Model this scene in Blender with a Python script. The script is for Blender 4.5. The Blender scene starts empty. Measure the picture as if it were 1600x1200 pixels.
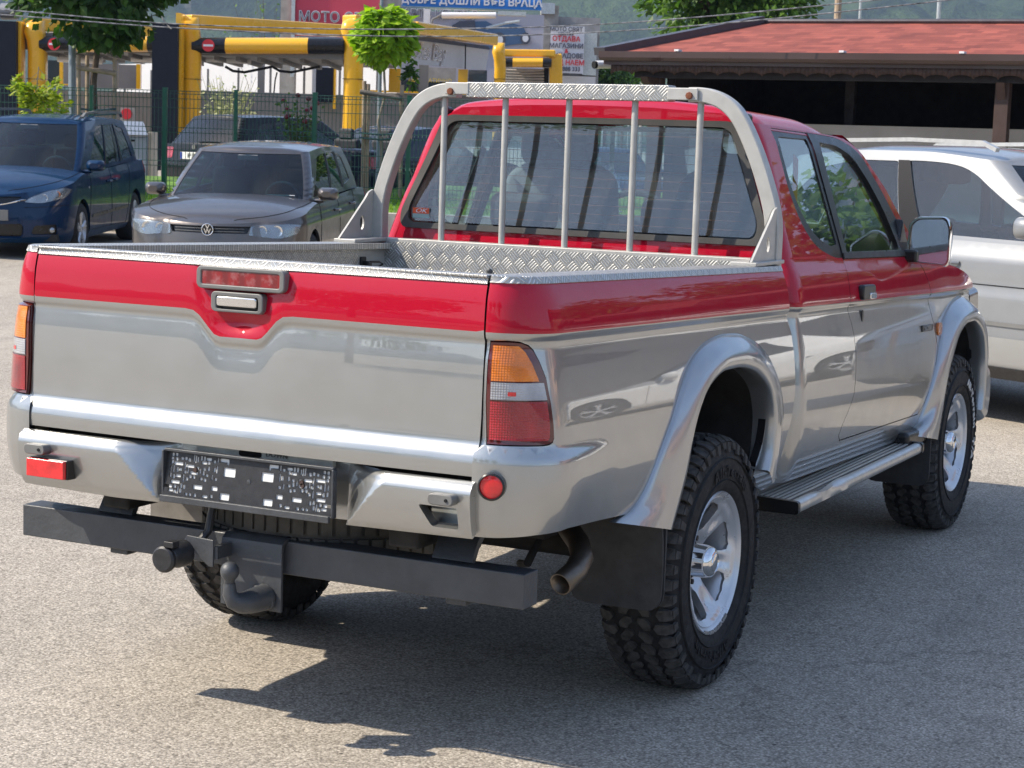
import bpy, bmesh, math, random
from math import sin, cos, pi, radians, sqrt, atan2, hypot
from mathutils import Vector, Matrix, Euler
from mathutils.geometry import delaunay_2d_cdt
random.seed(7)
SC = bpy.context.scene
COL = SC.collection

# ------------------------------------------------------------------ camera, world, sun, exposure
cam_d = bpy.data.cameras.new("camera")
cam = bpy.data.objects.new("camera", cam_d)
COL.objects.link(cam)
CYAW, CPIT, CROLL, CF = 0.459364680274661, -0.12253010905563481, 0.03247819445938326, 3013.8402186680933
CPOS = Vector((-5.38612785874989, -2.8315750957823953, 1.6057400065754364))
_f = Vector((cos(CYAW)*cos(CPIT), sin(CYAW)*cos(CPIT), sin(CPIT)))
_r = Vector((sin(CYAW), -cos(CYAW), 0))
_u = _r.cross(_f)
_r2 = cos(CROLL)*_r + sin(CROLL)*_u
_u2 = -sin(CROLL)*_r + cos(CROLL)*_u
_m = Matrix((_r2, _u2, -_f)).transposed().to_4x4()
_m.translation = CPOS
cam.matrix_world = _m
cam_d.sensor_width = 36.0
cam_d.lens = 36.0*CF/1600.0
cam_d.clip_start = 0.05
cam_d.clip_end = 20000
cam_d.dof.use_dof = True
cam_d.dof.focus_distance = 5.0
cam_d.dof.aperture_fstop = 26.0
SC.camera = cam

SUN_DIR = Vector((0.55, -0.90, -1.0)).normalized()      # direction the light travels
SUN_EL = math.asin(-SUN_DIR.z)
SUN_AZ = atan2(-SUN_DIR.x, -SUN_DIR.y)                    # compass angle of the sun, from +Y towards +X
world = bpy.data.worlds.new("World")
SC.world = world
world.use_nodes = True
wn = world.node_tree
for n in list(wn.nodes): wn.nodes.remove(n)
w_out = wn.nodes.new('ShaderNodeOutputWorld')
w_bg = wn.nodes.new('ShaderNodeBackground')
w_sky = wn.nodes.new('ShaderNodeTexSky')
w_sky.sky_type = 'NISHITA'
w_sky.sun_disc = False
w_sky.sun_elevation = SUN_EL
w_sky.sun_rotation = SUN_AZ
w_sky.dust_density = 0.8
w_bg.inputs['Strength'].default_value = 0.132
# thin clouds over the sky (seen only in paint, glass and chrome)
w_tc = wn.nodes.new('ShaderNodeTexCoord')
w_mp = wn.nodes.new('ShaderNodeMapping'); w_mp.inputs['Scale'].default_value = (1.2, 1.2, 5.0)
w_nz = wn.nodes.new('ShaderNodeTexNoise'); w_nz.inputs['Scale'].default_value = 2.2; w_nz.inputs['Detail'].default_value = 7; w_nz.inputs['Roughness'].default_value = 0.6
w_cr = wn.nodes.new('ShaderNodeValToRGB')
w_cr.color_ramp.elements[0].position = 0.50; w_cr.color_ramp.elements[1].position = 0.72
w_mx = wn.nodes.new('ShaderNodeMixRGB'); w_mx.inputs[2].default_value = (8.2, 8.2, 8.0, 1)
w_ml = wn.nodes.new('ShaderNodeMath'); w_ml.operation = 'MULTIPLY'; w_ml.inputs[1].default_value = 0.26
wl = wn.links.new
wl(w_tc.outputs['Generated'], w_mp.inputs[0]); wl(w_mp.outputs[0], w_nz.inputs[0]); wl(w_nz.outputs[0], w_cr.inputs[0])
wl(w_cr.outputs[0], w_ml.inputs[0]); wl(w_ml.outputs[0], w_mx.inputs[0]); wl(w_sky.outputs[0], w_mx.inputs[1])
wl(w_mx.outputs[0], w_bg.inputs[0]); wl(w_bg.outputs[0], w_out.inputs[0])

sun_d = bpy.data.lights.new("sun", 'SUN')
sun_d.energy = 5.0
sun_d.angle = radians(0.55)
sun_d.color = (1.0, 0.90, 0.76)
sun = bpy.data.objects.new("sun", sun_d)
COL.objects.link(sun)
sun.rotation_euler = SUN_DIR.to_track_quat('-Z', 'Y').to_euler()
sun.location = (-20, 35, 40)

SC.view_settings.view_transform = 'Standard'
SC.view_settings.look = 'None'
SC.view_settings.exposure = 0.88
SC.view_settings.gamma = 1.0
try: SC.view_settings.use_curve_mapping = False
except Exception: pass
SC.cycles.max_bounces = 10
SC.cycles.transparent_max_bounces = 24
SC.cycles.glossy_bounces = 5
SC.cycles.transmission_bounces = 6
SC.cycles.caustics_reflective = False
SC.cycles.caustics_refractive = False

# ------------------------------------------------------------------ materials
MT = {}
class NT:
    def __init__(s, name):
        s.m = bpy.data.materials.new(name); s.m.use_nodes = True
        s.t = s.m.node_tree
        for n in list(s.t.nodes): s.t.nodes.remove(n)
        s.out = s.t.nodes.new('ShaderNodeOutputMaterial')
    def n(s, ty, **kw):
        x = s.t.nodes.new(ty)
        for k, v in kw.items(): setattr(x, k, v)
        return x
    def l(s, a, b): s.t.links.new(a, b)
    def math(s, op, a, b=None, c=None):
        x = s.n('ShaderNodeMath', operation=op)
        for i, v in enumerate((a, b, c)):
            if v is None: continue
            if isinstance(v, (int, float)): x.inputs[i].default_value = v
            else: s.l(v, x.inputs[i])
        return x.outputs[0]
    def coord(s, kind='Object'):
        return s.n('ShaderNodeTexCoord').outputs[kind]
    def noise(s, scale, detail=4, rough=0.55, vec=None, sc3=None):
        x = s.n('ShaderNodeTexNoise'); x.inputs['Scale'].default_value = scale
        x.inputs['Detail'].default_value = detail; x.inputs['Roughness'].default_value = rough
        v = vec if vec is not None else s.coord()
        if sc3:
            mp = s.n('ShaderNodeMapping'); mp.inputs['Scale'].default_value = sc3; s.l(v, mp.inputs[0]); v = mp.outputs[0]
        s.l(v, x.inputs['Vector']); return x.outputs[0]
    def ramp(s, fac, stops):
        x = s.n('ShaderNodeValToRGB'); cr = x.color_ramp
        while len(cr.elements) < len(stops): cr.elements.new(0.5)
        for e, (p, c) in zip(cr.elements, stops):
            e.position = p
            e.color = (c, c, c, 1) if isinstance(c, (int, float)) else (c[0], c[1], c[2], 1)
        s.l(fac, x.inputs[0]); return x.outputs[0]
    def mix(s, f, a, b, mode='MIX'):
        x = s.n('ShaderNodeMixRGB', blend_type=mode)
        for i, v in enumerate((f, a, b)):
            if isinstance(v, (int, float)): x.inputs[i].default_value = v if i == 0 else (v, v, v, 1)
            elif isinstance(v, tuple): x.inputs[i].default_value = (v[0], v[1], v[2], 1)
            else: s.l(v, x.inputs[i])
        return x.outputs[0]
    def bump(s, h, strength=0.3, dist=0.01, nrm=None):
        x = s.n('ShaderNodeBump'); x.inputs['Strength'].default_value = strength; x.inputs['Distance'].default_value = dist
        s.l(h, x.inputs['Height'])
        if nrm is not None: s.l(nrm, x.inputs['Normal'])
        return x.outputs[0]
    def pbr(s, color, rough=0.5, metal=0.0, coat=0.0, crough=0.03, normal=None, spec=0.5, alpha=None, trans=0, ior=None, cnormal=None):
        p = s.n('ShaderNodeBsdfPrincipled')
        def st(k, v):
            if isinstance(v, (int, float)): p.inputs[k].default_value = v
            elif isinstance(v, tuple): p.inputs[k].default_value = (v[0], v[1], v[2], 1)
            else: s.l(v, p.inputs[k])
        st('Base Color', color if not isinstance(color, (int, float)) else (color,)*3)
        st('Roughness', rough); st('Metallic', metal); st('Coat Weight', coat); st('Coat Roughness', crough)
        st('Specular IOR Level', spec); st('Transmission Weight', trans)
        if ior: st('IOR', ior)
        if alpha is not None: st('Alpha', alpha)
        if normal is not None: s.l(normal, p.inputs['Normal'])
        if cnormal is not None: s.l(cnormal, p.inputs['Coat Normal'])
        s.l(p.outputs[0], s.out.inputs[0]); return p

def simple(key, color, rough=0.5, metal=0.0, coat=0.0, grain=0.0, gscale=60, bump=0.0, spec=0.5, var=0.0):
    """plain paint / plastic / metal with a little procedural unevenness"""
    t = NT(key)
    c = color
    if var > 0 or grain > 0:
        nz = t.noise(gscale*0.12, 5)
        lo = tuple(max(0, x*(1-var)) for x in color); hi = tuple(min(1, x*(1+var)) for x in color)
        c = t.ramp(nz, [(0.3, lo), (0.7, hi)])
    nr = None
    if bump > 0: nr = t.bump(t.noise(gscale, 3), bump, 0.003)
    r = rough
    if var > 0: r = t.ramp(t.noise(gscale*0.3, 4), [(0.3, max(0, rough*0.85)), (0.7, min(1, rough*1.15))])
    t.pbr(c, r, metal, coat, normal=nr, spec=spec)
    MT[key] = t.m
    return t.m

# ------------------------------------------------------------------ objects
def tag(o, label=None, cat=None, group=None, kind=None):
    if label: o['label'] = label
    if cat: o['category'] = cat
    if group: o['group'] = group
    if kind: o['kind'] = kind
    return o
def thing(name, label, cat, loc=(0, 0, 0), rz=0.0, group=None):
    o = bpy.data.objects.new(name, None); COL.objects.link(o)
    o.location = loc; o.rotation_euler = (0, 0, rz); o.empty_display_size = 0.2
    return tag(o, label, cat, group)
RAKE = False
def rk(p):
    return Vector((p[0], p[1], p[2]-0.026*(p[0]+1.22))) if RAKE else Vector(p)
def obj(name, verts, faces, mats, parent=None, fm=None, smooth=True, ang=35, bevel=0, nrm=None, bseg=2, solid=0):
    me = bpy.data.meshes.new(name)
    me.from_pydata([tuple(rk(v)) for v in verts], [], faces)
    if not isinstance(mats, (list, tuple)): mats = [mats]
    for m in mats: me.materials.append(MT[m] if isinstance(m, str) else m)
    if fm: me.polygons.foreach_set('material_index', fm)
    if smooth:
        me.polygons.foreach_set('use_smooth', [True]*len(me.polygons))
        if nrm is None: me.set_sharp_from_angle(angle=radians(ang))
    me.update()
    if nrm is not None:
        me.normals_split_custom_set(nrm)
    o = bpy.data.objects.new(name, me); COL.objects.link(o)
    if parent: o.parent = parent
    if bevel:
        b = o.modifiers.new('bevel', 'BEVEL'); b.width = bevel; b.segments = bseg; b.limit_method = 'ANGLE'; b.angle_limit = radians(40); b.harden_normals = True
    if solid:
        b = o.modifiers.new('solid', 'SOLIDIFY'); b.thickness = solid; b.offset = 0
    return o
class MB:
    """collects shapes into one mesh"""
    def __init__(s): s.v = []; s.f = []; s.m = []
    def add(s, v, f, m=0):
        b = len(s.v); s.v += [Vector(x) for x in v]; s.f += [[b+i for i in q] for q in f]; s.m += [m]*len(f); return s
    def box(s, c, d, m=0, rot=None):
        x, y, z = d[0]/2, d[1]/2, d[2]/2
        v = [Vector(q) for q in ((-x,-y,-z),(x,-y,-z),(x,y,-z),(-x,y,-z),(-x,-y,z),(x,-y,z),(x,y,z),(-x,y,z))]
        if rot is not None: v = [rot @ q for q in v]
        v = [q+Vector(c) for q in v]
        return s.add(v, [(0,3,2,1),(4,5,6,7),(0,1,5,4),(1,2,6,5),(2,3,7,6),(3,0,4,7)], m)
    def bb(s, a, b, m=0):
        return s.box([(a[i]+b[i])/2 for i in range(3)], [abs(b[i]-a[i]) for i in range(3)], m)
    def tube(s, path, r, n=10, m=0, cap=True, up=None, closed=False, sec=None):
        P = [Vector(p) for p in path]; N = len(P)
        R = r if isinstance(r, (list, tuple)) else [r]*N
        T = []
        for i in range(N):
            if closed: t = P[(i+1) % N]-P[i-1]
            else: t = P[min(i+1, N-1)]-P[max(i-1, 0)]
            T.append(t.normalized())
        u = Vector(up) if up else (Vector((0, 0, 1)) if abs(T[0].z) < 0.9 else Vector((1, 0, 0)))
        u = (u-T[0]*u.dot(T[0])).normalized()
        v = []
        for i in range(N):
            u = (u-T[i]*u.dot(T[i])).normalized(); w = T[i].cross(u)
            if sec:
                for (a, b) in sec: v.append(P[i]+u*a*R[i]+w*b*R[i])
            else:
                for k in range(n): a = 2*pi*k/n; v.append(P[i]+u*cos(a)*R[i]+w*sin(a)*R[i])
        if sec: n = len(sec)
        f = []
        for i in range(N if closed else N-1):
            j = (i+1) % N
            for k in range(n): f.append((i*n+k, i*n+(k+1) % n, j*n+(k+1) % n, j*n+k))
        if cap and not closed: f.append(tuple(range(n))[::-1]); f.append(tuple((N-1)*n+k for k in range(n)))
        return s.add(v, f, m)
    def lathe(s, prof, n=32, m=0, axis='y', c=(0, 0, 0), mm=None, closed=False):
        """prof: (radius, along axis)"""
        v = []; f = []; K = len(prof)
        for i in range(n):
            a = 2*pi*i/n
            for (r, h) in prof:
                if axis == 'y': q = (r*cos(a), h, r*sin(a))
                elif axis == 'x': q = (h, r*cos(a), r*sin(a))
                else: q = (r*cos(a), r*sin(a), h)
                v.append(Vector(q)+Vector(c))
        fm = []
        for i in range(n):
            j = (i+1) % n
            for k in range(K if closed else K-1):
                k2 = (k+1) % K
                f.append((i*K+k, i*K+k2, j*K+k2, j*K+k)); fm.append(mm[k] if mm else m)
        b = len(s.v); s.v += v; s.f += [[b+x for x in q] for q in f]; s.m += fm
        return s
    def grid(s, rows, m=0, close=False):
        K = len(rows[0]); v = [p for r in rows for p in r]; f = []
        for i in range(len(rows)-1):
            for k in range(K if close else K-1):
                k2 = (k+1) % K
                f.append((i*K+k, i*K+k2, (i+1)*K+k2, (i+1)*K+k))
        return s.add(v, f, m)
    def prism(s, poly, d0, d1, axis='x', m=0):
        """extrude a 2-D polygon; axis x: (y,z), y: (x,z), z: (x,y)"""
        def q(p, d): return (d, p[0], p[1]) if axis == 'x' else ((p[0], d, p[1]) if axis == 'y' else (p[0], p[1], d))
        n = len(poly); v = [q(p, d0) for p in poly]+[q(p, d1) for p in poly]
        f = [tuple(range(n))[::-1], tuple(range(n, 2*n))]+[(i, (i+1) % n, n+(i+1) % n, n+i) for i in range(n)]
        return s.add(v, f, m)
    def sphere(s, c, r, n=12, m=0, sc=(1, 1, 1)):
        v = []; f = []; K = n//2
        for i in range(K+1):
            ph = pi*i/K
            for k in range(n):
                a = 2*pi*k/n; v.append(Vector((c[0]+r*sc[0]*sin(ph)*cos(a), c[1]+r*sc[1]*sin(ph)*sin(a), c[2]+r*sc[2]*cos(ph))))
        for i in range(K):
            for k in range(n): f.append((i*n+k, (i+1)*n+k, (i+1)*n+(k+1) % n, i*n+(k+1) % n))
        return s.add(v, f, m)
    def tf(s, M):
        s.v = [M @ p for p in s.v]; return s
    def build(s, name, mats, parent=None, recalc=True, **kw):
        o = obj(name, s.v, s.f, mats, parent, fm=s.m, **kw)
        if recalc:
            bm = bmesh.new(); bm.from_mesh(o.data); bmesh.ops.recalc_face_normals(bm, faces=bm.faces); bm.to_mesh(o.data); bm.free()
            if kw.get('smooth', True): o.data.set_sharp_from_angle(angle=radians(kw.get('ang', 35)))
        return o

def spline(pts, x):
    """monotone-ish cubic through (x,y) points"""
    n = len(pts)
    if x <= pts[0][0]: return pts[0][1]
    if x >= pts[-1][0]: return pts[-1][1]
    for i in range(n-1):
        if pts[i][0] <= x <= pts[i+1][0]: break
    d = [(pts[k+1][1]-pts[k][1])/(pts[k+1][0]-pts[k][0]) for k in range(n-1)]
    def tan(k):
        if k == 0: return d[0]
        if k == n-1: return d[-1]
        if d[k-1]*d[k] <= 0: return 0
        return 2*d[k-1]*d[k]/(d[k-1]+d[k])
    h = pts[i+1][0]-pts[i][0]; t = (x-pts[i][0])/h
    m0, m1 = tan(i)*h, tan(i+1)*h
    return (2*t**3-3*t*t+1)*pts[i][1]+(t**3-2*t*t+t)*m0+(-2*t**3+3*t*t)*pts[i+1][1]+(t**3-t*t)*m1
def lin(pts, x):
    if x <= pts[0][0]: return pts[0][1]
    for (a, b), (c, d) in zip(pts, pts[1:]):
        if x <= c: return b+(d-b)*(x-a)/(c-a)
    return pts[-1][1]
def sst(a, b, x):
    t = min(1, max(0, (x-a)/(b-a))); return t*t*(3-2*t)
def inside(p, poly):
    x, y = p; r = False; n = len(poly); j = n-1
    for i in range(n):
        xi, yi = poly[i]; xj, yj = poly[j]
        if (yi > y) != (yj > y) and x < (xj-xi)*(y-yi)/(yj-yi)+xi: r = not r
        j = i
    return r
def arc(cx, cy, r, a0, a1, n=12, ry=None):
    ry = ry or r
    return [(cx+r*cos(radians(a0+(a1-a0)*i/n)), cy+ry*sin(radians(a0+(a1-a0)*i/n))) for i in range(n+1)]
def rrect(x0, y0, x1, y1, r, n=5):
    return arc(x1-r, y1-r, r, 0, 90, n)+arc(x0+r, y1-r, r, 90, 180, n)+arc(x0+r, y0+r, r, 180, 270, n)+arc(x1-r, y0+r, r, 270, 360, n)
def rpoly(pts, r, n=4):
    """round the corners of a polygon; r number or list"""
    out = []; N = len(pts)
    for i in range(N):
        p = Vector(pts[i]); a = Vector(pts[i-1])-p; b = Vector(pts[(i+1) % N])-p
        rr = r[i] if isinstance(r, (list, tuple)) else r
        rr = min(rr, a.length*0.48, b.length*0.48)
        if rr <= 0: out.append(tuple(p)); continue
        p0 = p+a.normalized()*rr; p1 = p+b.normalized()*rr
        for k in range(n+1):
            t = k/n; q = p0*(1-t)**2+p*2*t*(1-t)+p1*t*t; out.append((q.x, q.y))
    return out
def dens(poly, h, closed=True):
    out = []; N = len(poly)
    for i in range(N if closed else N-1):
        a = poly[i]; b = poly[(i+1) % N]; L = hypot(b[0]-a[0], b[1]-a[1]); k = max(1, int(math.ceil(L/h)))
        for j in range(k): out.append((a[0]+(b[0]-a[0])*j/k, a[1]+(b[1]-a[1])*j/k))
    if not closed: out.append(poly[-1])
    return out
def patch(name, P, outline, mats, parent=None, holes=(), lines=(), h=0.05, hv=None, matf=None, flange=0.0, off=0.0, flip=False, inset=0.0, bf=0):
    """curved sheet: the 2-D outline (with holes) is triangulated and mapped through P(u,v); normals come from P itself"""
    hv = hv or h
    V = []; E = []
    def addp(poly, closed=True):
        q = dens(poly, min(h, hv), closed); b = len(V)
        V.extend(Vector(p) for p in q)
        for i in range(len(q)-(0 if closed else 1)): E.append((b+i, b+(i+1) % len(q) if closed else b+i+1))
    addp(outline)
    for ho in holes: addp(ho)
    for li in lines: addp(li, False)
    us = [p[0] for p in outline]; vs = [p[1] for p in outline]
    u0, u1, v0, v1 = min(us), max(us), min(vs), max(vs)
    nu = max(1, int((u1-u0)/h)); nv = max(1, int((v1-v0)/hv))
    for i in range(1, nu):
        for j in range(1, nv):
            p = (u0+(u1-u0)*i/nu, v0+(v1-v0)*j/nv)
            if inside(p, outline) and not any(inside(p, q) for q in holes): V.append(Vector(p))
    vv, ee, ff, *_ = delaunay_2d_cdt(V, E, [], 0, 1e-6)
    tris = []
    for t in ff:
        c = (sum(vv[i][0] for i in t)/3, sum(vv[i][1] for i in t)/3)
        if inside(c, outline) and not any(inside(c, q) for q in holes): tris.append(tuple(t))
    used = sorted({i for t in tris for i in t}); mp = {k: i for i, k in enumerate(used)}
    pts = []; nr = []
    e = 1e-3
    for k in used:
        u, v = vv[k]
        p = Vector(P(u, v)); du = Vector(P(u+e, v))-Vector(P(u-e, v)); dv = Vector(P(u, v+e))-Vector(P(u, v-e))
        n = du.cross(dv)
        if n.length < 1e-12: n = Vector((0, 0, 1))
        n.normalize()
        if flip: n = -n
        pts.append(p+n*off); nr.append(n)
    faces = []; fm = []
    for t in tris:
        q = [mp[i] for i in t]
        fn = (pts[q[1]]-pts[q[0]]).cross(pts[q[2]]-pts[q[0]])
        if fn.dot(nr[q[0]]+nr[q[1]]+nr[q[2]]) < 0: q = q[::-1]; t = t[::-1]
        faces.append(tuple(q))
        fm.append(matf(sum(vv[i][0] for i in t)/3, sum(vv[i][1] for i in t)/3) if matf else 0)
    ln = [nr[i] for f in faces for i in f]
    if flange:
        cnt = {}
        for fi, f in enumerate(faces):
            for a, b in zip(f, f[1:]+f[:1]): cnt.setdefault((min(a, b), max(a, b)), []).append((a, b, fi))
        for k, L in cnt.items():
            if len(L) == 1:
                a, b, fi = L[0]; base = len(pts)
                pa, pb = pts[a], pts[b]; qa, qb = pa-nr[a]*flange, pb-nr[b]*flange
                fn = (pb-pa).cross(nr[a])
                if fn.length < 1e-12: continue
                fn.normalize()
                pts += [pa, pb, qb, qa]; faces.append((base+1, base, base+3, base+2)); fm.append(fm[fi] if not bf else bf)
                ln += [fn]*4
    ntx = ln
    return obj(name, pts, faces, mats, parent, fm=fm, nrm=ntx)
_font = None
def text(name, s, mat, size, M, parent=None, ext=0.002, align='CENTER', sx=1.0, mapf=None, bold=0.0, shear=0.0, spacing=1.0):
    """lettering as a mesh; M places the text plane (x right, y up)"""
    c = bpy.data.curves.new(name, 'FONT'); c.body = s; c.size = size; c.extrude = ext; c.align_x = align; c.align_y = 'CENTER'
    c.offset = bold; c.resolution_u = 3; c.shear = shear; c.space_character = spacing
    o = bpy.data.objects.new(name, c); COL.objects.link(o)
    dg = bpy.context.evaluated_depsgraph_get(); dg.update()
    me = bpy.data.meshes.new_from_object(o.evaluated_get(dg))
    bpy.data.objects.remove(o); bpy.data.curves.remove(c)
    for v in me.vertices:
        p = Vector((v.co.x*sx, v.co.y, v.co.z)); v.co = mapf(p) if mapf else rk(M @ p)
    me.name = name; me.materials.clear(); me.materials.append(MT[mat])
    o = bpy.data.objects.new(name, me); COL.objects.link(o)
    if parent: o.parent = parent
    return o
def basis(o, x, y):
    x = Vector(x).normalized(); y = Vector(y); y = (y-x*x.dot(y)).normalized(); z = x.cross(y)
    m = Matrix((x, y, z)).transposed().to_4x4(); m.translation = Vector(o); return m
def copy_tree(o, parent=None):
    c = o.copy(); COL.objects.link(c); c.parent = parent
    for ch in list(o.children): copy_tree(ch, c)
    return c
# points of the place found from the photograph: distance d along the view, pixel (1600 x 1200)
def at(px, py, d):
    return CPOS+d*(_f+_r2*(px-800)/CF+_u2*(600-py)/CF)
FWD = Vector((cos(CYAW), sin(CYAW), 0)); RGT = Vector((sin(CYAW), -cos(CYAW), 0))
def gz(x, y):
    """height of the ground: the lot rises gently away to the left"""
    t = 0.012*(x-8)+0.028*(y-7.5)
    a = 0.05
    s = 0.5*(t+sqrt(t*t+a*a))-0.012
    near = sst(4.0, 11.0, hypot(x-1, y*1.2))
    return min(0.75, max(0.0, s*near))
# ------------------------------------------------------------------ material library
def mk_ground():
    t = NT('asphalt'); co = t.coord()
    fine = t.n('ShaderNodeTexVoronoi'); fine.inputs['Scale'].default_value = 140; t.l(co, fine.inputs['Vector'])
    sh = t.n('ShaderNodeSeparateColor'); t.l(fine.outputs['Color'], sh.inputs[0])
    stone = t.ramp(sh.outputs[0], [(0.0, (0.235, 0.208, 0.172)), (0.35, (0.385, 0.344, 0.288)), (0.75, (0.455, 0.408, 0.344)), (1.0, (0.58, 0.525, 0.445))])
    edge = t.ramp(fine.outputs['Distance'], [(0.25, 1.10), (0.80, 0.66)])
    c = t.mix(1.0, stone, edge, 'MULTIPLY')
    big = t.noise(0.55, 6, 0.6); c = t.mix(1.0, c, t.ramp(big, [(0.3, 0.86), (0.7, 1.1)]), 'MULTIPLY')
    med = t.noise(7, 5, 0.65); c = t.mix(1.0, c, t.ramp(med, [(0.25, 0.88), (0.75, 1.08)]), 'MULTIPLY')
    spots = t.noise(3.1, 3, 0.5, sc3=(1, 1.6, 1)); c = t.mix(t.ramp(spots, [(0.74, 0.0), (0.80, 0.45)]), c, (0.05, 0.046, 0.042))
    # rare dark pebbles
    pb = t.n('ShaderNodeTexVoronoi'); pb.inputs['Scale'].default_value = 9; t.l(co, pb.inputs['Vector'])
    c = t.mix(t.ramp(pb.outputs['Distance'], [(0.045, 0.8), (0.06, 0.0)]), c, (0.06, 0.05, 0.045))
    pt = t.n('ShaderNodeTexVoronoi'); pt.feature = 'DISTANCE_TO_EDGE'; pt.inputs['Scale'].default_value = 0.42
    wv = t.n('ShaderNodeVectorMath', operation='ADD'); t.l(co, wv.inputs[0]); nzc = t.n('ShaderNodeTexNoise'); nzc.inputs['Scale'].default_value = 2.5; nzc.inputs['Detail'].default_value = 6; t.l(co, nzc.inputs['Vector'])
    sc = t.n('ShaderNodeVectorMath', operation='SCALE'); sc.inputs['Scale'].default_value = 0.9; t.l(nzc.outputs['Color'], sc.inputs[0]); t.l(sc.outputs[0], wv.inputs[1]); t.l(wv.outputs[0], pt.inputs['Vector'])
    crack = t.math('MULTIPLY', t.ramp(pt.outputs['Distance'], [(0.0018, 1.0), (0.006, 0.0)]), t.ramp(t.noise(0.35, 3), [(0.50, 0.0), (0.60, 0.35)]))
    c = t.mix(crack, c, (0.07, 0.062, 0.055))
    oil = t.noise(0.9, 6, 0.55, sc3=(1, 2.2, 1)); c = t.mix(t.ramp(oil, [(0.56, 0.0), (0.72, 0.30)]), c, (0.13, 0.118, 0.105))
    h = t.math('ADD', t.math('MULTIPLY', fine.outputs['Distance'], -0.6), t.noise(300, 2))
    nr = t.bump(h, 0.35, 0.0035)
    t.pbr(c, 0.85, normal=nr, spec=0.25); MT['asphalt'] = t.m
mk_ground()
def paint(key, col, metal=0.0, rough=0.4, coat=1.0, crough=0.02, peel=0.0, dirt=0.10, flake=0.0, cior=1.5, spec=0.5):
    t = NT(key)
    dn = t.noise(2.3, 6, 0.62)
    c = t.mix(t.ramp(dn, [(0.40, 0.0), (0.90, dirt)]), col, (0.30, 0.27, 0.23))
    if flake: c = t.mix(1.0, c, t.ramp(t.noise(900, 1), [(0.3, 1-flake), (0.7, 1+flake)]), 'MULTIPLY')
    r = t.ramp(t.noise(11, 5), [(0.3, rough*0.9), (0.75, min(1, rough*1.2))])
    t.pbr(c, r, metal, coat, crough, spec=spec).inputs['Coat IOR'].default_value = cior; MT[key] = t.m
paint('red_paint', (0.43, 0.0005, 0.020), 0.0, 0.55, 0.85, 0.012, 0, 0.012, spec=0.08)
paint('silver_paint', (0.365, 0.370, 0.360), 0.80, 0.36, 1.0, 0.012, 0, 0.04, 0.0, 2.25)
paint('flare_paint', (0.42, 0.43, 0.43), 0.8, 0.34, 1.0, 0.03, 0, 0.05, 0.0, 1.6)
paint('navy_paint', (0.002, 0.024, 0.072), 0.0, 0.4, 0.55, 0.02, dirt=.004, spec=.1)
paint('grey_paint', (0.125, 0.110, 0.102), 0.75, 0.32, 0.8, 0.02)
paint('suv_silver', (0.24, 0.25, 0.26), 0.35, 0.45, 0.8, 0.04)
paint('suv_cladding', (0.34, 0.34, 0.33), 0.4, 0.45, 0.2, 0.1)
paint('black_paint', (0.008, 0.009, 0.011), 0.0, 0.4, 0.5, 0.02, dirt=.004, spec=.1)
paint('midnight_paint', (0.006, 0.010, 0.026), 0.0, 0.4, 0.5, 0.02, dirt=.004, spec=.1)
paint('white_paint', (0.72, 0.72, 0.70), 0.0, 0.4, 0.8, 0.03)
simple('black_plastic', (0.022, 0.022, 0.024), 0.42, bump=0.15, gscale=400, var=0.3)
simple('trim_black', (0.012, 0.012, 0.013), 0.30, var=0.2)
simple('seal_rubber', (0.045, 0.043, 0.040), 0.55, var=0.25, gscale=80)
simple('underbody', (0.020, 0.018, 0.016), 0.85, bump=0.4, gscale=60, var=0.5)
simple('void', (0.004, 0.004, 0.005), 0.9)
simple('flap_rubber', (0.035, 0.036, 0.038), 0.6, bump=0.1, gscale=150, var=0.3, spec=0.35)
simple('flap_lit', (0.16, 0.145, 0.125), 0.75, bump=0.1, gscale=150, var=0.2)  # paler copy of the flap rubber, sunlight put into its colour
simple('tyre', (0.020, 0.0195, 0.020), 0.72, bump=0.12, gscale=220, var=0.35, spec=0.3)
simple('tread', (0.060, 0.057, 0.054), 0.85, bump=0.2, gscale=300, var=0.45, spec=0.25)
simple('tyre_letter', (0.62, 0.60, 0.56), 0.7, var=0.25, gscale=300)
simple('alloy', (0.62, 0.63, 0.65), 0.30, 0.55, coat=0.4, var=0.08)
simple('rim_scuff', (0.35, 0.34, 0.33), 0.6, 0.5, bump=0.5, gscale=300, var=0.3)
simple('chrome', (0.80, 0.80, 0.80), 0.05, 1.0, var=0.04)
simple('brake', (0.06, 0.05, 0.045), 0.6, 0.5, var=0.4)
simple('bar_paint', (0.47, 0.46, 0.43), 0.42, 0.25, bump=0.12, gscale=120, var=0.10)
simple('alu', (0.62, 0.61, 0.58), 0.36, 0.75, bump=0.08, gscale=200, var=0.10)
simple('rust', (0.20, 0.065, 0.03), 0.85, bump=0.5, gscale=300, var=0.4)
simple('hitch_paint', (0.052, 0.056, 0.062), 0.46, bump=0.45, gscale=90, var=0.22, spec=0.6)
simple('exhaust', (0.17, 0.145, 0.12), 0.42, 0.85, bump=0.2, gscale=80, var=0.35)
simple('galv', (0.52, 0.54, 0.52), 0.45, 0.7, var=0.15, gscale=150)
simple('bezel_grey', (0.16, 0.16, 0.155), 0.45, var=0.15)
simple('interior_grey', (0.20, 0.205, 0.21), 0.85, bump=0.2, gscale=300, var=0.15)
simple('interior_dark', (0.045, 0.048, 0.054), 0.8, var=0.3)
simple('interior_light', (0.42, 0.42, 0.40), 0.85, var=0.1)
simple('paper', (0.72, 0.74, 0.76), 0.7, var=0.05)
simple('belt_orange', (0.60, 0.12, 0.03), 0.7, var=0.2)
simple('plate_white', (0.78, 0.78, 0.76), 0.4, var=0.04)
simple('plate_blue', (0.02, 0.06, 0.42), 0.4)
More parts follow.
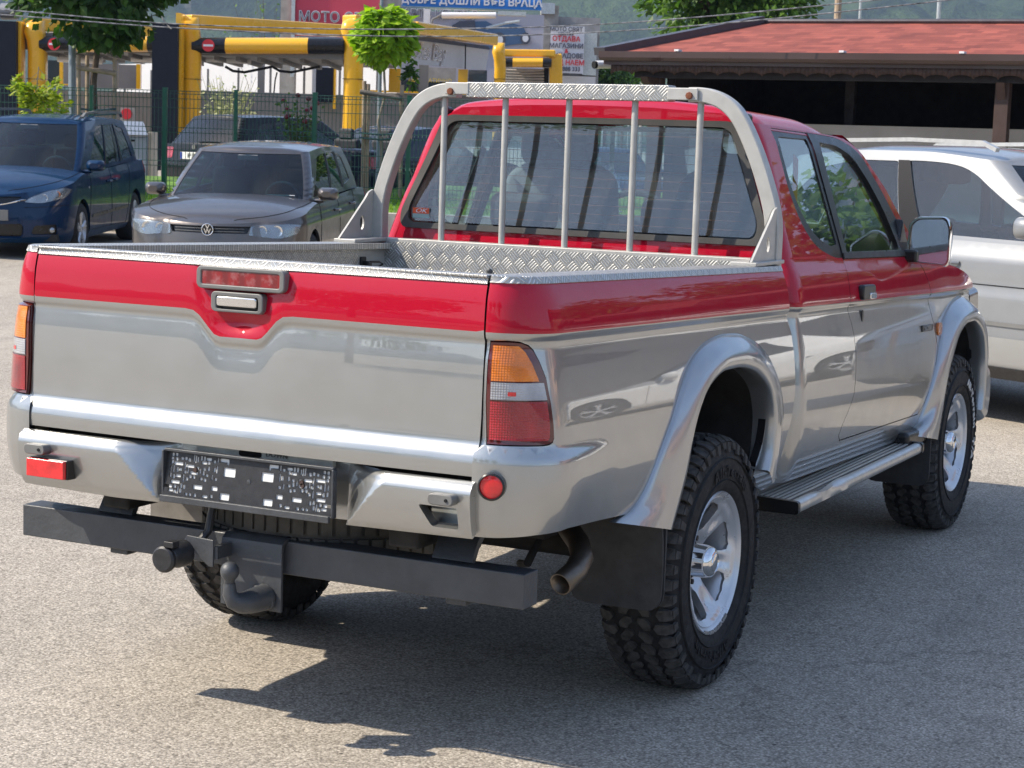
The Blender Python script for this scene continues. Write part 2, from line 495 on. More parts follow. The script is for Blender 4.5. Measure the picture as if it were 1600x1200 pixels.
simple('plate_ink', (0.01, 0.01, 0.012), 0.5)
simple('sticker_red', (0.75, 0.10, 0.03), 0.5)
simple('sticker_teal', (0.30, 0.42, 0.42), 0.5)
simple('yellow_gloss', (0.80, 0.42, 0.010), 0.28, coat=0.5, var=0.07, gscale=4)
simple('navy_panel', (0.006, 0.009, 0.017), 0.5, var=0.2, spec=0.2)
simple('wash_black', (0.006, 0.006, 0.007), 0.3, coat=0.15, var=0.2, spec=0.3)
simple('wash_grey', (0.16, 0.155, 0.15), 0.55, var=0.1, gscale=10)
simple('wash_dirty', (0.17, 0.15, 0.135), 0.6, var=0.2, gscale=8)
simple('wash_white', (0.50, 0.50, 0.51), 0.5, var=0.05, gscale=6)
simple('wash_roof', (0.24, 0.24, 0.245), 0.5, 0.3, var=0.1)
simple('sign_grey', (0.46, 0.46, 0.48), 0.45, 0.2, var=0.04)
simple('sign_navy', (0.012, 0.025, 0.085), 0.4)
simple('sign_red', (0.56, 0.05, 0.085), 0.6, var=0.06, gscale=4)
simple('no_entry_red', (0.62, 0.02, 0.03), 0.4)
simple('sign_blue', (0.02, 0.20, 0.62), 0.5, var=0.06, gscale=4)
simple('sign_mauve', (0.42, 0.40, 0.45), 0.6, var=0.05, gscale=4)
simple('sign_white', (0.72, 0.71, 0.72), 0.55, var=0.05, gscale=6)
simple('sign_dark', (0.08, 0.085, 0.12), 0.6)
simple('sign_yellow', (0.75, 0.55, 0.03), 0.5)
simple('concrete', (0.36, 0.33, 0.29), 0.9, bump=0.4, gscale=25, var=0.25)
simple('concrete_grey', (0.30, 0.29, 0.28), 0.9, bump=0.4, gscale=25, var=0.2)
simple('kerb', (0.40, 0.37, 0.32), 0.9, bump=0.5, gscale=30, var=0.25)
simple('plaster_beige', (0.33, 0.30, 0.26), 0.9, bump=0.2, gscale=20, var=0.1)
simple('plaster_peach', (0.52, 0.30, 0.20), 0.9, bump=0.2, gscale=10, var=0.08)
simple('window_dark', (0.03, 0.04, 0.05), 0.1, coat=0.5)
simple('brown_metal', (0.060, 0.034, 0.030), 0.32, 0.1, coat=0.25, var=0.1, gscale=10)
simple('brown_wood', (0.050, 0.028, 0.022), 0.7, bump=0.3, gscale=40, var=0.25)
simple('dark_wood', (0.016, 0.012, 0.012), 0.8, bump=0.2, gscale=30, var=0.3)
simple('ridge_metal', (0.075, 0.070, 0.078), 0.4, 0.4, var=0.15)
simple('fence_green', (0.010, 0.105, 0.055), 0.38, var=0.15)
simple('fence_wire', (0.045, 0.11, 0.085), 0.35, 0.3, var=0.25)
simple('post_galv', (0.26, 0.30, 0.33), 0.5, 0.5, var=0.15)
simple('stake_wood', (0.36, 0.27, 0.185), 0.85, bump=0.5, gscale=60, var=0.3)
simple('stake_dark', (0.13, 0.115, 0.10), 0.85, bump=0.5, gscale=60, var=0.3)
simple('tie_blue', (0.03, 0.07, 0.10), 0.6)
simple('bark', (0.095, 0.07, 0.05), 0.95, bump=0.8, gscale=60, var=0.4)
simple('bark_pale', (0.27, 0.23, 0.18), 0.95, bump=0.8, gscale=60, var=0.35)
simple('cable', (0.22, 0.22, 0.22), 0.5, 0.2, var=0.9, gscale=90)
simple('rose_red', (0.16, 0.008, 0.02), 0.6)
simple('bird_grey', (0.30, 0.26, 0.22), 0.8, var=0.3)
simple('camera_white', (0.75, 0.75, 0.74), 0.35)
simple('grass_mat', (0.10, 0.20, 0.025), 0.9, var=0.5, gscale=40, bump=0.5)
simple('steel_box', (0.33, 0.36, 0.40), 0.4, 0.6, var=0.1)
simple('cream_metal', (0.55, 0.47, 0.36), 0.6, var=0.1)

def mk_leaf(key, a, b, tr=0.35):
    t = NT(key)
    g = t.n('ShaderNodeNewGeometry')
    rnd = g.outputs['Random Per Island']
    c = t.ramp(rnd, [(0.0, a), (1.0, b)])
    d = t.n('ShaderNodeBsdfPrincipled'); t.l(c, d.inputs['Base Color']); d.inputs['Roughness'].default_value = 0.5; d.inputs['Specular IOR Level'].default_value = 0.35
    tl = t.n('ShaderNodeBsdfTranslucent'); c2 = t.mix(1.0, c, (1.3, 1.5, 0.5), 'MULTIPLY'); t.l(c2, tl.inputs[0])
    m = t.n('ShaderNodeMixShader'); m.inputs[0].default_value = tr
    t.l(d.outputs[0], m.inputs[1]); t.l(tl.outputs[0], m.inputs[2]); t.l(m.outputs[0], t.out.inputs[0]); MT[key] = t.m
mk_leaf('leaf_dark', (0.022, 0.060, 0.012), (0.070, 0.150, 0.022))
mk_leaf('leaf_lime', (0.16, 0.30, 0.010), (0.40, 0.56, 0.030), 0.4)
mk_leaf('leaf_mid', (0.035, 0.085, 0.015), (0.12, 0.22, 0.030))
mk_leaf('leaf_yellow', (0.18, 0.27, 0.02), (0.40, 0.42, 0.04), 0.4)
mk_leaf('leaf_dry', (0.26, 0.28, 0.12), (0.42, 0.42, 0.22), 0.3)
mk_leaf('grass_blade', (0.10, 0.22, 0.015), (0.28, 0.42, 0.04), 0.4)

def mk_checker(key, ax, c=0.036, col=(0.60, 0.59, 0.56)):
    t = NT(key); sp = t.n('ShaderNodeSeparateXYZ'); t.l(t.coord(), sp.inputs[0])
    A, B = sp.outputs[ax[0]], sp.outputs[ax[1]]
    p = t.math('MULTIPLY', t.math('ADD', A, B), 0.70711/c); q = t.math('MULTIPLY', t.math('SUBTRACT', A, B), 0.70711/c)
    fp, fq = t.math('FLOORED_MODULO', p, 1.0), t.math('FLOORED_MODULO', q, 1.0)
    par = t.math('FLOORED_MODULO', t.math('ADD', t.math('FLOOR', p), t.math('FLOOR', q)), 2.0)
    def stripes(along, across):
        s = t.math('ABSOLUTE', t.math('SUBTRACT', t.math('FLOORED_MODULO', t.math('MULTIPLY', across, 4.0), 1.0), 0.5))   # 0 mid .. .5 edge
        a = t.math('ABSOLUTE', t.math('SUBTRACT', along, 0.5))
        # lozenge: narrower towards its ends
        w = t.math('SUBTRACT', 0.30, t.math('MULTIPLY', t.math('POWER', t.math('MULTIPLY', a, 2.0), 4.0), 0.30))
        return t.math('MULTIPLY', t.math('SUBTRACT', w, s), 6.0)
    s0, s1 = stripes(fp, fq), stripes(fq, fp)
    m = t.n('ShaderNodeMix'); m.data_type = 'FLOAT'; t.l(par, m.inputs[0]); t.l(s0, m.inputs[2]); t.l(s1, m.inputs[3])
    hgt = t.n('ShaderNodeClamp'); t.l(m.outputs[0], hgt.inputs[0])
    nz = t.noise(18, 6, 0.65)
    cc = t.mix(hgt.outputs[0], tuple(x*0.72 for x in col), tuple(min(1, x*1.22) for x in col))
    cc = t.mix(t.ramp(nz, [(0.4, 0.0), (0.8, 0.35)]), cc, (0.36, 0.33, 0.28))
    rr = t.ramp(nz, [(0.3, 0.30), (0.8, 0.52)])
    nr = t.bump(hgt.outputs[0], 0.9, 0.0022)
    t.pbr(cc, rr, 0.70, normal=nr); MT[key] = t.m
mk_checker('checker_yz', (1, 2)); mk_checker('checker_xy', (0, 1)); mk_checker('checker_xz', (0, 2))

def mk_glass(key, tint, dust=0.0, gl=1.0, base=.085):
    t = NT(key)
    tr = t.n('ShaderNodeBsdfTransparent'); tr.inputs[0].default_value = (*tint, 1)
    g = t.n('ShaderNodeBsdfGlossy'); g.inputs['Roughness'].default_value = 0.0; g.inputs[0].default_value = (gl, gl, gl, 1)
    lw = t.n('ShaderNodeLayerWeight'); lw.inputs[0].default_value = 0.5
    ff = t.math('ADD', t.math('MULTIPLY', t.math('POWER', lw.outputs['Facing'], 4.0), 0.90-base), base)
    m = t.n('ShaderNodeMixShader'); t.l(ff, m.inputs[0]); t.l(tr.outputs[0], m.inputs[1]); t.l(g.outputs[0], m.inputs[2])
    o = m.outputs[0]
    if dust:
        d = t.n('ShaderNodeBsdfDiffuse'); d.inputs[0].default_value = (0.55, 0.52, 0.47, 1)
        m2 = t.n('ShaderNodeMixShader'); t.l(t.ramp(t.noise(3.0, 6, 0.6), [(0.3, dust*0.7), (0.75, dust*1.3)]), m2.inputs[0])
        t.l(o, m2.inputs[1]); t.l(d.outputs[0], m2.inputs[2]); o = m2.outputs[0]
    t.l(o, t.out.inputs[0]); MT[key] = t.m
mk_glass('glass', (0.60, 0.74, 0.75), 0.02, base=.13)
mk_glass('glass_dusty', (0.68, 0.82, 0.84), 0.028, base=.12)
mk_glass('glass_clear', (0.80, 0.90, 0.90), 0.02)
mk_glass('glass_dark', (0.08, 0.11, 0.12), 0.01, base=.05)
mk_glass('glass_car', (0.20, 0.34, 0.38), 0.006, base=.045)
mk_glass('lamp_glass', (0.82, 0.85, 0.86), 0.05)

def mk_lens(key, col, sc=160, lumps=0.5, tr=0.0, rough=0.12, axis=1):
    """ribbed lamp lens"""
    t = NT(key); sp = t.n('ShaderNodeSeparateXYZ'); t.l(t.coord(), sp.inputs[0])
    a = t.math('SINE', t.math('MULTIPLY', sp.outputs[axis], sc*2*pi)); b = t.math('SINE', t.math('MULTIPLY', sp.outputs[2], sc*2*pi))
    hh = t.math('MULTIPLY', t.math('ADD', a, b), 0.5)
    nr = t.bump(hh, lumps, 0.0012)
    nz = t.noise(9, 3)
    c = t.ramp(nz, [(0.25, tuple(x*0.45 for x in col)), (0.55, col), (0.78, tuple(min(1, x*1.6+0.02) for x in col))])
    t.pbr(c, rough, 0.0, 1.0, 0.02, normal=nr); MT[key] = t.m
mk_lens('lens_amber', (0.80, 0.20, 0.008))
mk_lens('lens_red', (0.36, 0.008, 0.014))
mk_lens('lens_clear', (0.42, 0.42, 0.44))
simple('lens_smoke', (0.10, 0.012, 0.012), 0.10, coat=1.0)
simple('reflector', (0.70, 0.015, 0.02), 0.15, coat=1.0, var=0.3, gscale=200)
simple('lamp_inner', (0.36, 0.38, 0.40), 0.25, 0.8, var=0.2, gscale=60)

def mk_roof():
    t = NT('red_shingle'); sp = t.n('ShaderNodeSeparateXYZ'); t.l(t.coord(), sp.inputs[0])
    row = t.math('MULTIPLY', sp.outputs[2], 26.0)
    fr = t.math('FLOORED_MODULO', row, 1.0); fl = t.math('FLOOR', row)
    col = t.math('ADD', t.math('MULTIPLY', sp.outputs[1], 5.0), t.math('MULTIPLY', fl, 0.5))
    cell = t.n('ShaderNodeTexWhiteNoise'); cx = t.n('ShaderNodeCombineXYZ'); t.l(t.math('FLOOR', col), cx.inputs[0]); t.l(fl, cx.inputs[1]); t.l(cx.outputs[0], cell.inputs[0])
    c = t.ramp(cell.outputs[0], [(0, (0.19, 0.044, 0.032)), (1, (0.31, 0.078, 0.054))])
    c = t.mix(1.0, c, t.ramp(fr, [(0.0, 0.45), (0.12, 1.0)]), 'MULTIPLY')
    c = t.mix(1.0, c, t.ramp(t.noise(2.0, 6), [(0.3, 0.8), (0.7, 1.1)]), 'MULTIPLY')
    t.pbr(c, 0.9, normal=t.bump(fr, 0.5, 0.02)); MT['red_shingle'] = t.m
mk_roof()
def mk_mount():
    t = NT('mountain'); co = t.coord()
    n1 = t.noise(0.006, 8, 0.62); n2 = t.noise(0.035, 6, 0.7); n3 = t.noise(0.16, 4, 0.7)
    g = t.ramp(n3, [(0.30, (0.008, 0.018, 0.008)), (0.62, (0.026, 0.046, 0.018))])
    g = t.mix(t.ramp(n1, [(0.45, 0.0), (0.60, 0.8)]), g, (0.075, 0.115, 0.038))
    geo = t.n('ShaderNodeNewGeometry'); s = t.n('ShaderNodeSeparateXYZ'); t.l(geo.outputs['True Normal'], s.inputs[0])
    steep = t.ramp(s.outputs[2], [(0.50, 1.0), (0.74, 0.0)])
    rk_ = t.math('MULTIPLY', steep, t.ramp(n2, [(0.46, 0.0), (0.58, 1.0)]))
    c = t.mix(rk_, g, t.ramp(n3, [(0.3, (0.30, 0.27, 0.24)), (0.7, (0.50, 0.46, 0.42))]))
    t.pbr(c, 1.0, spec=0.1, normal=t.bump(n2, 1.0, 14.0)); MT['mountain'] = t.m
mk_mount()
simple('print_blue', (0.06, 0.12, 0.22), 0.6)
simple('print_slate', (0.07, 0.075, 0.10), 0.6)

def mk_brake():
    t = NT('lens_brake'); sp = t.n('ShaderNodeSeparateXYZ'); t.l(t.coord(), sp.inputs[0])
    a = t.math('ABSOLUTE', t.math('SINE', t.math('MULTIPLY', sp.outputs[1], 62.0)))
    c = t.mix(t.ramp(a, [(0.35, 0.0), (0.8, 1.0)]), (0.17, 0.006, 0.010), (0.26, 0.006, 0.012))
    c = t.mix(t.ramp(t.noise(28, 5, 0.7), [(0.5, 0.0), (0.75, 0.6)]), c, (0.42, 0.28, 0.28))
    t.pbr(c, 0.25, 0.0, 0.8, 0.05); MT['lens_brake'] = t.m
mk_brake()

simple('screw_brown', (0.05, 0.028, 0.022), 0.7, bump=0.4, gscale=300, var=0.3)
simple('spare_dusty', (0.085, 0.078, 0.068), 0.9, bump=0.3, gscale=90, var=0.35)
mk_glass('glass_suv', (0.28, 0.44, 0.50), 0.012, base=.09)
simple('pillar_black', (0.012, 0.012, 0.014), 0.55, spec=0.15)
from mathutils import noise as mnoise
# ------------------------------------------------------------------ ground, mountains
def ground():
    ax = [-3600,-1500,-600,-250,-120,-70]+[-50+2*i for i in range(66)]+[90,120,250,600,1500,3600]
    v = [(x, y, gz(x, y)) for x in ax for y in ax]; n = len(ax)
    f = [(i*n+j, (i+1)*n+j, (i+1)*n+j+1, i*n+j+1) for i in range(n-1) for j in range(n-1)]
    o = obj('ground', v, f, 'asphalt'); tag(o, 'pale worn asphalt of the car lot', None, None, 'structure')
ground()
def mountains():
    na, nr = 300, 26; v = []; f = []
    for i in range(na):
        a = 2*pi*i/na
        rel = (a-CYAW+pi) % (2*pi)-pi                       # angle from the view axis, left positive
        H = 520*math.exp(-(rel/1.0)**2)+150+60*cos(3*a)
        for j in range(nr):
            t = j/(nr-1); r = 1150+2200*t
            p = Vector((r*cos(a), r*sin(a), 0))
            h = H*(t**.9)*(.85+.5*mnoise.noise(p*.0011+Vector((3,1,0))))
            h += 120*t*mnoise.fractal(p*.0045, 1.0, 2.0, 5)+(34 if t > .05 else 0)*mnoise.fractal(p*.016, .9, 2.1, 4)
            # rock steps high on the right hand slope
            h += 26*sst(.25,.5,t)*max(0, mnoise.noise(p*.004+Vector((9,2,0))))*sin(h*.06)
            v.append((p.x, p.y, max(-2, h)))
    for i in range(na):
        k = (i+1) % na
        for j in range(nr-1): f.append((i*nr+j, k*nr+j, k*nr+j+1, i*nr+j+1))
    o = obj('mountain', v, f, 'mountain'); tag(o, 'wooded mountain slope with pale rock bands behind the town', None, None, 'structure')
mountains()
# view frame: x away from the camera along the ground, y to the left, origin under the camera
VO = Vector((CPOS.x, CPOS.y, 0))
def VF(px, py, d):
    q = at(px, py, 1.0)-CPOS; k = d/q.dot(FWD); q = q*k; return Vector((q.dot(FWD), -q.dot(RGT), q.z+CPOS.z))
def W(v): return VO+FWD*v[0]-RGT*v[1]+Vector((0, 0, v[2]))
def vthing(name, label, cat, base, group=None):
    """Empty at a view-frame point, turned to the view frame; returns it and a matrix for its meshes"""
    p = W(base); o = thing(name, label, cat, p, CYAW, group); return o, Matrix.Translation(-Vector(base))
def hz(px): return 229+(px-800)*.0325
def vz(px, z, d): return VF(px, hz(px)-(z-1.606)*CF/d, d)     # point at column px, height z, depth about d
def pb(mb, x0, y0, x1, y1, d, th=.1, m=0):
    a, b = VF(x0, y0, d), VF(x1, y1, d)
    ym = VF((x0+x1)/2, (y0+y1)/2, d)
    mb.bb((d, a.y, b.z), (d+th, b.y, a.z), m); return mb

# ------------------------------------------------------------------ raised lawn, kerb wall, fence
def lawnz(d): return .62+.11*(d-26.8)
ks, KM = vthing('kerb_wall', 'low pale concrete kerb wall holding the raised lawn behind the parked cars', 'wall', (26.7, 3.5, .2))
kb = MB()
for i in range(19): kb.bb((26.6, -6+i*1.0+.006, 0), (26.80, -5+i*1.0-.006, .64))
kb.tf(KM).build('kerb_blocks', 'kerb', ks, bevel=.012)
v = [(d, y, lawnz(d)) for d in (26.8, 28, 30) for y in [-6+i for i in range(20)]]
lw = MB().add([W(q) for q in v], [(i*20+j, (i+1)*20+j, (i+1)*20+j+1, i*20+j+1) for i in range(2) for j in range(19)]).build('lawn', 'grass_mat'); tag(lw, 'green lawn strip along the fence', None, None, 'structure')
gb = MB(); rg_ = random.Random(3)
for i in range(9000):
    d = rg_.uniform(26.82, 28.6); y = rg_.uniform(-5, 9.5); a = rg_.uniform(0, pi); h = rg_.uniform(.04, .10); w = .008
    c = Vector((d, y, lawnz(d))); e = Vector((cos(a), sin(a), 0))*w; t = Vector((rg_.uniform(-.04,.04), rg_.uniform(-.04,.04), h))
    gb.add([W(c-e), W(c+e), W(c+t)], [(0,1,2)])
tag(gb.build('grass', 'grass_blade', recalc=False, smooth=False), 'blades of grass on the lawn strip', None, None, 'stuff')
v2 = [(d, y, .50) for d in (29.5, 75) for y in (-14, 30)]
# fence
fd = 28.0
fn, FM = vthing('mesh_fence', 'green welded mesh fence on green posts behind the parked cars', 'fence', (28.0, 3.0, .75))
zt0, zt1 = 2.24, .78
def wire_panel(y0, y1):
    m = MB(); zz = [2.24,2.20,2.165,2.13,2.0,1.72,1.685,1.65,1.4,1.24,1.205,1.17,.95,.80]
    dd = [0,0,-.035,0,0,0,-.035,0,0,0,-.035,0,0,0]
    n = int(abs(y1-y0)/.055)
    for i in range(n+1):
        y = y0+(y1-y0)*i/n
        m.tube([(28+dx, y, z) for z, dx in zip(zz, dd)], .0042, 4, cap=False)
    for z, dx in zip(zz, dd):
        if z not in (2.165, 1.685, 1.205): m.tube([(28+dx-.005, y0, z), (28+dx-.005, y1, z)], .0048, 4, cap=False)
    return m
posts = [VF(px, 145, fd).y for px in (-75, 35, 142, 257, 368, 492, 640, 790, 960, 1090)]
for i, y in enumerate(posts):
    thin = i in (2, 4)
    w_ = .026 if thin else .034
    MB().bb((28.03, y-w_, .70), (28.09, y+w_, 2.27)).bb((28.025, y-w_-.004, 2.27), (28.095, y+w_+.004, 2.285)).tf(FM).build('post', 'fence_green', fn, bevel=.004)
for a, b in zip(posts, posts[1:]):
    wire_panel(a-.03, b+.03).tf(FM).build('wire_panel', 'fence_wire', fn, recalc=False, smooth=False)

# ------------------------------------------------------------------ trees and plants
def leafcloud(c, rad, n, size, rnd, clumps=40, shell=.55, droop=.3, long=1.5, flat=1.0):
    """many small folded leaves gathered in clumps through the crown's volume"""
    m = MB(); cs = []
    for i in range(clumps):
        d = Vector((rnd.gauss(0,1), rnd.gauss(0,1), rnd.gauss(0,1))).normalized(); r = rnd.uniform(shell, 1.0)
        cs.append((Vector((d.x*rad[0]*r, d.y*rad[1]*r, d.z*rad[2]*r)), rnd.uniform(.13, .30)*max(rad)))
    V = m.v; F = m.f; Mi = m.m
    for i in range(n):
        cc, cr = cs[rnd.randrange(clumps)]
        p = cc+Vector((rnd.gauss(0,1), rnd.gauss(0,1), rnd.gauss(0,.8)))*cr*.55
        q = Vector((p.x/rad[0], p.y/rad[1], p.z/rad[2]))
        if q.length > 1.04: p = p*(1.04/q.length)*rnd.uniform(.93,1)
        out = Vector((p.x, p.y, p.z*.6+.1)).normalized()
        dr = (out*.6+Vector((rnd.gauss(0,.5), rnd.gauss(0,.5), -droop+rnd.gauss(0,.35)))).normalized()
        nn = (out+Vector((rnd.gauss(0,.5), rnd.gauss(0,.5), .5+rnd.gauss(0,.4)))); nn = (nn-dr*nn.dot(dr)).normalized()
        sd = dr.cross(nn); s = size*rnd.uniform(.6, 1.25)
        b = len(V); o = Vector(c)+p
        V.extend([o, o+dr*s*long*.45+sd*s*.5-nn*s*.12, o+dr*s*long, o+dr*s*long*.45-sd*s*.5-nn*s*.12])
        F.append([b, b+1, b+2]); F.append([b, b+2, b+3]); Mi.extend([0, 0])
    return m
def limbs(base, top, r0, r1, crown_c, rad, rnd, nb=7, wob=.03):
    m = MB(); base = Vector(base); top = Vector(top)
    pts = [base.lerp(top, k/6)+Vector((rnd.gauss(0,wob), rnd.gauss(0,wob), 0))*(0 < k < 6) for k in range(7)]
    m.tube(pts, [r0+(r1-r0)*k/6 for k in range(7)], 9)
    for i in range(nb):
        d = Vector((rnd.gauss(0,1), rnd.gauss(0,1), abs(rnd.gauss(0,.8))+.2)).normalized()
        e = Vector(crown_c)+Vector((d.x*rad[0], d.y*rad[1], d.z*rad[2]))*.85
        s = base.lerp(top, rnd.uniform(.82, 1.0)); mid = s.lerp(e, .5)+Vector((0,0,-.08*max(rad)))
        m.tube([s, mid, e], [r1*.6, r1*.35, r1*.12], 6)
    return m
def tree(name, label, px, d, zb, zc, rad, n, size, leaf, bark, r0, seed, trunk_top=None, group=None, clumps=40, pyb=None, **kw):
    rnd = random.Random(seed); b = vz(px, zb, d); o, M_ = vthing(name, label, 'tree', b, group)
    c = Vector((b.x, b.y, zc)); top = Vector((b.x, b.y, trunk_top or zc))
    limbs(b, top, r0, r0*.55, c, rad, rnd).tf(M_).build('trunk', bark, o)
    leafcloud(c, rad, n, size, rnd, clumps, **kw).tf(M_).build('crown', leaf, o, recalc=False, smooth=False)
    return o, M_
tree('broadleaf_tree', 'dark green round topped tree with a staked trunk at the far left behind the fence', 148, 28.5, .75, 4.08, (1.33,1.33,1.22), 8500, .125, 'leaf_dark', 'bark', .062, 11, 3.9, clumps=80, shell=.35, droop=.5, long=1.3)
o, M_ = tree('ball_tree', 'small lime green ball shaped tree on a thin staked stem behind the fence', 594, 28.4, .80, 3.20, (.40,.40,.38), 1900, .145, 'leaf_lime', 'bark_pale', .028, 12, 3.0, clumps=90, shell=.72, droop=.75, long=1.35)
def stakes(px, d, pts, label, zt_=2.15, cross=True, dark=False):
    b = vz(px, .78, d); o, M_ = vthing('tree_stakes', label, 'tree stakes', b)
    for (dp, z1) in pts:
        q = vz(px+dp, .78, d); MB().tube([(d+.05*(dp % 3-1), q.y, .70), (d+.05*(dp % 3-1), q.y+.01, z1)], .030, 8).tf(M_).build('stake', 'stake_wood', o)
    a, c = vz(px+pts[0][0]-3, zt_, d), vz(px+pts[-1][0]+4, zt_, d)
    MB().tube([(d-.06, a.y, zt_+.04), (d-.06, c.y, zt_-.03)], .035, 8).tf(M_).build('crossbar', 'stake_dark' if dark else 'stake_wood', o)
    t = vz(px, zt_-.62, d)
    for zz in (zt_-.55, zt_-.62):
        MB().tube([(d-.04, a.y, zz), (d-.05, t.y, zz-.02), (d-.04, c.y, zz+.01)], .014, 6).tf(M_).build('tie', 'tie_blue', o)
    return o
stakes(148, 28.45, [(-24, 2.72), (-13, 2.72), (31, 2.70)], 'wooden stakes and crossbar around the trunk of the dark green tree', 2.50)
stakes(594, 28.35, [(-28, 2.48), (-22, 2.44), (31, 2.44)], 'wooden stakes and dark crossbar around the stem of the lime ball tree', 2.28, dark=True)
tree('large_tree', 'large dark green tree behind the red roofed shelter', 1112, 40, .2, 5.0, (1.95,1.9,1.75), 9000, .14, 'leaf_mid', 'bark', .14, 13, 4.2, clumps=110, shell=.3, long=1.3)
tree('sapling', 'thin sapling with drooping leaves between the lime ball tree and the pickup cab', 637, 28.8, .82, 2.62, (.10,.10,.26), 130, .07, 'leaf_mid', 'bark_pale', .010, 14, 2.6, clumps=12, droop=.9)
tree('young_tree', 'young yellow green tree standing behind the blue people carrier', 60, 27.4, .70, 2.08, (.42,.42,.34), 700, .065, 'leaf_yellow', 'bark_pale', .012, 15, 2.5, clumps=26, shell=.2)
def twigs(name, label, px, d, z0, z1, spread, n, leaf, nl, size, seed, bark='bark', extra=None, cat='shrub'):
    rnd = random.Random(seed); b = vz(px, z0, d); o, M_ = vthing(name, label, cat, b); m = MB(); lv = MB()
    for i in range(n):
        a = rnd.uniform(0, 2*pi); s = rnd.uniform(.2, 1)*spread; e = b+Vector((cos(a)*s, sin(a)*s, (z1-z0)*rnd.uniform(.65, 1)))
        mid = b.lerp(e, .5)+Vector((0, 0, .1*(z1-z0))); m.tube([b, mid, e], [.012, .008, .004], 5)
        for k in range(nl):
            t = rnd.uniform(.35, 1); p = (b.lerp(mid, t*2) if t < .5 else mid.lerp(e, t*2-1))+Vector((rnd.gauss(0,.04), rnd.gauss(0,.04), rnd.gauss(0,.04)))
            dr = Vector((rnd.gauss(0,1), rnd.gauss(0,1), rnd.gauss(0,.6))).normalized(); sd = dr.orthogonal().normalized(); s_ = size*rnd.uniform(.6,1.2)
            lv.add([p, p+dr*s_*.5+sd*s_*.35, p+dr*s_, p+dr*s_*.5-sd*s_*.35], [(0,1,2),(0,2,3)])
        if extra and rnd.random() < .55:
            MB().sphere(e, .042, 8, sc=(1,1,.8)).tf(M_).build('flower', extra, o)
    m.tf(M_).build('stems', bark, o); lv.tf(M_).build('foliage', leaf, o, recalc=False, smooth=False); return o
twigs('rose_bush', 'rose bush with dark red blooms above the black estate car', 462, 28.9, .85, 2.36, .34, 16, 'leaf_mid', 30, .07, 21, extra='rose_red')
twigs('grass_tuft', 'pale dry ornamental grass tuft before the white car wash panels', 352, 43, .8, 2.95, .75, 70, 'leaf_dry', 5, .10, 22, bark='leaf_dry', cat='plant')
twigs('bare_tree', 'sparse thin branched tree left of the red billboard', 418, 66, .5, 7.2, 1.5, 26, 'leaf_mid', 12, .12, 23, cat='tree')
for (px, py, d, r, s, lab) in ((948, 128, 70, (1.3,1.9,.8), 31, 'green bush below the far mountain, left of the shelter roof'), (975, 133, 76, (1.0,1.0,.55), 32, 'small far green bush beside the shelter post')):
    q = VF(px, py, d); rnd = random.Random(s); o, M_ = vthing('bush', lab, 'bush', (q.x, q.y, .4))
    MB().tube([(q.x, q.y, .4), (q.x, q.y, q.z)], .06, 6).tf(M_).build('stem', 'bark', o)
    leafcloud(q, r, 2600, .14, rnd, 30, shell=.2).tf(M_).build('foliage', 'leaf_mid', o, recalc=False, smooth=False)

# ------------------------------------------------------------------ poles, cables, bird
def pole(px, y0, y1, d, r, mat, label, name='pole', head=None):
    a, b = VF(px, y0, d), VF(px, y1, d); zb = gz(*W(b)[:2])
    o, M_ = vthing(name, label, 'pole', (b.x, b.y, zb))
    MB().tube([(a.x, a.y, zb), (a.x, a.y, a.z)], [r, r*.8], 10).lathe([(r*1.6,0),(r*1.6,.06),(r,.08)], 10, axis='z', c=(a.x, a.y, zb)).tf(M_).build('shaft', mat, o)
    return o, M_, a
pole(113, 40, 180, 28.8, .062, 'post_galv', 'grey galvanised post beside the dark tree', 'lamp_post')
pole(597, -20, 300, 29.2, .035, 'post_galv', 'slim grey green lamp post behind the lime ball tree', 'lamp_post')
pole(1311, -20, 40, 46, .10, 'stake_wood', 'brown wooden utility pole above the shelter roof', 'utility_pole')
pole(1346, -20, 40, 52, .045, 'galv', 'slim white pole just right of the wooden utility pole', 'lamp_post')
pole(1469, -20, 40, 50, .065, 'galv', 'pale steel pole above the right half of the shelter roof', 'lamp_post')
for i, (px, y0, r) in enumerate(((945, 110, .05), (967, 106, .05), (985, 108, .04), (1005, 105, .14), (1027, 112, .05), (1068, 118, .04))):
    if i in (3,): pole(px, y0, 140, 120, r, 'concrete', 'thick pale mast left of the shelter, thickest of the distant masts', 'mast')
    elif i < 5: pole(px, y0, 140, 110+5*i, r, 'galv', ['first thin pale mast left of the shelter, counted from the left', 'second thin pale mast left of the shelter', 'third thin pale mast, just left of the thick one', '', 'thin pale mast between the thick mast and the shelter post'][i], 'mast')
def cable(pts, d, r, label):
    P_ = [at(px, py, dd) for (px, py), dd in zip(pts, d)]
    out = []
    for i in range(len(P_)-1):
        p0 = P_[max(0,i-1)]; p1 = P_[i]; p2 = P_[i+1]; p3 = P_[min(len(P_)-1, i+2)]
        for k in range(8):
            t = k/8; out.append(.5*((2*p1)+(p2-p0)*t+(2*p0-5*p1+4*p2-p3)*t*t+(3*p1-p0-3*p2+p3)*t**3))
    out.append(P_[-1]); o = MB().tube(out, r, 5).build('overhead_cable', 'cable'); tag(o, label, 'cable', 'twisted overhead cables')
cable([(-200,5),(0,15),(250,36),(500,45),(700,45),(900,40),(1100,26),(1370,0),(1500,-14)], [24]*9, .0085, 'upper of the two twisted cables crossing above the cars')
cable([(-200,12),(0,23),(250,42),(500,54),(700,57),(900,52),(1100,39),(1300,20),(1500,-2),(1650,-20)], [24.2]*10, .0085, 'lower of the two twisted cables crossing above the cars')
bp_ = at(257, 31, 24.1)
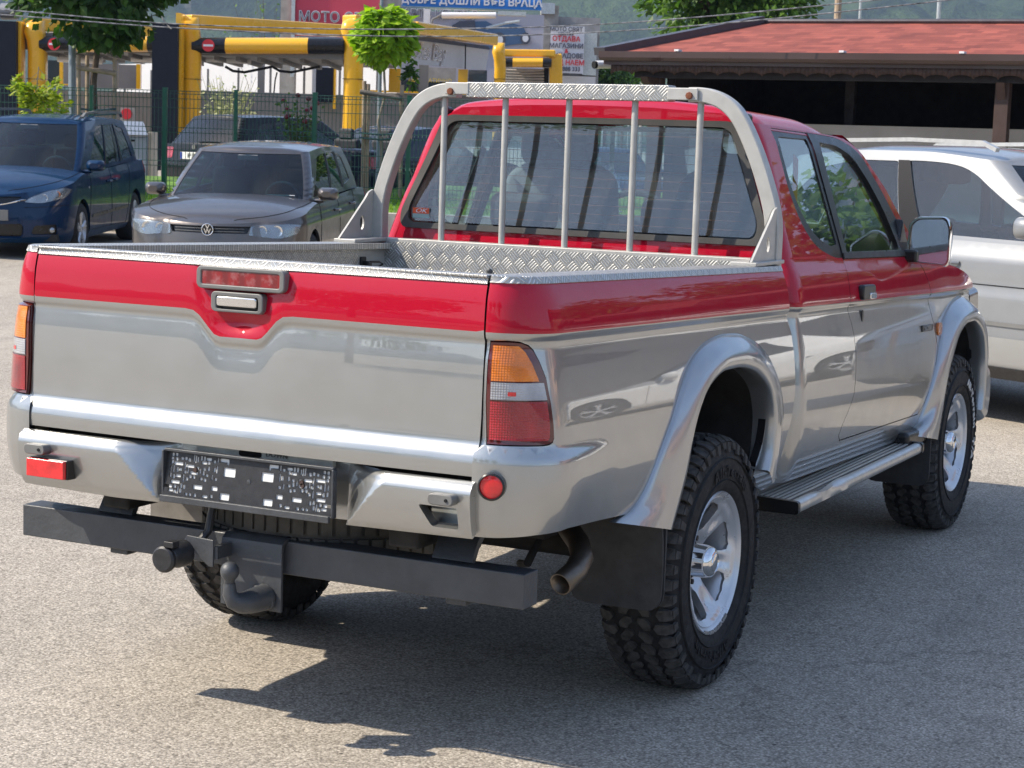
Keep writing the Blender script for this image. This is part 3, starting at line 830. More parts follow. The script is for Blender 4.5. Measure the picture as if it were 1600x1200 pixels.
bd = thing('bird', 'small grey brown bird perched on the upper cable beside the dark tree', 'bird', bp_-Vector((0,0,.06)), CYAW+1.2)
def skinbody():
    m = MB(); rows = []
    for (x, z, r) in ((-.10,-.075,.006),(-.07,-.055,.018),(-.035,-.02,.040),(0,.015,.050),(.02,.045,.046),(.032,.072,.030),(.040,.090,.026),(.050,.106,.026),(.058,.118,.016),(.060,.124,.003)):
        rows.append([Vector((x+r*.8*cos(a)*.7, r*sin(a)*.8, z+r*.8*cos(a)*.7)) for a in [2*pi*k/12 for k in range(12)]])
    m.grid(rows, close=True); m.tube([(.06,0,.108),(.085,0,.102)], [.007,.001], 6); m.tube([(-.08,0,-.06),(-.16,0,-.13)], 1, sec=[(-.006,-.02),(.006,-.02),(.006,.02),(-.006,.02)])
    m.tube([(.01,.015,.0),(.02,.015,-.05)], .004, 5); m.tube([(.01,-.015,.0),(.02,-.015,-.05)], .004, 5)
    return m
skinbody().tf(Matrix.Scale(.62, 4)).tf(Matrix.Translation((0,0,.03))).build('body', 'bird_grey', bd)

# ------------------------------------------------------------------ car wash
cw, CM = vthing('car_wash', 'grey car wash block with yellow rounded frames and black and yellow beams', 'car wash', (50, 8, .5))
def ycol(px0, px1, ytop, d, ybot=210, head=None):
    a = VF((px0+px1)/2, 150, d); w = abs(VF(px0, 150, d).y-VF(px1, 150, d).y)/2; zt_ = VF((px0+px1)/2, ytop, d).z
    m = MB(); rows = []
    for (z, k, dx, dy) in ((.4,1,0,0),(zt_*.45,1,0,0),(zt_-.75,1,0,0),(zt_-.50,1.02,-.03,.02),(zt_-.30,1.12,-.08,.06),(zt_-.10,1.0,-.05,.05),(zt_,.7,.1,0)):
        rows.append([Vector((d+.25+dx+x*k, a.y+dy+y*k, z)) for x, y in rrect(-.25, -w, .25, w, min(w, .25)*.75)])
    m.grid(rows, close=True).add(rows[-1], [tuple(range(len(rows[-1])))])
    m.tf(CM).build('column', 'yellow_gloss', cw, ang=50)
    z = VF(px0, 123, d).z
    MB().box((d+.25, a.y, z), (.506, w*2+.006, .012)).tf(CM).build('column_joint', 'void', cw)
ycol(41, 69, 31, 48); ycol(282, 311, 26, 48); ycol(535, 565, 28, 48); ycol(771, 789, 66, 57)
def beam(segs, y0, y1, d, z1=None):
    for (x0, x1, mat) in segs:
        a, b = VF(x0, (y0+y1)/2, d), VF(x1, (y0+y1)/2, d); zc = (VF(x0, y0, d).z+VF(x0, y1, d).z)/2; zr = (VF(x1, y0, d).z+VF(x1, y1, d).z)/2; h = abs(VF(x0, y0, d).z-VF(x0, y1, d).z)/2
        rows = []
        for t in (0, .5, 1):
            c = a.lerp(b, t); z = zc+(zr-zc)*t
            rows.append([Vector((d+.2-.30*cos(an)*(1 if cos(an) > 0 else .3), c.y, z+h*sin(an))) for an in [2*pi*k/20 for k in range(20)]])
        MB().grid(rows, close=True).tf(CM).build('beam', mat, cw, ang=60)
beam([(62,119,'wash_black'),(119,230,'yellow_gloss'),(230,240,'wash_black')], 56, 81, 48.05)
beam([(300,352,'wash_black'),(352,481,'yellow_gloss'),(481,537,'wash_black')], 58, 84, 48.05)
beam([(0,26,'wash_roof')], 4, 30, 48.3)
def noentry(px, py, d, r=.28):
    c = VF(px, py, d); o = MB().lathe([(0,-.02),(r,-.02),(r,0)], 32, axis='x', c=c).tf(CM).build('no_entry_sign', 'no_entry_red', cw, ang=30)
    MB().box((c.x-.025, c.y, c.z), (.01, r*1.6, r*.34)).tf(CM).build('white_bar', 'sign_white', o)
noentry(84.5, 69, 47.65, .135*1.1); noentry(325.5, 71, 47.65, .15)
def rail(p0, p1, h=.32, w=.5, mat='yellow_gloss', nm='roof_rail'):
    a, b = VF(*p0), VF(*p1); m = MB()
    m.tube([a, b], 1, sec=[(-h/2,-w/2),(h/2,-w/2),(h/2,w/2),(-h/2,w/2)], up=(0,0,1)); m.tf(CM).build(nm, mat, cw, bevel=.05)
rail((290,33,48.3),(528,48,52)); rail((545,33,48.3),(640,43,50)); rail((640,43,50),(766,62,56)); rail((45,38,48.3),(240,52,52))
rail((298,29,48.2),(290,40,48.2)); rail((786,83,59),(868,84,59), .22); rail((868,84,59),(869,150,59), .4, .25, nm='column')
beam([(787,801,'wash_black'),(801,848,'yellow_gloss'),(848,862,'wash_black')], 90, 105, 58.5)
def pw(nm, x0, y0, x1, y1, d, mat, th=.1, b=0):
    return pb(MB(), x0, y0, x1, y1, d, th).tf(CM).build(nm, mat, cw, bevel=b)
pw('navy_pillar', 238, 36, 275, 300, 47.2, 'navy_panel', .9); pw('yellow_strip', 275, 20, 281, 210, 47.4, 'yellow_gloss', .5)
pw('navy_pillar', -20, 32, 25, 300, 47.6, 'navy_panel', .8); pw('yellow_strip', 25.5, 33, 33, 200, 47.8, 'yellow_gloss', .4)
# roof deck and ceiling
def quad(nm, P4, mat, th=.05):
    P4 = [Vector(p) for p in P4]; n = (P4[1]-P4[0]).cross(P4[2]-P4[0]).normalized()*th
    MB().add(P4+[p+n for p in P4], [(0,1,2,3),(7,6,5,4),(0,4,5,1),(1,5,6,2),(2,6,7,3),(3,7,4,0)]).tf(CM).build(nm, mat, cw)
za = VF(300, 86, 48.5).z
MB().bb((48.5, VF(25,80,48).y, za), (53, VF(600,80,48).y, za+.10)).tf(CM).build('ceiling', 'wash_roof', cw)
for px in range(60, 600, 34):
    MB().bb((48.6, VF(px,80,48).y-.05, za-.10), (53, VF(px,80,48).y+.05, za)).tf(CM).build('ceiling_joist', 'wash_grey', cw)
MB().bb((48.3, VF(25,80,48).y, za), (48.5, VF(240,80,48).y, za+.42)).bb((48.3, VF(300,80,48).y, za), (48.5, VF(540,80,48).y, za+.42)).tf(CM).build('fascia', 'wash_grey', cw)
# back panels, low walls
pw('steel_post', 403, 92, 412, 150, 56.9, 'wash_grey', .2); pw('navy_pillar', 494, 105, 521, 160, 56, 'navy_panel', .4); pw('yellow_strip', 521, 105, 524, 170, 56, 'yellow_gloss', .3)
pw('low_wall', 310, 141, 540, 230, 56.5, 'wash_grey', .2); pw('low_wall', 66, 139, 240, 230, 55, 'wash_dirty', .2)
pw('side_wall', 100, 98, 213, 139, 57, 'wash_dirty'); pw('yellow_strip', 213, 100, 219, 139, 54.5, 'yellow_gloss', .2); pw('dark_window', 75, 94, 92, 130, 54.5, 'window_dark'); pw('yellow_strip', 93, 94, 98, 132, 54.4, 'yellow_gloss', .1); pw('yellow_strip', 74, 130, 106, 133, 54.4, 'yellow_gloss', .1)
pw('steel_post', 178, 90, 183, 139, 54, 'wash_grey', .2)
for x0 in (322, 560, 205, 90):
    a, b = VF(x0, 91, 50), VF(x0+70, 95, 50); MB().tube([a, b], .09, 10).tf(CM).build('lamp_tube', 'sign_white', cw)
for x0 in (352, 425):
    MB().tube([VF(x0,104,49.5), VF(x0+12,111,49.5), VF(x0+30,113,49.5), VF(x0+75,104,49.5)], .035, 7).tf(CM).build('hose_boom', 'trim_black', cw)
MB().tube([VF(433,113,49.5), VF(430,125,49.5), VF(428,145,49.5)], .02, 6).tf(CM).build('hose', 'trim_black', cw)
# canopy with lettering
A0, A1, B0, B1 = VF(566, 47, 48.6), VF(765, 74, 56), VF(566, 94, 48.6), VF(759, 109, 55.8)
quad('canopy_panel', [A0, A1, B1, B0], 'sign_grey', .08)
def up(p, z): return Vector((p.x, p.y, p.z+z))
quad('navy_stripe', [up(A0,.06)+Vector((-.03,0,0)), up(A1,.02)+Vector((-.03,0,0)), up(A1,-.07)+Vector((-.03,0,0)), up(A0,-.07)+Vector((-.03,0,0))], 'sign_navy', .04)
MB().tube([VF(727.5,70,54.2)+Vector((-.06,0,0)), VF(727,108,54.2)+Vector((-.06,0,0))], .02, 5).tf(CM).build('panel_joint', 'void', cw)
cx = (A1-A0); cpos = CM @ (VF(661, 81, 51.9)+Vector((-.10, 0, 0)))
Mt = basis(cpos, Vector((cx.x, cx.y, cx.z)), (0,0,1))
text('lettering', 'Bubbles Bay', 'sign_white', .60, Mt, cw, ext=.02, shear=.25, sx=.98, bold=.008)
text('lettering', 'Bubbles Bay', 'sign_dark', .60, Mt @ Matrix.Translation((0,0,.021)), cw, ext=.002, shear=.25, sx=.98, bold=-.016)
pw('column', 608, 107, 625, 144, 52, 'yellow_gloss', .3); pw('dark_window', 625, 124, 655, 146, 57, 'window_dark'); pw('low_wall', 566, 144, 760, 230, 56, 'wash_grey', .2); pw('yellow_strip', 566, 143, 760, 146.5, 55.9, 'yellow_gloss', .1)
pw('steel_post', 655, 97, 668, 150, 53, 'wash_grey', .3); pw('shutter', 668, 105, 712, 126, 57, 'concrete_grey'); pw('dark_window', 668, 127, 712, 146, 57, 'window_dark'); pw('column', 716, 108, 730, 146, 54, 'yellow_gloss', .3); pw('dark_window', 732, 109, 760, 150, 57, 'window_dark')
c_ = CM @ (VF(672, 126, 56.8)); text('lettering', 'АВТОМАТИЧНО', 'sign_yellow', .16, basis(c_+Vector((-.02,0,0)), (0,-1,0), (0,0,1)), cw, ext=.01)
pw('curtain', 788, 106, 850, 160, 59.3, 'concrete_grey'); pw('trim_post', 850, 106, 856, 160, 59.2, 'void')
for i in range(5):
    MB().tube([VF(788,109+4.5*i,59.2), VF(820,111+4*i,59.15), VF(850,110+4.5*i,59.2)], .03, 5).tf(CM).build('curtain_fold', 'concrete', cw)
wh, WM = vthing('added_white_hall', 'long white hall added with its plain wall turned to the sun, seen through the bays of the car wash', 'building', (66, 8, .4))
a_ = VF(190, 150, 66); b_ = VF(640, 150, 66)
# hall added for the bright white behind the bays, wall turned sunward to the left
MB().add([(74, a_.y+2, .4), (59, b_.y, .4), (59, b_.y, 4.2), (74, a_.y+2, 4.2), (90, a_.y+2, .4), (88, b_.y, .4), (88, b_.y, 4.2), (90, a_.y+2, 4.2)], [(0,1,2,3),(4,7,6,5),(0,4,5,1),(1,5,6,2),(2,6,7,3),(3,7,4,0)]).tf(WM).build('wall', 'wash_white', wh)
for k in range(9):
    t = (k+.5)/9; MB().bb((74-15*t-.06, a_.y+2+(b_.y-a_.y-2)*t-.03, .5), (74-15*t+.02, a_.y+2+(b_.y-a_.y-2)*t+.03, 3.95)).tf(WM).build('panel_joint', 'wash_grey', wh)
# waste bins / vacuum machine behind the fence
vm, VM = vthing('vacuum_machine', 'steel vacuum machine with a slanted lid behind the fence, left of the black pillar', 'machine', VF(206, 280, 33))
a = VF(187, 210, 33); b = VF(229, 280, 33)
pb(MB(), 190, 213, 230, 300, 33, .5).tf(VM).build('cabinet', 'steel_box', vm, bevel=.02)
pb(MB(), 230, 205, 238, 300, 33.05, .45).tf(VM).build('side_panel', 'cream_metal', vm, bevel=.02)
q0, q1, q2, q3 = VF(184,210,32.9), VF(231,211,32.9), VF(224,190,33.3), VF(188,189,33.3)
MB().add([q0,q1,q2,q3]+[q+Vector((.05,0,-.03)) for q in (q0,q1,q2,q3)], [(0,1,2,3),(7,6,5,4),(0,4,5,1),(1,5,6,2),(2,6,7,3),(3,7,4,0)]).tf(VM).build('lid', 'steel_box', vm)
pb(MB(), 204, 218, 210, 221, 32.98, .03).tf(VM).build('coin_slot', 'void', vm)
ns, NM = vthing('round_red_sign', 'round red sign on a beige board behind the steel vacuum machine', 'sign', VF(198, 200, 36))
pb(MB(), 188, 168, 210, 195, 36, .05).tf(NM).build('board', 'plaster_beige', ns)
MB().lathe([(0,-.03),(.10,-.03),(.10,0)], 28, axis='x', c=VF(198,178,36)).tf(NM).build('red_disc', 'no_entry_red', ns, ang=30)
for px in (195, 202, 208, 224, 230):
    pass
# ------------------------------------------------------------------ billboards and the buildings that carry them
def vtext(par, M0, s, mat, px, py, d, size, sx=1.0, bold=0.0, align='CENTER', ext=.02):
    c = M0 @ VF(px, py, d); return text('lettering', s, mat, size, basis(c, (0,-1,.0), (0,.0,1)), par, ext=ext, sx=sx, bold=bold, align=align)
b1, B1M = vthing('billboard', 'red billboard with МОТО СВЯТ in grey letters above the car wash', 'billboard', VF(525, 200, 62))
pb(MB(), 458, -40, 596, 60, 62, .15).tf(B1M).build('board', 'sign_red', b1)
pb(MB(), 440, -60, 458, 200, 62.1, .6).tf(B1M).build('concrete_pier', 'concrete', b1); pb(MB(), 596, -60, 621, 200, 62.1, .6).tf(B1M).build('concrete_pier', 'concrete', b1)
pb(MB(), 456.5, -60, 459, 120, 61.9, .1).tf(B1M).build('steel_edge', 'galv', b1)
vtext(b1, B1M, 'МОТО СВЯТ', 'sign_white', 466, 26, 61.97, .44, .98, .012, 'LEFT'); vtext(b1, B1M, 'МОТО СВЯТ', 'sign_dark', 466, 26, 61.94, .44, .98, -.012, 'LEFT'); vtext(b1, B1M, 'ЦЕНТЪР', 'sign_dark', 476, 43, 61.97, .26, 1.5, 0, 'LEFT')
b2, B2M = vthing('billboard', 'blue and mauve billboard welcoming visitors, with an old blue car printed on it', 'billboard', VF(733, 200, 64))
pb(MB(), 622, -40, 846, 16, 64, .15).tf(B2M).build('blue_band', 'sign_blue', b2); pb(MB(), 622, 16, 846, 150, 64.02, .15).tf(B2M).build('board', 'sign_mauve', b2)
vtext(b2, B2M, 'ДОБРЕ ДОШЛИ ВЪВ ВРАЦА', 'sign_white', 737, 2.5, 63.97, .335, 1.0, .010)
vtext(b2, B2M, 'АВТО ЦЕНТЪР', 'sign_white', 630, 21, 63.97, .36, .95, .016, 'LEFT'); vtext(b2, B2M, 'АВТО ЦЕНТЪР', 'sign_dark', 630, 21, 63.94, .36, .95, -.004, 'LEFT')
# printed old car: wings, body, grille, wheels
def flat(px_poly, d, mat, par, M0, nm):
    v = [VF(x, y, d) for x, y in px_poly]; MB().add(v+[q+Vector((.02,0,0)) for q in v], [tuple(range(len(v)))]).tf(M0).build(nm, mat, par, smooth=False, recalc=False)
flat([(706,60),(712,52),(720,50),(724,34),(760,33),(772,40),(800,36),(818,42),(824,56),(820,68),(800,70),(775,74),(760,78),(735,82),(712,80)], 63.97, 'print_blue', b2, B2M, 'printed_car')
flat([(706,40),(718,33),(742,32),(744,56),(708,58)], 63.95, 'print_slate', b2, B2M, 'printed_grille')
for (x, y, r) in ((780,62,10),(821,60,8)):
    flat([(x+r*cos(a), y+r*1.15*sin(a)) for a in [2*pi*k/24 for k in range(24)]], 63.93, 'print_slate', b2, B2M, 'printed_wheel')
    flat([(x+r*.6*cos(a), y+r*.7*sin(a)) for a in [2*pi*k/24 for k in range(24)]], 63.91, 'sign_white', b2, B2M, 'printed_hub')
b3, B3M = vthing('concrete_building', 'grey concrete building carrying the small white sign, left of the mountain gap', 'building', VF(888, 220, 68))
pb(MB(), 846, 8, 866, 220, 68, 3).tf(B3M).build('wall', 'concrete', b3); pb(MB(), 866, 26, 931, 220, 68.3, 3).tf(B3M).build('wall', 'concrete_grey', b3); pb(MB(), 846, 4, 867, 22, 67.8, .2).tf(B3M).build('parapet', 'galv', b3)
pb(MB(), 912, 50, 931, 118, 68.1, .2).tf(B3M).build('side_panel', 'galv', b3); pb(MB(), 868, 118, 930, 135, 68.0, .2).tf(B3M).build('ledge', 'wash_white', b3)
sg_, SM = vthing('white_sign', 'white sign with red and grey Bulgarian lettering on the concrete building', 'sign', VF(886, 115, 67.6))
pb(MB(), 861, 40, 911, 115, 67.6, .08).tf(SM).build('board', 'sign_white', sg_)
for (s, mt, y, sz) in (('МОТО СВЯТ','sign_dark',46,.20),('ЦЕНТЪР','sign_dark',53,.14),('ОТДАВА','no_entry_red',61,.24),('МАГАЗИНИ','sign_dark',72,.22),('&','no_entry_red',80,.20),('СКЛАДОВЕ','sign_dark',87.5,.22),('ПОД НАЕМ','no_entry_red',98,.24),('087 888 333','sign_dark',108,.20)):
    vtext(sg_, SM, s, mt, 885, y, 67.57, sz, .95, .004, ext=.008)
# fluorescent arm of the car wash
fa, FAM = vthing('tube_light', 'white steel frame with a long tube lamp in front of the blue billboard', 'lamp', VF(665, 60, 55))
pb(MB(), 662, 14, 671, 58, 55, .15).tf(FAM).build('frame', 'sign_white', fa); pb(MB(), 662, 13, 778, 17, 55, .15).tf(FAM).build('frame', 'sign_white', fa)
MB().tube([VF(690,24,54.8), VF(775,24,54.8)], .085, 12).tf(FAM).build('tube_lamp', 'sign_white', fa); MB().tube([VF(671,48,54.8), VF(676,30,54.8), VF(690,23,54.8)], .03, 8).tf(FAM).build('bracket', 'bezel_grey', fa)
MB().tube([VF(760,44,54.8), VF(790,36,54.8), VF(812,33,54.8)], .04, 7).tf(FAM).build('bracket', 'galv', fa)
pb(MB(), 778, 17, 822, 25, 54.9, .3).tf(FAM).build('lamp_hood', 'galv', fa)

# ------------------------------------------------------------------ red roofed shelter
sh = thing('shelter', 'long open shelter with red shingle roof, brown gutter and scalloped fascia', 'shelter', (20.5, -4, .05))
SO = Matrix.Translation((-20.5, 4, -.05))
EX, EY, EZ = 18.3, 7.68, 2.86
yend = -20; xb = EX+9.6; rw_ = 3.0; RZ = 3.47
def roofpoly():
    e = [Vector((EX,EY,EZ)), Vector((EX,yend,EZ)), Vector((EX+rw_,yend,RZ)), Vector((EX+rw_,EY-rw_*.36,RZ)), Vector((xb,EY,EZ)), Vector((xb,yend,EZ)), Vector((xb-rw_,yend,RZ)), Vector((xb-rw_,EY-rw_*.36,RZ))]
    return e, [(0,1,2,3),(4,7,6,5),(0,3,7,4),(3,2,6,7),(0,4,5,1)]
e, f = roofpoly()
MB().add(e, f).tf(SO).build('roof', 'red_shingle', sh, smooth=False)
MB().tube([e[0]+Vector((-.05,.05,.03)), e[3]+Vector((0,0,.05))], 1, sec=[(-.05,-.10),(.05,-.10),(.05,.10),(-.05,.10)]).tube([e[3]+Vector((0,.1,.03)), e[2]+Vector((0,0,.03))], .035, 8).tf(SO).build('ridge_cap', 'ridge_metal', sh)
MB().tube([(EX-.07,EY+.02,EZ-.02),(EX-.07,yend,EZ-.02)], 1, sec=[(.05,-.07),(.05,.07),(-.03,.07),(-.07,.03),(-.07,-.03),(-.03,-.07)]).bb((EX-.012,EY,EZ-.14),(EX+.03,yend,EZ-.02)).tf(SO).build('gutter', 'brown_metal', sh, ang=25)
fs = []
y = EY-.1; n = 0
pf = [(EY-.1, EZ-.13)]; pl_ = []
yy = EY-.1
while yy > yend:
    for k in range(6): pl_.append((yy-.15+.15*cos(pi*k/6)-.0, EZ-.265+.05*(1-sin(pi*k/6))*-1+.05))
    yy -= .30
poly = [(EY-.1, EZ-.12)]+pl_+[(yend, EZ-.12)]
m_ = MB(); tops = [(p[0], EZ-.12) for p in pl_]
for a, b, c, d in zip(pl_, pl_[1:], tops[1:], tops): m_.add([(EX+.02,*a),(EX+.02,*b),(EX+.02,*c),(EX+.02,*d)], [(0,1,2,3)])
m_.tf(SO).build('fascia_board', 'brown_wood', sh, solid=.03)
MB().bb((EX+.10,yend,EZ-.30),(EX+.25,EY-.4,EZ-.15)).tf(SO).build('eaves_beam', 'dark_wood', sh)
for y in (7.0, 2.45, -2.2, -6.8, -11.4, -16):
    MB().bb((EX+.14,y-.085,0),(EX+.31,y+.085,EZ-.28)).tf(SO).build('post', 'brown_wood', sh, bevel=.008)
    MB().prism([(EX+.225,EZ-.30),(EX-.25,EZ-.30),(EX-.20,EZ-.36),(EX+.0,EZ-.42),(EX+.14,EZ-.60),(EX+.225,EZ-.62)] if y > 6 else [(EX+.14,EZ-.30),(EX+.0,EZ-.30),(EX+.14,EZ-.50)], y-.05, y+.05, 'y').tf(SO).build('post_brace', 'brown_wood', sh)
MB().bb((EX+.9,6.8,0),(EX+1.05,yend,2.02)).tf(SO).build('parapet_wall', 'plaster_beige', sh)
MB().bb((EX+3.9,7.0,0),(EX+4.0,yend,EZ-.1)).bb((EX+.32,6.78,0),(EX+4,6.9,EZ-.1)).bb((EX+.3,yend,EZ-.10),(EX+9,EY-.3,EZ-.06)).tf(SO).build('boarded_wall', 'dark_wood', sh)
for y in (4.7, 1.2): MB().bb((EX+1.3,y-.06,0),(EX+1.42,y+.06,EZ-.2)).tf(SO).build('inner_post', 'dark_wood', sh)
for i, y in enumerate((6.6, 4.4, 2.9, 1.0, -1.2)): MB().bb((EX-.15,y-.03,EZ+.035),(EX-.02,y+.03,EZ+.06)).tf(SO).build('gutter_clip', 'sign_white', sh)
# security camera under the corner
c = at(934, 99, 26.0); sc_ = thing('security_camera', 'white bullet security camera under the left corner of the shelter roof', 'camera', c+Vector((.25, -.05, 0)))
MB().tube([(-.15,.12,-.015),(.05,0,.0)], .055, 14).build('housing', 'camera_white', sc_); MB().tube([(-.185,.14,-.018),(-.12,.10,-.012)], .050, 14).build('lens', 'void', sc_); MB().tube([(.03,0,0),(.10,-.06,-.03),(.16,-.10,.10)], .028, 10).build('arm', 'camera_white', sc_)

# ------------------------------------------------------------------ beyond the frame: what the paint, glass and mirror reflect
pbd = thing('peach_building', 'peach coloured two storey house with dark windows beyond the right edge of the lot', 'building', (34, -27, 0), radians(12))
w_ = MB().bb((-13,-5,0),(13,5,6.8)).build('wall', 'plaster_peach', pbd)
MB().prism([(-5.6,6.8),(0,9.0),(5.6,6.8)], -13.6, 13.6, 'x').build('roof', 'red_shingle', pbd)
for i in range(7):
    for z in (1.0, 4.0): MB().bb((-12+i*3.7,4.98,z),(-10.4+i*3.7,5.04,z+1.5)).build('window', 'window_dark', pbd)
    for z in (1.0, 4.0): MB().bb((-13.04,-4.2+1.4*(i % 6),z),(-12.98,-3.4+1.4*(i % 6),z+1.5)).build('window', 'window_dark', pbd) if i < 6 else None
for i, (x, y, r, lab) in enumerate(((33,-10.5,3.5,'bushy tree behind the right part of the shelter'),(38,-18,3.6,'tall leafy tree beyond the right end of the shelter'),(-30,-6,3.6,'broad tree behind the photographer, rightmost of the row'),(-33,2,4.0,'broad tree behind the photographer, second from the right'),(-31,8,3.4,'broad tree behind the photographer, third from the right'),(-34,18,4.2,'broad tree behind the photographer, leftmost of the row'))):
    rnd = random.Random(60+i); o = thing('tree', lab, 'tree', (x, y, 0), 0)
    c = Vector((0, 0, r+2.0)); limbs((0,0,0), c, .16, .1, c, (r,r,r*.8), rnd).build('trunk', 'bark', o)
    leafcloud(c, (r, r, r*.8), 5000, .24, rnd, 70, shell=.3, long=1.2).build('crown', 'leaf_mid', o, recalc=False, smooth=False)
# ------------------------------------------------------------------ pickup: body surfaces (body frame, metres)
OFFS = [(0.4, 0.13), (0.5, 0.072), (0.56, 0.038), (0.65, 0.006), (0.72, -0.006), (0.8, -0.013), (0.86, -0.0115), (0.92, -0.0065), (0.97, -0.0005), (1.0, 0.004), (1.03, 0.0088), (1.06, 0.014), (1.105, 0.0222), (1.12, 0.0242), (1.134, 0.0225), (1.15, 0.01), (1.156, 0.0085), (1.2, 0.016), (1.25, 0.031), (1.285, 0.048), (1.31, 0.062)]
E_T = [(0.60,.0),(0.78,.024),(0.80,.029),(0.83,.031),(0.85,.027),(0.868,.018),(0.885,.0115),(0.92,.0096),(0.96,.0089),(1.0,.0078),(1.04,.0062),(1.08,.0040),(1.115,.0010),(1.13,-.0002),(1.143,.0055),(1.156,.007),(1.22,.002),(1.26,-.006),(1.29,-.018)]
E_C = [(0.55,-.05),(0.60,-.020),(0.64,.012),(0.69,.030),(0.76,.036),(0.83,.036),(0.862,.030),(0.876,.008),(0.90,.004),(1.0,.004),(1.08,.002),(1.115,-.004),(1.13,-.005),(1.143,.003),(1.156,.005),(1.22,.002),(1.26,-.006),(1.29,-.018)]
def bedP(sg):
    def P(u, z):
        o = spline(OFFS, z); e = spline(E_C, z)
        if u < -1.06:
            ph = (-1.06-u)/0.153; w = sin(min(ph, pi/2))**2
            x, y = -1.06-.165*sin(ph), .70+.14*cos(ph); nx, ny = -sin(ph)/.165, cos(ph)/.14; L = hypot(nx, ny); nx /= L; ny /= L
        else: w = 0; x, y, nx, ny = u, .84, 0, 1
        bl = spline([(0.60,-.004),(0.66,.012),(0.76,.020),(0.84,.016),(0.872,.0),(0.9,0)], z)*(1-sst(-1.10, -0.72, u))
        off = -(1-w)*(o-bl)+w*e
        return (x+nx*off, sg*(y+ny*off), z)
    return P
def tailP(y, z):
    e = spline(E_T, z)
    return (-1.225-e-.012*(1-(y/.7)**2), y, z)
def sideP(sg):
    def P(u, z):
        o = spline(OFFS, z)
        w = .84-.012*sst(2.6, 3.1, u)-.05*sst(3.0, 3.75, u)**1.5-(.09*sst(3.45, 3.85, u))
        return (u, sg*(w-o), z)
    return P
def ghP(sg):
    """cab side above the belt"""
    def P(u, z):
        t = z-1.305
        y = .783-.335*t-.10*max(0, t-.40)**1.2*4 if t > 0.40 else .783-.335*t
        y -= .05*sst(2.2, 3.0, u)*t
        return (u, sg*y, z)
    return P
# ------------------------------------------------------------------ the pickup
TRK = thing('pickup_truck', 'red over silver two-tone pickup with aluminium roll bar and black tow bar, filling the foreground', 'pickup truck', (0, 0, 0))
RAKE = True
def clipx(poly, x0):
    return poly
BEDGAP = [(.712,1.288),(.705,1.20),(.700,1.16),(.735,1.11),(.755,1.07),(.760,1.0),(.748,.88),(.715,.79),(.685,.72),(.665,.64),(.655,.56)]
ARCH_R_IN = [(-.44,.50),(-.40,.572),(-.298,.73),(-.267,.825),(-.212,.912),(-.131,.97),(-.02,.998),(.086,1.0),(.223,.985),(.344,.943),(.418,.887),(.451,.80),(.445,.715),(.42,.65),(.40,.50)]
ARCH_R_OUT = [(-.70,.628),(-.60,.645),(-.52,.70),(-.446,.796),(-.354,.885),(-.277,.962),(-.195,1.027),(-.128,1.058),(-.025,1.085),(.105,1.097),(.225,1.094),(.36,1.068),(.463,1.024),(.532,.967),(.585,.897),(.612,.803),(.61,.712),(.60,.612)]
ARCH_R_RID = [(-.43,.578),(-.36,.69),(-.30,.80),(-.25,.885),(-.183,.962),(-.099,1.005),(.013,1.030),(.132,1.030),(.259,1.010),(.383,.955),(.459,.883),(.492,.79),(.482,.70),(.455,.605)]
ARCH_F_IN = [(2.58,.46),(2.605,.538),(2.657,.626),(2.703,.745),(2.796,.881),(2.899,.975),(3.024,1.013),(3.159,1.018),(3.285,.985),(3.38,.91),(3.42,.80),(3.42,.70),(3.40,.60)]
ARCH_F_OUT = [(2.215,.595),(2.38,.588),(2.473,.617),(2.512,.694),(2.579,.793),(2.672,.909),(2.767,1.014),(2.915,1.080),(3.067,1.115),(3.19,1.125),(3.33,1.095),(3.45,1.02),(3.52,.92),(3.54,.80),(3.53,.68)]
ARCH_F_RID = [(2.57,.545),(2.62,.64),(2.67,.755),(2.755,.90),(2.86,1.00),(3.00,1.045),(3.16,1.05),(3.31,1.02),(3.42,.94),(3.465,.82),(3.465,.72),(3.45,.62)]
LAMP = [(-1.287,1.131),(-1.24,1.133),(-1.205,1.131),(-1.186,1.123),(-1.170,1.111),(-1.151,1.081),(-1.132,1.041),(-1.121,.986),(-1.115,.93),(-1.115,.90),(-1.120,.890),(-1.130,.885),(-1.147,.883),(-1.285,.883),(-1.291,.988),(-1.290,1.093)]
def scl(poly, d):
    cx = sum(p[0] for p in poly)/len(poly); cz = sum(p[1] for p in poly)/len(poly)
    return [(x+(d if x > cx else -d), z+(d if z > cz else -d)) for x, z in poly]
def red_silver(u, z): return 0 if z > 1.155 else 1
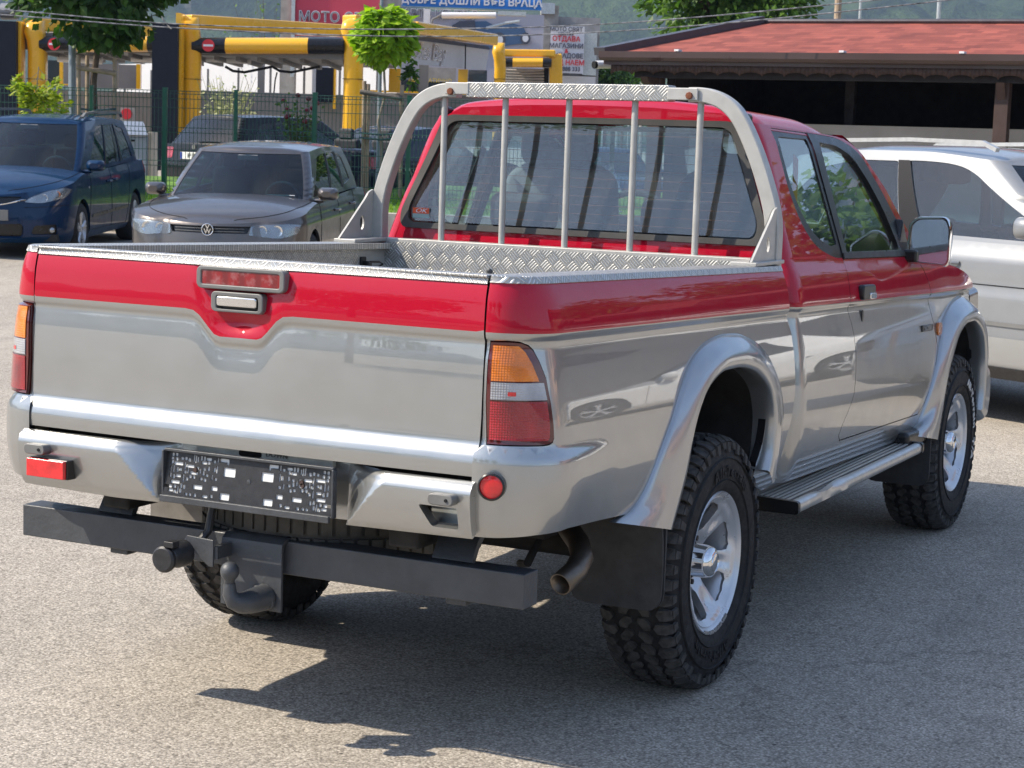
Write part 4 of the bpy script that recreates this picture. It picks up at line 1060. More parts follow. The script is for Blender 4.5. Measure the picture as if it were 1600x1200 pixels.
# --- bed sides (right and left)
for sg in (-1, 1):
    P = bedP(sg)
    out = [(-1.300,1.288),(-.3,1.288)]+BEDGAP+[(.60,.555),(.42,.60)]+[(-.42,.60),(-.584,.638),(-.753,.646),(-1.03,.660),(-1.159,.658),(-1.25,.652),(-1.309,.650),(-1.309,.86),(-1.302,.90)]
    hole = [(-.50,.40)]+[(u, z+.02) for u, z in ARCH_R_IN[1:-1]]+[(.48,.40)]
    patch('bed_side', P, out, ['red_paint', 'silver_paint', 'trim_black'], TRK, holes=[hole, scl(LAMP, .004)], lines=[[(-1.305, zz), (.70, zz)] for zz in (1.155,1.150,1.144,1.138,1.133,1.128,1.123,1.117,1.110,1.161,1.168)],
          h=.035, hv=.012, matf=red_silver, flange=.025, flip=(sg > 0), bf=2)
    LO = .010 if sg > 0 else 0
    # tail lamp: smoked rim, amber, clear and red lenses
    lamp = patch('tail_lamp', P, scl(LAMP, .001), 'lens_smoke', TRK, h=.02, flange=.03, off=.003+LO, flip=(sg > 0))
    def cutz(poly, z0, z1, din=.010):
        q = scl(poly, -din); res = []
        n = len(q)
        for i in range(n):
            a, b = q[i], q[(i+1) % n]
            m = max(1, int(hypot(b[0]-a[0], b[1]-a[1])/.004))
            for k in range(m):
                t = k/m; z = a[1]+(b[1]-a[1])*t; x = a[0]+(b[0]-a[0])*t
                if z0 <= z <= z1: res.append((x, z))
        # add exact crossings
        out = []
        for i in range(len(res)):
            out.append(res[i])
        xs_lo = [p for p in out if abs(p[1]-z0) < .005]; xs_hi = [p for p in out if abs(p[1]-z1) < .005]
        return out
    def band(z0, z1, shr=0.0):
        L = []; R = []
        for k in range(13):
            z = z0+(z1-z0)*k/12
            xr = lin([(.883,-1.133),(.90,-1.123),(.93,-1.121),(.986,-1.128),(1.041,-1.139),(1.081,-1.158),(1.111,-1.178),(1.125,-1.196),(1.131,-1.215)], z)
            L.append((-1.281+.0*k, z)); R.append((xr-shr, z))
        return R+L[::-1]
    patch('amber_lens', P, band(1.038, 1.124, .018), 'lens_amber', lamp, h=.015, flange=.003, off=.0055+LO, flip=(sg > 0))
    patch('clear_lens', P, band(.992, 1.034, .004), 'lens_clear', lamp, h=.015, flange=.003, off=.0055+LO, flip=(sg > 0))
    patch('red_lens', P, band(.892, .988, .006), 'lens_red', lamp, h=.015, flange=.003, off=.0055+LO, flip=(sg > 0))
    patch('red_reflector', P, rrect(-1.238, 1.002, -1.218, 1.012, .001, 1), 'reflector', lamp, h=.02, off=.0066+LO, flip=(sg > 0))
    # bolted-on round reflector (right) / rail cap
    cap = [(-1.300,1.275),(.708,1.275),(.712,1.291),(-1.300,1.291)]
    patch('rail_cap_lip', P, cap, 'checker_xz', TRK, h=.03, flange=.004, off=.004, flip=(sg > 0))
    rows = []
    for i in range(60):
        u = -1.300+2.010*i/59; a = Vector(P(u, 1.291)); nrm = (Vector(P(u, 1.30))-a)
        x, y, z = a
        yi = sg*.675; xi = max(x, -1.13) if u < -1.06 else x
        o = Vector((0, sg*.004, 0)) if u > -1.06 else Vector((-.004*sin(min(pi/2, (-1.06-u)/.153)), sg*.004*cos(min(pi/2, (-1.06-u)/.153)), 0))
        b = Vector((xi, yi, 1.293))
        rows.append([a+o, (a+o).lerp(b, .08)+Vector((0, 0, .003)), (a+o).lerp(b, .5)+Vector((0, 0, .003)), b, b-Vector((0, 0, .02))])
    MB().grid(rows).build('rail_cap', 'checker_xy', TRK, ang=50)
    # flares
    for (O, Rg, I, nm) in ((ARCH_R_OUT, ARCH_R_RID, ARCH_R_IN[1:-1], 'rear'), (ARCH_F_OUT, ARCH_F_RID, ARCH_F_IN[1:], 'front')):
        def res(L, n=56):
            d = [0]
            for a, b in zip(L, L[1:]): d.append(d[-1]+hypot(b[0]-a[0], b[1]-a[1]))
            r = []
            xs = list(zip(d, [p[0] for p in L])); zs = list(zip(d, [p[1] for p in L]))
            for k in range(n+1):
                t = d[-1]*k/n; r.append((spline(xs, t), spline(zs, t)))
            return r
        o_, r_, i_ = res(O), res(Rg), res(I)
        PP = bedP(sg) if nm == 'rear' else sideP(sg)
        rows = []
        for (a, b, c) in zip(o_, r_, i_):
            A = Vector(PP(*a)); yb = sg*.884
            r0 = A-Vector((0, sg*.012, 0)); r1 = A+Vector((0, sg*.004, 0))
            row = [r0, r1]
            for t in (.06, .16, .3, .5, .7, .86, .95):
                x = a[0]+(b[0]-a[0])*t; z = a[1]+(b[1]-a[1])*t
                yy = A.y+sg*.008+(yb-A.y-sg*.008)*(sin(t*pi/2)**1.05)
                row.append(Vector((x, yy, z)))
            row += [Vector((b[0], yb, b[1])), Vector((b[0]+(c[0]-b[0])*.3, yb+sg*.002, b[1]+(c[1]-b[1])*.3)), Vector((c[0]+(b[0]-c[0])*.12, yb, c[1]+(b[1]-c[1])*.12)), Vector((c[0], yb-sg*.006, c[1])), Vector((c[0], yb-sg*.04, c[1])), Vector((c[0], yb-sg*.075, c[1]))]
            rows.append(row)
        MB().grid(rows).build('wheel_flare', 'flare_paint', TRK, ang=60)
        # dark liner of the wheel well
        cx = .05 if nm == 'rear' else 3.0
        rows = []
        for (x, z) in i_:
            rows.append([Vector((x, sg*.81, z)), Vector((cx+(x-cx)*1.02, sg*.72, z+.006)), Vector((x, sg*.50, z)), Vector((cx, sg*.50, z-.02 if z < .7 else .7))])
        MB().grid(rows).build('wheel_well', 'underbody', TRK)
# --- tailgate
dip = [(-.685,1.155),(-.165,1.156),(-.135,1.153),(-.115,1.140),(-.085,1.108),(-.07,1.094),(-.055,1.089),(.06,1.089),(.078,1.094),(.095,1.110),(.125,1.141),(.145,1.153),(.172,1.156),(.72,1.155)]
dip = [(y+.012, z) for y, z in dip]
def dipz(y): return lin(dip, y)
def tgP(y, z):
    dz = 1.155-dipz(y)
    e = spline(E_T, z+dz if z > 1.05 else z+dz*sst(.86, 1.05, z))
    e0 = spline(E_T, 1.20)
    # shallow scoop under the handle
    sc = .020*math.exp(-((y-.012)/.055)**2-((z-1.128)/.022)**2)
    return (-1.225-e-.012*(1-(y/.7)**2)+sc, y, z)
tg_out = [(-.694,.80),(.694,.80),(.697,.95),(.696,1.15),(.694,1.270),(-.694,1.270),(-.696,1.15),(-.697,.95)]
tg = patch('tailgate', tgP, tg_out, ['red_paint', 'silver_paint', 'trim_black'], TRK, holes=[rrect(-.062,1.158,.088,1.204,.012)], lines=[[(max(-.692,min(.692,a)), b+o_) for a, b in dip] for o_ in (0,-.006,-.012,-.018,-.024,-.030,-.037,-.045,.006)], h=.022, hv=.0095,
           matf=lambda y, z: 0 if z > dipz(y) else 1, flange=.03, flip=True, bf=2)
patch('tailgate_cap', tailP, [(-.694,1.271),(.694,1.271),(.694,1.290),(-.694,1.290)], 'checker_yz', tg, h=.05, flange=.004, off=.004, flip=True)
MB().bb((-1.222,-.694,1.287),(-1.145,.694,1.2935)).build('cap_top', 'checker_xy', tg, bevel=.002)
MB().bb((-1.150,-.694,.90),(-1.147,.694,1.285)).build('inner_skin', 'checker_yz', tg)
# centre brake light
def fromT(dx): return lambda y, z: (tailP(y, z)[0]-dx, y, z)
bl = MB(); 
blx = tailP(0, 1.24)[0]
def plate_ring(name, x0, depth, outer, inner, mat, parent, xin=None, bev=.004):
    """frame with an opening, in the plane across the car"""
    n = len(outer); xin = x0 if xin is None else xin
    v = [(x0+depth, y, z) for y, z in outer]+[(x0, y+(.004 if y < 0 else -.004)*0, z) for y, z in outer]+[(x0, y, z) for y, z in inner]+[(x0+depth, y, z) for y, z in inner]
    f = []
    for k in range(3):
        for i in range(n): j = (i+1) % n; f.append((k*n+i, k*n+j, (k+1)*n+j, (k+1)*n+i))
    return obj(name, v, f, mat, parent, bevel=bev, ang=30)
fr = plate_ring('brake_light_frame', blx-.020, .030, rrect(-.133,1.213,.140,1.272,.016), rrect(-.117,1.225,.124,1.261,.006), 'bezel_grey', TRK)
MB().bb((blx-.0165,-.119,1.223),(blx+.01,.126,1.263)).build('brake_light_lens', 'lens_brake', fr, bevel=.003)
# handle
hx = tailP(0, 1.18)[0]
hb = plate_ring('tailgate_handle', hx-.012, .030, rrect(-.068,1.155,.094,1.208,.014), rrect(-.052,1.163,.076,1.196,.006), 'bezel_grey', TRK)
MB().prism(rrect(-.050,1.170,.074,1.196,.006), hx-.016, hx+.004, 'x').build('handle_lever', 'chrome', hb, bevel=.004, bseg=3)
MB().bb((hx+.004,-.06,1.155),(hx+.03,.086,1.205)).build('handle_recess', 'trim_black', hb)
# --- rear bumper
def bmpP(y, z):
    # outboard bulges with a recess for the plate in the middle
    wz = lin([(.64,.035),(.77,.16)], z)
    ay = (y-.218)/wz if y > 0 else (-.300-y)/wz
    k = min(1, max(0, ay)); k = k*k*(3-2*k)*.5+k*.5
    up = spline([(.60,-.02),(.625,.030),(.66,.055),(.735,.070),(.755,.071),(.770,.067),(.782,.058),(.790,.042),(.797,.012)], z)
    top = lin([(.60,.0),(.64,.012),(.74,.016),(.80,.010)], z)-.022
    x = -1.205-(top*(1-k)+(up+.012)*k)
    return (x, y, z)
bot = [(-.700,.650),(-.45,.642),(-.33,.636),(.24,.636),(.40,.630),(.700,.632)]
patch('rear_bumper', bmpP, [(-.70,.648),(-.33,.640),(.24,.632),(.40,.628),(.705,.636),(.705,.79),(-.70,.79)], ['silver_paint', 'trim_black'], TRK, h=.008, hv=.006, flange=.03, flip=True,
      holes=[rpoly([(-.555,.722),(-.665,.722),(-.665,.668),(-.590,.668)], .008)], bf=0)
rb = TRK
MB().bb((-1.205,-.66,.665),(-1.200,-.55,.725)).bb((-1.24,-.66,.662),(-1.20,-.56,.668)).build('step_recess', 'galv', TRK)
MB().bb((-1.18,-.69,.776),(-1.12,.69,.80)).build('bumper_gap', 'void', TRK)
# galvanised lamp bracket stamped DOWN
MB().bb((-1.205,-.268,.776),(-1.222,.155,.803)).build('plate_lamp_bracket', 'galv', TRK, bevel=.002)
MB().prism(rpoly([(-.05,.793),(.02,.793),(.02,.779),(.00,.776),(.0,.765),(-.03,.765),(-.03,.776),(-.05,.779)], .006), -1.2235, -1.2200, 'x').build('bracket_slot', 'void', TRK)
text('lettering', 'DOWN', 'bezel_grey', .020, basis((-1.2235,-.098,.790), (0,-1,0), (0,0,1)), TRK, ext=.001)
# empty number plate holder: black plastic punched with slots
def plP(y, z): return (-1.262-(.775-z)*.16, y, z-.010*(y-.2)*0)
rnd = random.Random(5)
holes = []
def addh(y, z, w, h_, r=.0018):
    w *= 1.45; h_ *= 1.45
    holes.append(rrect(y-w/2, z-h_/2, y+w/2, z+h_/2, min(r, w*.45, h_*.45), 2))
for sy in (1, -1):
    for q in [(.030,.738,.026,.016),(.038,.674,.021,.012),(.072,.692,.014,.008),(.125,.690,.021,.008)]:
        addh(-.04+sy*(q[0]+.028) if sy > 0 else -.04-(q[0]+.03), q[1], q[2], q[3])
occ = [(-.04+sy*(a+.03), b, c/2+.005, d/2+.005) for sy in (1, -1) for a, b, c, d in [(.030,.738,.036,.022),(.038,.672,.030,.017),(.068,.692,.020,.011),(.125,.690,.030,.011)]]
tries = 0; cnt = 0
while cnt < 62 and tries < 3000:
    tries += 1
    y = rnd.uniform(.075, .248); z = rnd.uniform(.668, .768)
    w, h_ = rnd.choice([(.018,.0055),(.006,.006),(.0035,.014),(.020,.006),(.006,.005),(.0035,.010),(.012,.005),(.005,.008)])
    ok = all(abs(y-.04+.0-(oy))> 0 for oy, *_ in [(9,)])
    for sy in (1, -1):
        yy = -.04+sy*y
        for (oy, oz, ow, oh) in occ:
            if abs(yy-oy) < (ow+w/2)*1.45+.001 and abs(z-oz) < (oh+h_/2)*1.45+.001: ok = False
    if ok:
        for sy in (1, -1): addh(-.04+sy*y, z, w, h_); occ.append((-.04+sy*y, z, w/2, h_/2))
        cnt += 1
addh(.025, .762, .005, .008); addh(-.105, .762, .005, .008)
ph = patch('plate_holder', plP, [(-.300,.660),(.220,.660),(.220,.776),(-.300,.776)], 'black_plastic', TRK, holes=holes, h=.03, flange=.0018, flip=True)
MB().box((-1.288,-.04,.652),(.012,.524,.018)).box((-1.266,-.04,.780),(.016,.524,.008)).box((-1.270,.223,.716),(.020,.006,.125)).box((-1.270,-.303,.716),(.020,.006,.125)).build('holder_rim', 'hitch_paint', ph, bevel=.002)
for (y, z) in [(.125,.733),(-.208,.728),(-.205,.735)]:
    MB().lathe([(0,-1.272),(.006,-1.272),(.007,-1.268),(.007,-1.262)], 10, axis='x', c=(0, y, z)).build('screw', 'screw_brown', ph)
MB().lathe([(0,-1.273),(.006,-1.272),(.008,-1.264)], 10, axis='x', c=(0, -.045, .72)).build('screw', 'hitch_paint', ph)
patch('added_slot_backing', plP, [(-.285,.664),(.205,.664),(.205,.772),(-.285,.772)], 'plate_white', TRK, h=.05, off=-.0035, flip=True)  # white sheet added behind the holder so the slots show bright
# small brackets, rectangular reflector (left), round reflector (right)
for y, z in ((.626,.744),(-.632,.744)):
    b = MB().prism(rpoly([(y-.036,z-.014),(y+.034,z-.014),(y+.034,z+.014),(y-.036,z+.014)], .014), -1.318, -1.262, 'x').build('lamp_bracket', 'bezel_grey', TRK, bevel=.003)
    MB().lathe([(0,-1.321),(.004,-1.321),(.005,-1.317)], 8, axis='x', c=(0, y-.018, z)).build('bracket_hole', 'void', b)
rr_ = MB().bb((-1.310,.515,.668),(-1.272,.648,.722)).build('fog_reflector', 'trim_black', TRK, bevel=.004)
MB().bb((-1.322,.520,.670),(-1.308,.648,.720)).build('red_lens', 'reflector', rr_, bevel=.003)
Pb = bedP(-1)
c0 = Vector(Pb(-1.262, .784)); e1 = (Vector(Pb(-1.255,.784))-Vector(Pb(-1.269,.784))).normalized()
nrm = Vector((-1, -.30, .02)).normalized()
M = basis(c0, nrm.cross(Vector((0,0,1))), Vector((0,0,1)))
if (M.to_3x3() @ Vector((0,0,1))).dot(nrm) < 0: M = basis(c0, -nrm.cross(Vector((0,0,1))), Vector((0,0,1)))
o = MB().lathe([(.031,-.02),(.034,.0),(.034,.026),(.031,.029),(.029,.029),(.029,.024)], 32, axis='z').tf(M).build('round_reflector', 'trim_black', TRK)
MB().lathe([(0,.026),(.018,.0265),(.029,.024)], 32, axis='z').tf(M).build('red_lens', 'reflector', o)

# --- cab: lower body, doors, greenhouse
DOOR_REAR = [(1.440,1.300),(1.408,1.228),(1.395,1.180),(1.398,1.155),(1.417,1.125),(1.448,1.075),(1.462,1.03),(1.466,.97),(1.452,.90),(1.430,.82),(1.375,.76),(1.325,.71),(1.308,.675),(1.335,.652)]
DOOR_FRONT = [(2.43,.656),(2.50,.70),(2.60,.80),(2.66,.93),(2.625,1.03),(2.575,1.12),(2.535,1.20),(2.47,1.29)]
FENTOP = [(2.47,1.305),(2.62,1.300),(2.836,1.281),(3.0,1.266),(3.128,1.250),(3.25,1.232),(3.36,1.210),(3.45,1.180),(3.53,1.135),(3.575,1.105)]
CR = .055
def xr(z): return .790+.080*sst(1.25, 1.80, z)*1.0 if z > 1.25 else .790
def cabP(sg):
    S, G = sideP(sg), ghP(sg)
    def P(u, z):
        w = sst(1.285, 1.325, z)
        a = Vector(S(u, min(z, 1.31))); b = Vector(G(u, max(z, 1.29))); p = a.lerp(b, w); y = abs(p.y)
        x0 = xr(z)+CR
        if u < x0:
            ph = (x0-u)/CR; ph = min(ph, pi/2+.3)
            return (x0-CR*sin(ph) if ph < pi/2 else x0-CR, sg*(y-CR*(1-cos(min(ph, pi/2)))), z)
        return (u, sg*y, z)
    return P
QUART = rpoly([(1.024,1.757),(1.432,1.759),(1.444,1.310),(1.34,1.312),(1.159,1.350),(1.060,1.425),(1.018,1.538)], [.02,.004,.004,.05,.06,.06,.05])
DFR = [(1.444,1.310),(1.436,1.760),(1.768,1.757),(1.850,1.749),(1.946,1.731),(2.010,1.710),(2.067,1.682),(2.206,1.561),(2.316,1.449),(2.40,1.365),(2.455,1.310)]
DGL = rpoly([(1.500,1.332),(1.528,1.728),(1.736,1.724),(1.904,1.690),(2.033,1.607),(2.152,1.490),(2.222,1.36),(2.225,1.335)], [.004,.015,.05,.06,.06,.06,.03,.01])
APIL = [(1.50,1.803),(1.804,1.797),(1.88,1.787),(1.943,1.770),(2.02,1.740),(2.092,1.702),(2.279,1.580),(2.411,1.449),(2.50,1.375),(2.60,1.305)]
for sg in (-1, 1):
    P = cabP(sg)
    z0 = 1.288
    rear = []
    for i in range(26):
        z = .56+(1.765-.56)*i/25; rear.append((xr(z)+CR-CR*pi/2, z))
    top = [(1.0,1.765),(1.45,1.765),(1.80,1.762),(1.90,1.757),(1.96,1.745),(2.03,1.722),(2.092,1.690),(2.279,1.570),(2.411,1.442),(2.50,1.367),(2.59,1.302)]
    out = rear+top+FENTOP[2:]+[(3.62,1.06),(3.64,.95),(3.64,.72),(3.55,.66),(3.50,.60),(2.50,.56),(2.2,.555),(.80,.555)]
    doorlow = DOOR_REAR+DOOR_FRONT+[(2.455,1.310)]
    # opening for windows and the whole door
    hole_w = QUART
    hole_d = [(1.438,1.306)]+DFR[1:]+[(2.47,1.295)]+DOOR_FRONT[::-1][1:]+DOOR_REAR[::-1]
    hole_a = [(2.50,.40)]+[(u, z+.02) for u, z in ARCH_F_IN[1:]]+[(3.47,.60),(3.50,.40)]
    patch('cab_body', P, out, ['red_paint', 'silver_paint', 'trim_black'], TRK, holes=[hole_w, hole_d, hole_a], lines=[[(.70,zz),(3.60,zz)] for zz in (1.155,1.149,1.142,1.134,1.128,1.122,1.114)], h=.04, hv=.014,
          matf=red_silver, flange=.02, flip=(sg > 0), bf=2)
    d_in = [(1.4405,1.298)]+[(u+.004, z) for u, z in DOOR_REAR[1:-1]]+[(1.338,.656)]+[(2.43,.660)]+[(u-.005, z) for u, z in DOOR_FRONT[1:]]+[(2.452,1.306),(1.446,1.306)]
    door = patch('door', P, d_in, ['red_paint', 'silver_paint', 'trim_black'], TRK, lines=[[(1.42,zz),(2.53,zz)] for zz in (1.149,1.142,1.134,1.128,1.122,1.114)]+[[(1.39,1.155),(2.60,1.155)]], h=.04, hv=.014, matf=red_silver, flange=.02, flip=(sg > 0), bf=2)
    fr_o = [(1.447,1.307),(1.440,1.757)]+[(u-.003, z-.003) for u, z in DFR[2:]]
    patch('window_frame', P, fr_o, 'trim_black', door, holes=[DGL], h=.04, flange=.02, off=.002, flip=(sg > 0))
    patch('door_glass', P, scl(DGL, .004), 'glass', door, h=.05, off=-.012, flip=(sg > 0))
    patch('belt_moulding', P, [(1.447,1.308),(2.44,1.308),(2.42,1.328),(1.447,1.328)], 'seal_rubber', door, h=.05, off=.006, flange=.008, flip=(sg > 0))
    patch('quarter_glass_rim', P, QUART, 'trim_black', TRK, holes=[rpoly([(1.062,1.730),(1.405,1.735),(1.415,1.36),(1.34,1.352),(1.20,1.385),(1.105,1.45),(1.060,1.56)], [.03,.01,.01,.05,.06,.06,.05])], h=.05, off=-.002, flange=.01, flip=(sg > 0))
    patch('quarter_glass', P, scl(QUART, -.006), 'glass', TRK, h=.05, off=-.006, flip=(sg > 0))
    # handle, lock, badge, side repeater
    hu = Vector(P(1.585, 1.185))
    b = MB().prism(rpoly([(1.510,1.158),(1.670,1.158),(1.670,1.214),(1.510,1.214)], [.02,.012,.018,.018]), hu.y-sg*.005, hu.y+sg*.020, 'y').build('door_handle', 'trim_black', door, bevel=.008, bseg=3)
    MB().prism(rpoly([(1.585,1.160),(1.664,1.160),(1.664,1.184),(1.585,1.184)], .006), hu.y+sg*.016, hu.y+sg*.026, 'y').build('handle_lever', 'chrome', b, bevel=.004)
    hl = Vector(P(1.59, 1.10))
    MB().prism(rpoly([(1.58,1.075),(1.60,1.075),(1.60,1.118),(1.58,1.118)], .009), hl.y, hl.y+sg*.006, 'y').build('door_lock', 'trim_black', door, bevel=.002)
    hb_ = Vector(P(2.50, 1.012))
    bd = MB().bb((2.415,hb_.y,1.000),(2.585,hb_.y+sg*.006,1.026)).build('badge', 'trim_black', TRK, bevel=.001)
    Mb = basis((2.50, hb_.y+sg*.0075, 1.013), (-sg*1.0, 0, 0) if sg > 0 else (1, 0, 0), (0, 0, 1))
    text('lettering', 'L200', 'chrome', .026, Mb, bd, ext=.001, sx=1.9)
    hr_ = Vector(P(2.70, 1.0))
    MB().prism(rpoly([(2.655,.972),(2.725,.972),(2.725,1.030),(2.655,1.030)], .026), hr_.y-sg*.003, hr_.y+sg*.012, 'y').build('side_indicator', 'lens_amber', TRK, bevel=.006, bseg=3)
    # mirror
    mx = 2.30
    mo = rpoly([(-.80,1.262),(-.945,1.256),(-.957,1.275),(-.957,1.41),(-.94,1.452),(-.82,1.448),(-.79,1.42),(-.786,1.29)], .022, 5)
    mo = [(-sg*y, z+.02) for y, z in mo]
    hous = MB(); rows = []
    cy = sum(p[0] for p in mo)/len(mo); cz = sum(p[1] for p in mo)/len(mo)
    for dx, k in ((0,.93),(0,1.0),(.015,1.03),(.05,1.0),(.085,.88),(.11,.62),(.118,.25)):
        rows.append([Vector((mx+dx, cy+(y-cy)*k, cz+(z-cz)*k)) for y, z in mo])
    hous.grid(rows, close=True)
    mr = hous.build('door_mirror', 'chrome', door, ang=60)
    n_ = len(mo)
    mrim = MB().grid([[Vector((mx, cy+(y-cy)*k, cz+(z-cz)*k)) for y, z in mo] for k in (.93,)]+[[Vector((mx+.010, cy+(y-cy)*.90, cz+(z-cz)*.90)) for y, z in mo]], close=True).build('mirror_rim', 'trim_black', mr)
    # glass turned slightly
    gv = [Vector((mx+.008+sg*(y-cy)*-.05, cy+(y-cy)*.92, cz+(z-cz)*.92)) for y, z in mo]
    obj('mirror_glass', gv, [tuple(range(n_))], 'chrome', mr, smooth=False)
    MB().bb((2.29,sg*.74,1.285),(2.40,sg*.83,1.335)).prism([(2.235,1.31),(2.44,1.31),(2.30,1.46)], sg*.725, sg*.765, 'y').build('mirror_arm', 'trim_black', mr, bevel=.01)
# cab back wall with the rear window
def backP(y, z):
    return (xr(z)-.012*(1-(y/.7)**2), y, z)
def wv(z): return abs(cabP(1)(2.0*0+1.2, z)[1])
be = [(wv(z)-CR+.001, z) for z in [1.765-.06*i for i in range(12)]]
bo = [(-a, b) for a, b in be[::-1]]+[(-.50,1.795),(-.25,1.808),(0,1.812),(.25,1.808),(.50,1.795)]+be
bo = [(-be[-1][0], .60)]+bo+[(be[-1][0], .60)]
WIN = rpoly([(-.700,1.352),(.700,1.352),(.706,1.41),(.572,1.750),(.540,1.768),(-.540,1.768),(-.572,1.750),(-.706,1.41)], [.03,.03,.04,.05,.03,.03,.05,.04])
patch('cab_rear_panel', backP, bo, ['red_paint', 'trim_black'], TRK, holes=[WIN], h=.05, hv=.03, flange=.01, flip=True)
def ringof(poly, k0, k1, x, dx=0):
    cy = 0; cz = 1.555
    return [(y*(k0) if True else y, cz+(z-cz)*k1) for y, z in poly]
WIN2 = [(y*.945, 1.558+(z-1.558)*.875) for y, z in WIN]
rw = patch('rear_window', lambda y, z: (backP(y, z)[0]-.004, y, z), WIN2, 'glass_dusty', TRK, h=.08, flip=True)
patch('window_seal', lambda y, z: (backP(y, z)[0]-.012, y, z), WIN, 'seal_rubber', rw, holes=[[(y*.955, 1.558+(z-1.558)*.90) for y, z in WIN]], h=.05, flange=.014, flip=True)
hl_ = MB()
for i in range(11):
    z = 1.40+i*.031; w_ = lin([(1.36,.64),(1.75,.50)], z)
    hl_.tube([(backP(y, z)[0]-.0022, y, z) for y in [-w_+2*w_*k/8 for k in range(9)]], .0009, 4)
hl_.build('heater_wires', 'rust', rw)
st = MB().bb((backP(.60,1.41)[0]-.0075,.585,1.388),(backP(.60,1.41)[0]-.0065,.655,1.425)).build('window_sticker', 'sticker_teal', rw)
MB().bb((backP(.60,1.41)[0]-.0085,.586,1.404),(backP(.60,1.41)[0]-.0070,.654,1.425)).build('sticker_band', 'sticker_red', st)
text('lettering', 'OK', 'paper', .022, basis((backP(.60,1.41)[0]-.0095,.620,1.414-.0), (0,-1,0), (0,0,1)), st, ext=.0003, sx=1.5, shear=.3)
# roof
def roofP(u, y):
    z = spline([(0,1.843),(.25,1.838),(.45,1.823),(.53,1.810),(.575,1.793),(.605,1.772),(.628,1.745)], abs(y))
    xr_ = .872-.012*(1-(y/.6)**2)
    d = u-xr_; r = .06
    if d < r: z -= r-sqrt(max(0, r*r-(r-max(d, .004))**2))
    z -= .05*sst(1.50, 2.05, u)*(.55+.45*(abs(y)/.6)**2)
    # round the rear corners
    k = sst(.50, .62, abs(y))*(1-sst(.87, 1.0, u)); z -= .022*k
    return (u, y, z)
ro = [(.873,-.53)]+[(.873-.012*(1-(y/.6)**2), y) for y in [-.5+.1*i for i in range(11)]]+[(.873,.53),(.90,.60),(.95,.625),(1.6,.625),(1.88,.605)]+[(1.90+.10*(1-(y/.6)**2), y) for y in [.55-.11*i for i in range(11)]]+[(1.88,-.605),(1.6,-.625),(.95,-.625),(.90,-.60)]
patch('roof', roofP, ro, 'red_paint', TRK, h=.03, flange=.012)
# little black corner lamps on the roof edge
for y in (.60, -.60):
    MB().box((.900, y*.965, 1.775),(.05,.035,.045)).build('roof_corner_clip', 'trim_black', TRK, bevel=.012, bseg=3)
# windscreen
def wsP(y, t):
    yt = .585+.13*t; yy = y*yt
    xe = lin([(0,1.91),(1,2.56)], t); ze = lin([(0,1.772),(1,1.290)], t)
    return (xe+(.10+.10*t)*(1-y*y), yy, ze+.012*(1-y*y))
patch('windscreen', lambda u, v: wsP(u, v), [(-1,0),(1,0),(1,1),(-1,1)], 'glass', TRK, h=.15, off=0)
for sg in (-1, 1):
    rows = []
    for k in range(12):
        t = k/11; a = Vector(wsP(sg*.97, t)); ap = lin([(0,1.95),(1,2.56)], t)
        zz = lin([(1.95,1.768),(2.092,1.700),(2.279,1.578),(2.411,1.447),(2.56,1.325)], ap)
        b = Vector(cabP(sg)(ap-.005, zz-.008))
        rows.append([a+Vector((.0,0,-.01)), a, a.lerp(b, .5)+Vector((.012,sg*.008,.006)), b])
    MB().grid(rows).build('windscreen_pillar', 'red_paint', TRK, ang=60)
# bonnet and front end
def hoodP(u, v):
    we = .74-.03*sst(2.9, 3.6, u); ze = lin(FENTOP, u) if u > 2.47 else 1.305
    y = v*we
    return (u+.02*(1-v*v), y, ze+.004+.050*(1-v*v)*(1-sst(3.35, 3.62, u)*.5)-.02*sst(.92, 1.0, abs(v)))
patch('bonnet', hoodP, [(2.52,-1),(3.56,-1),(3.60,-.6),(3.62,0),(3.60,.6),(3.56,1),(2.52,1)], 'red_paint', TRK, h=.05, hv=.08, flange=.02)
def frP(y, z):
    return (3.70+.05*(1-(y/.8)**2)-.05*sst(.6, .8, abs(y))-.03*sst(1.0, 1.2, z), y, z)
patch('front_panel', frP, rrect(-.78,.78,.78,1.15,.03), 'silver_paint', TRK, holes=[rrect(-.40,.88,.40,1.06,.03)], h=.06, flange=.08)
g = patch('radiator_grille', lambda y, z: (frP(y, z)[0]-.03, y, z), rrect(-.41,.87,.41,1.07,.03), 'trim_black', TRK, h=.1)
for i in range(5): MB().tube([(frP(y, .895+i*.037)[0]-.012, y, .895+i*.037) for y in [-.4+.1*k for k in range(9)]], .006, 8).build('grille_bar', 'chrome', g)
for sg in (-1, 1):
    patch('headlamp', lambda y, z: (frP(y, z)[0]+.008, y, z), rrect(sg*.59-.15,.89,sg*.59+.15,1.05,.03), 'lamp_inner', TRK, h=.05, flange=.05)
def fbP(y, z): return (3.80+.04*(1-(y/.85)**2)-.10*sst(.62,.85,abs(y))-.03*((z-.66)/.1)**2, y, z)
patch('front_bumper', fbP, rrect(-.85,.52,.85,.80,.05), 'flare_paint', TRK, h=.06, flange=.2)
MB().bb((3.45,-.80,.55),(3.68,-.60,1.0)).bb((3.45,.60,.55),(3.68,.80,1.0)).bb((3.4,-.7,.45),(3.72,.7,.95)).build('front_structure', 'underbody', TRK)
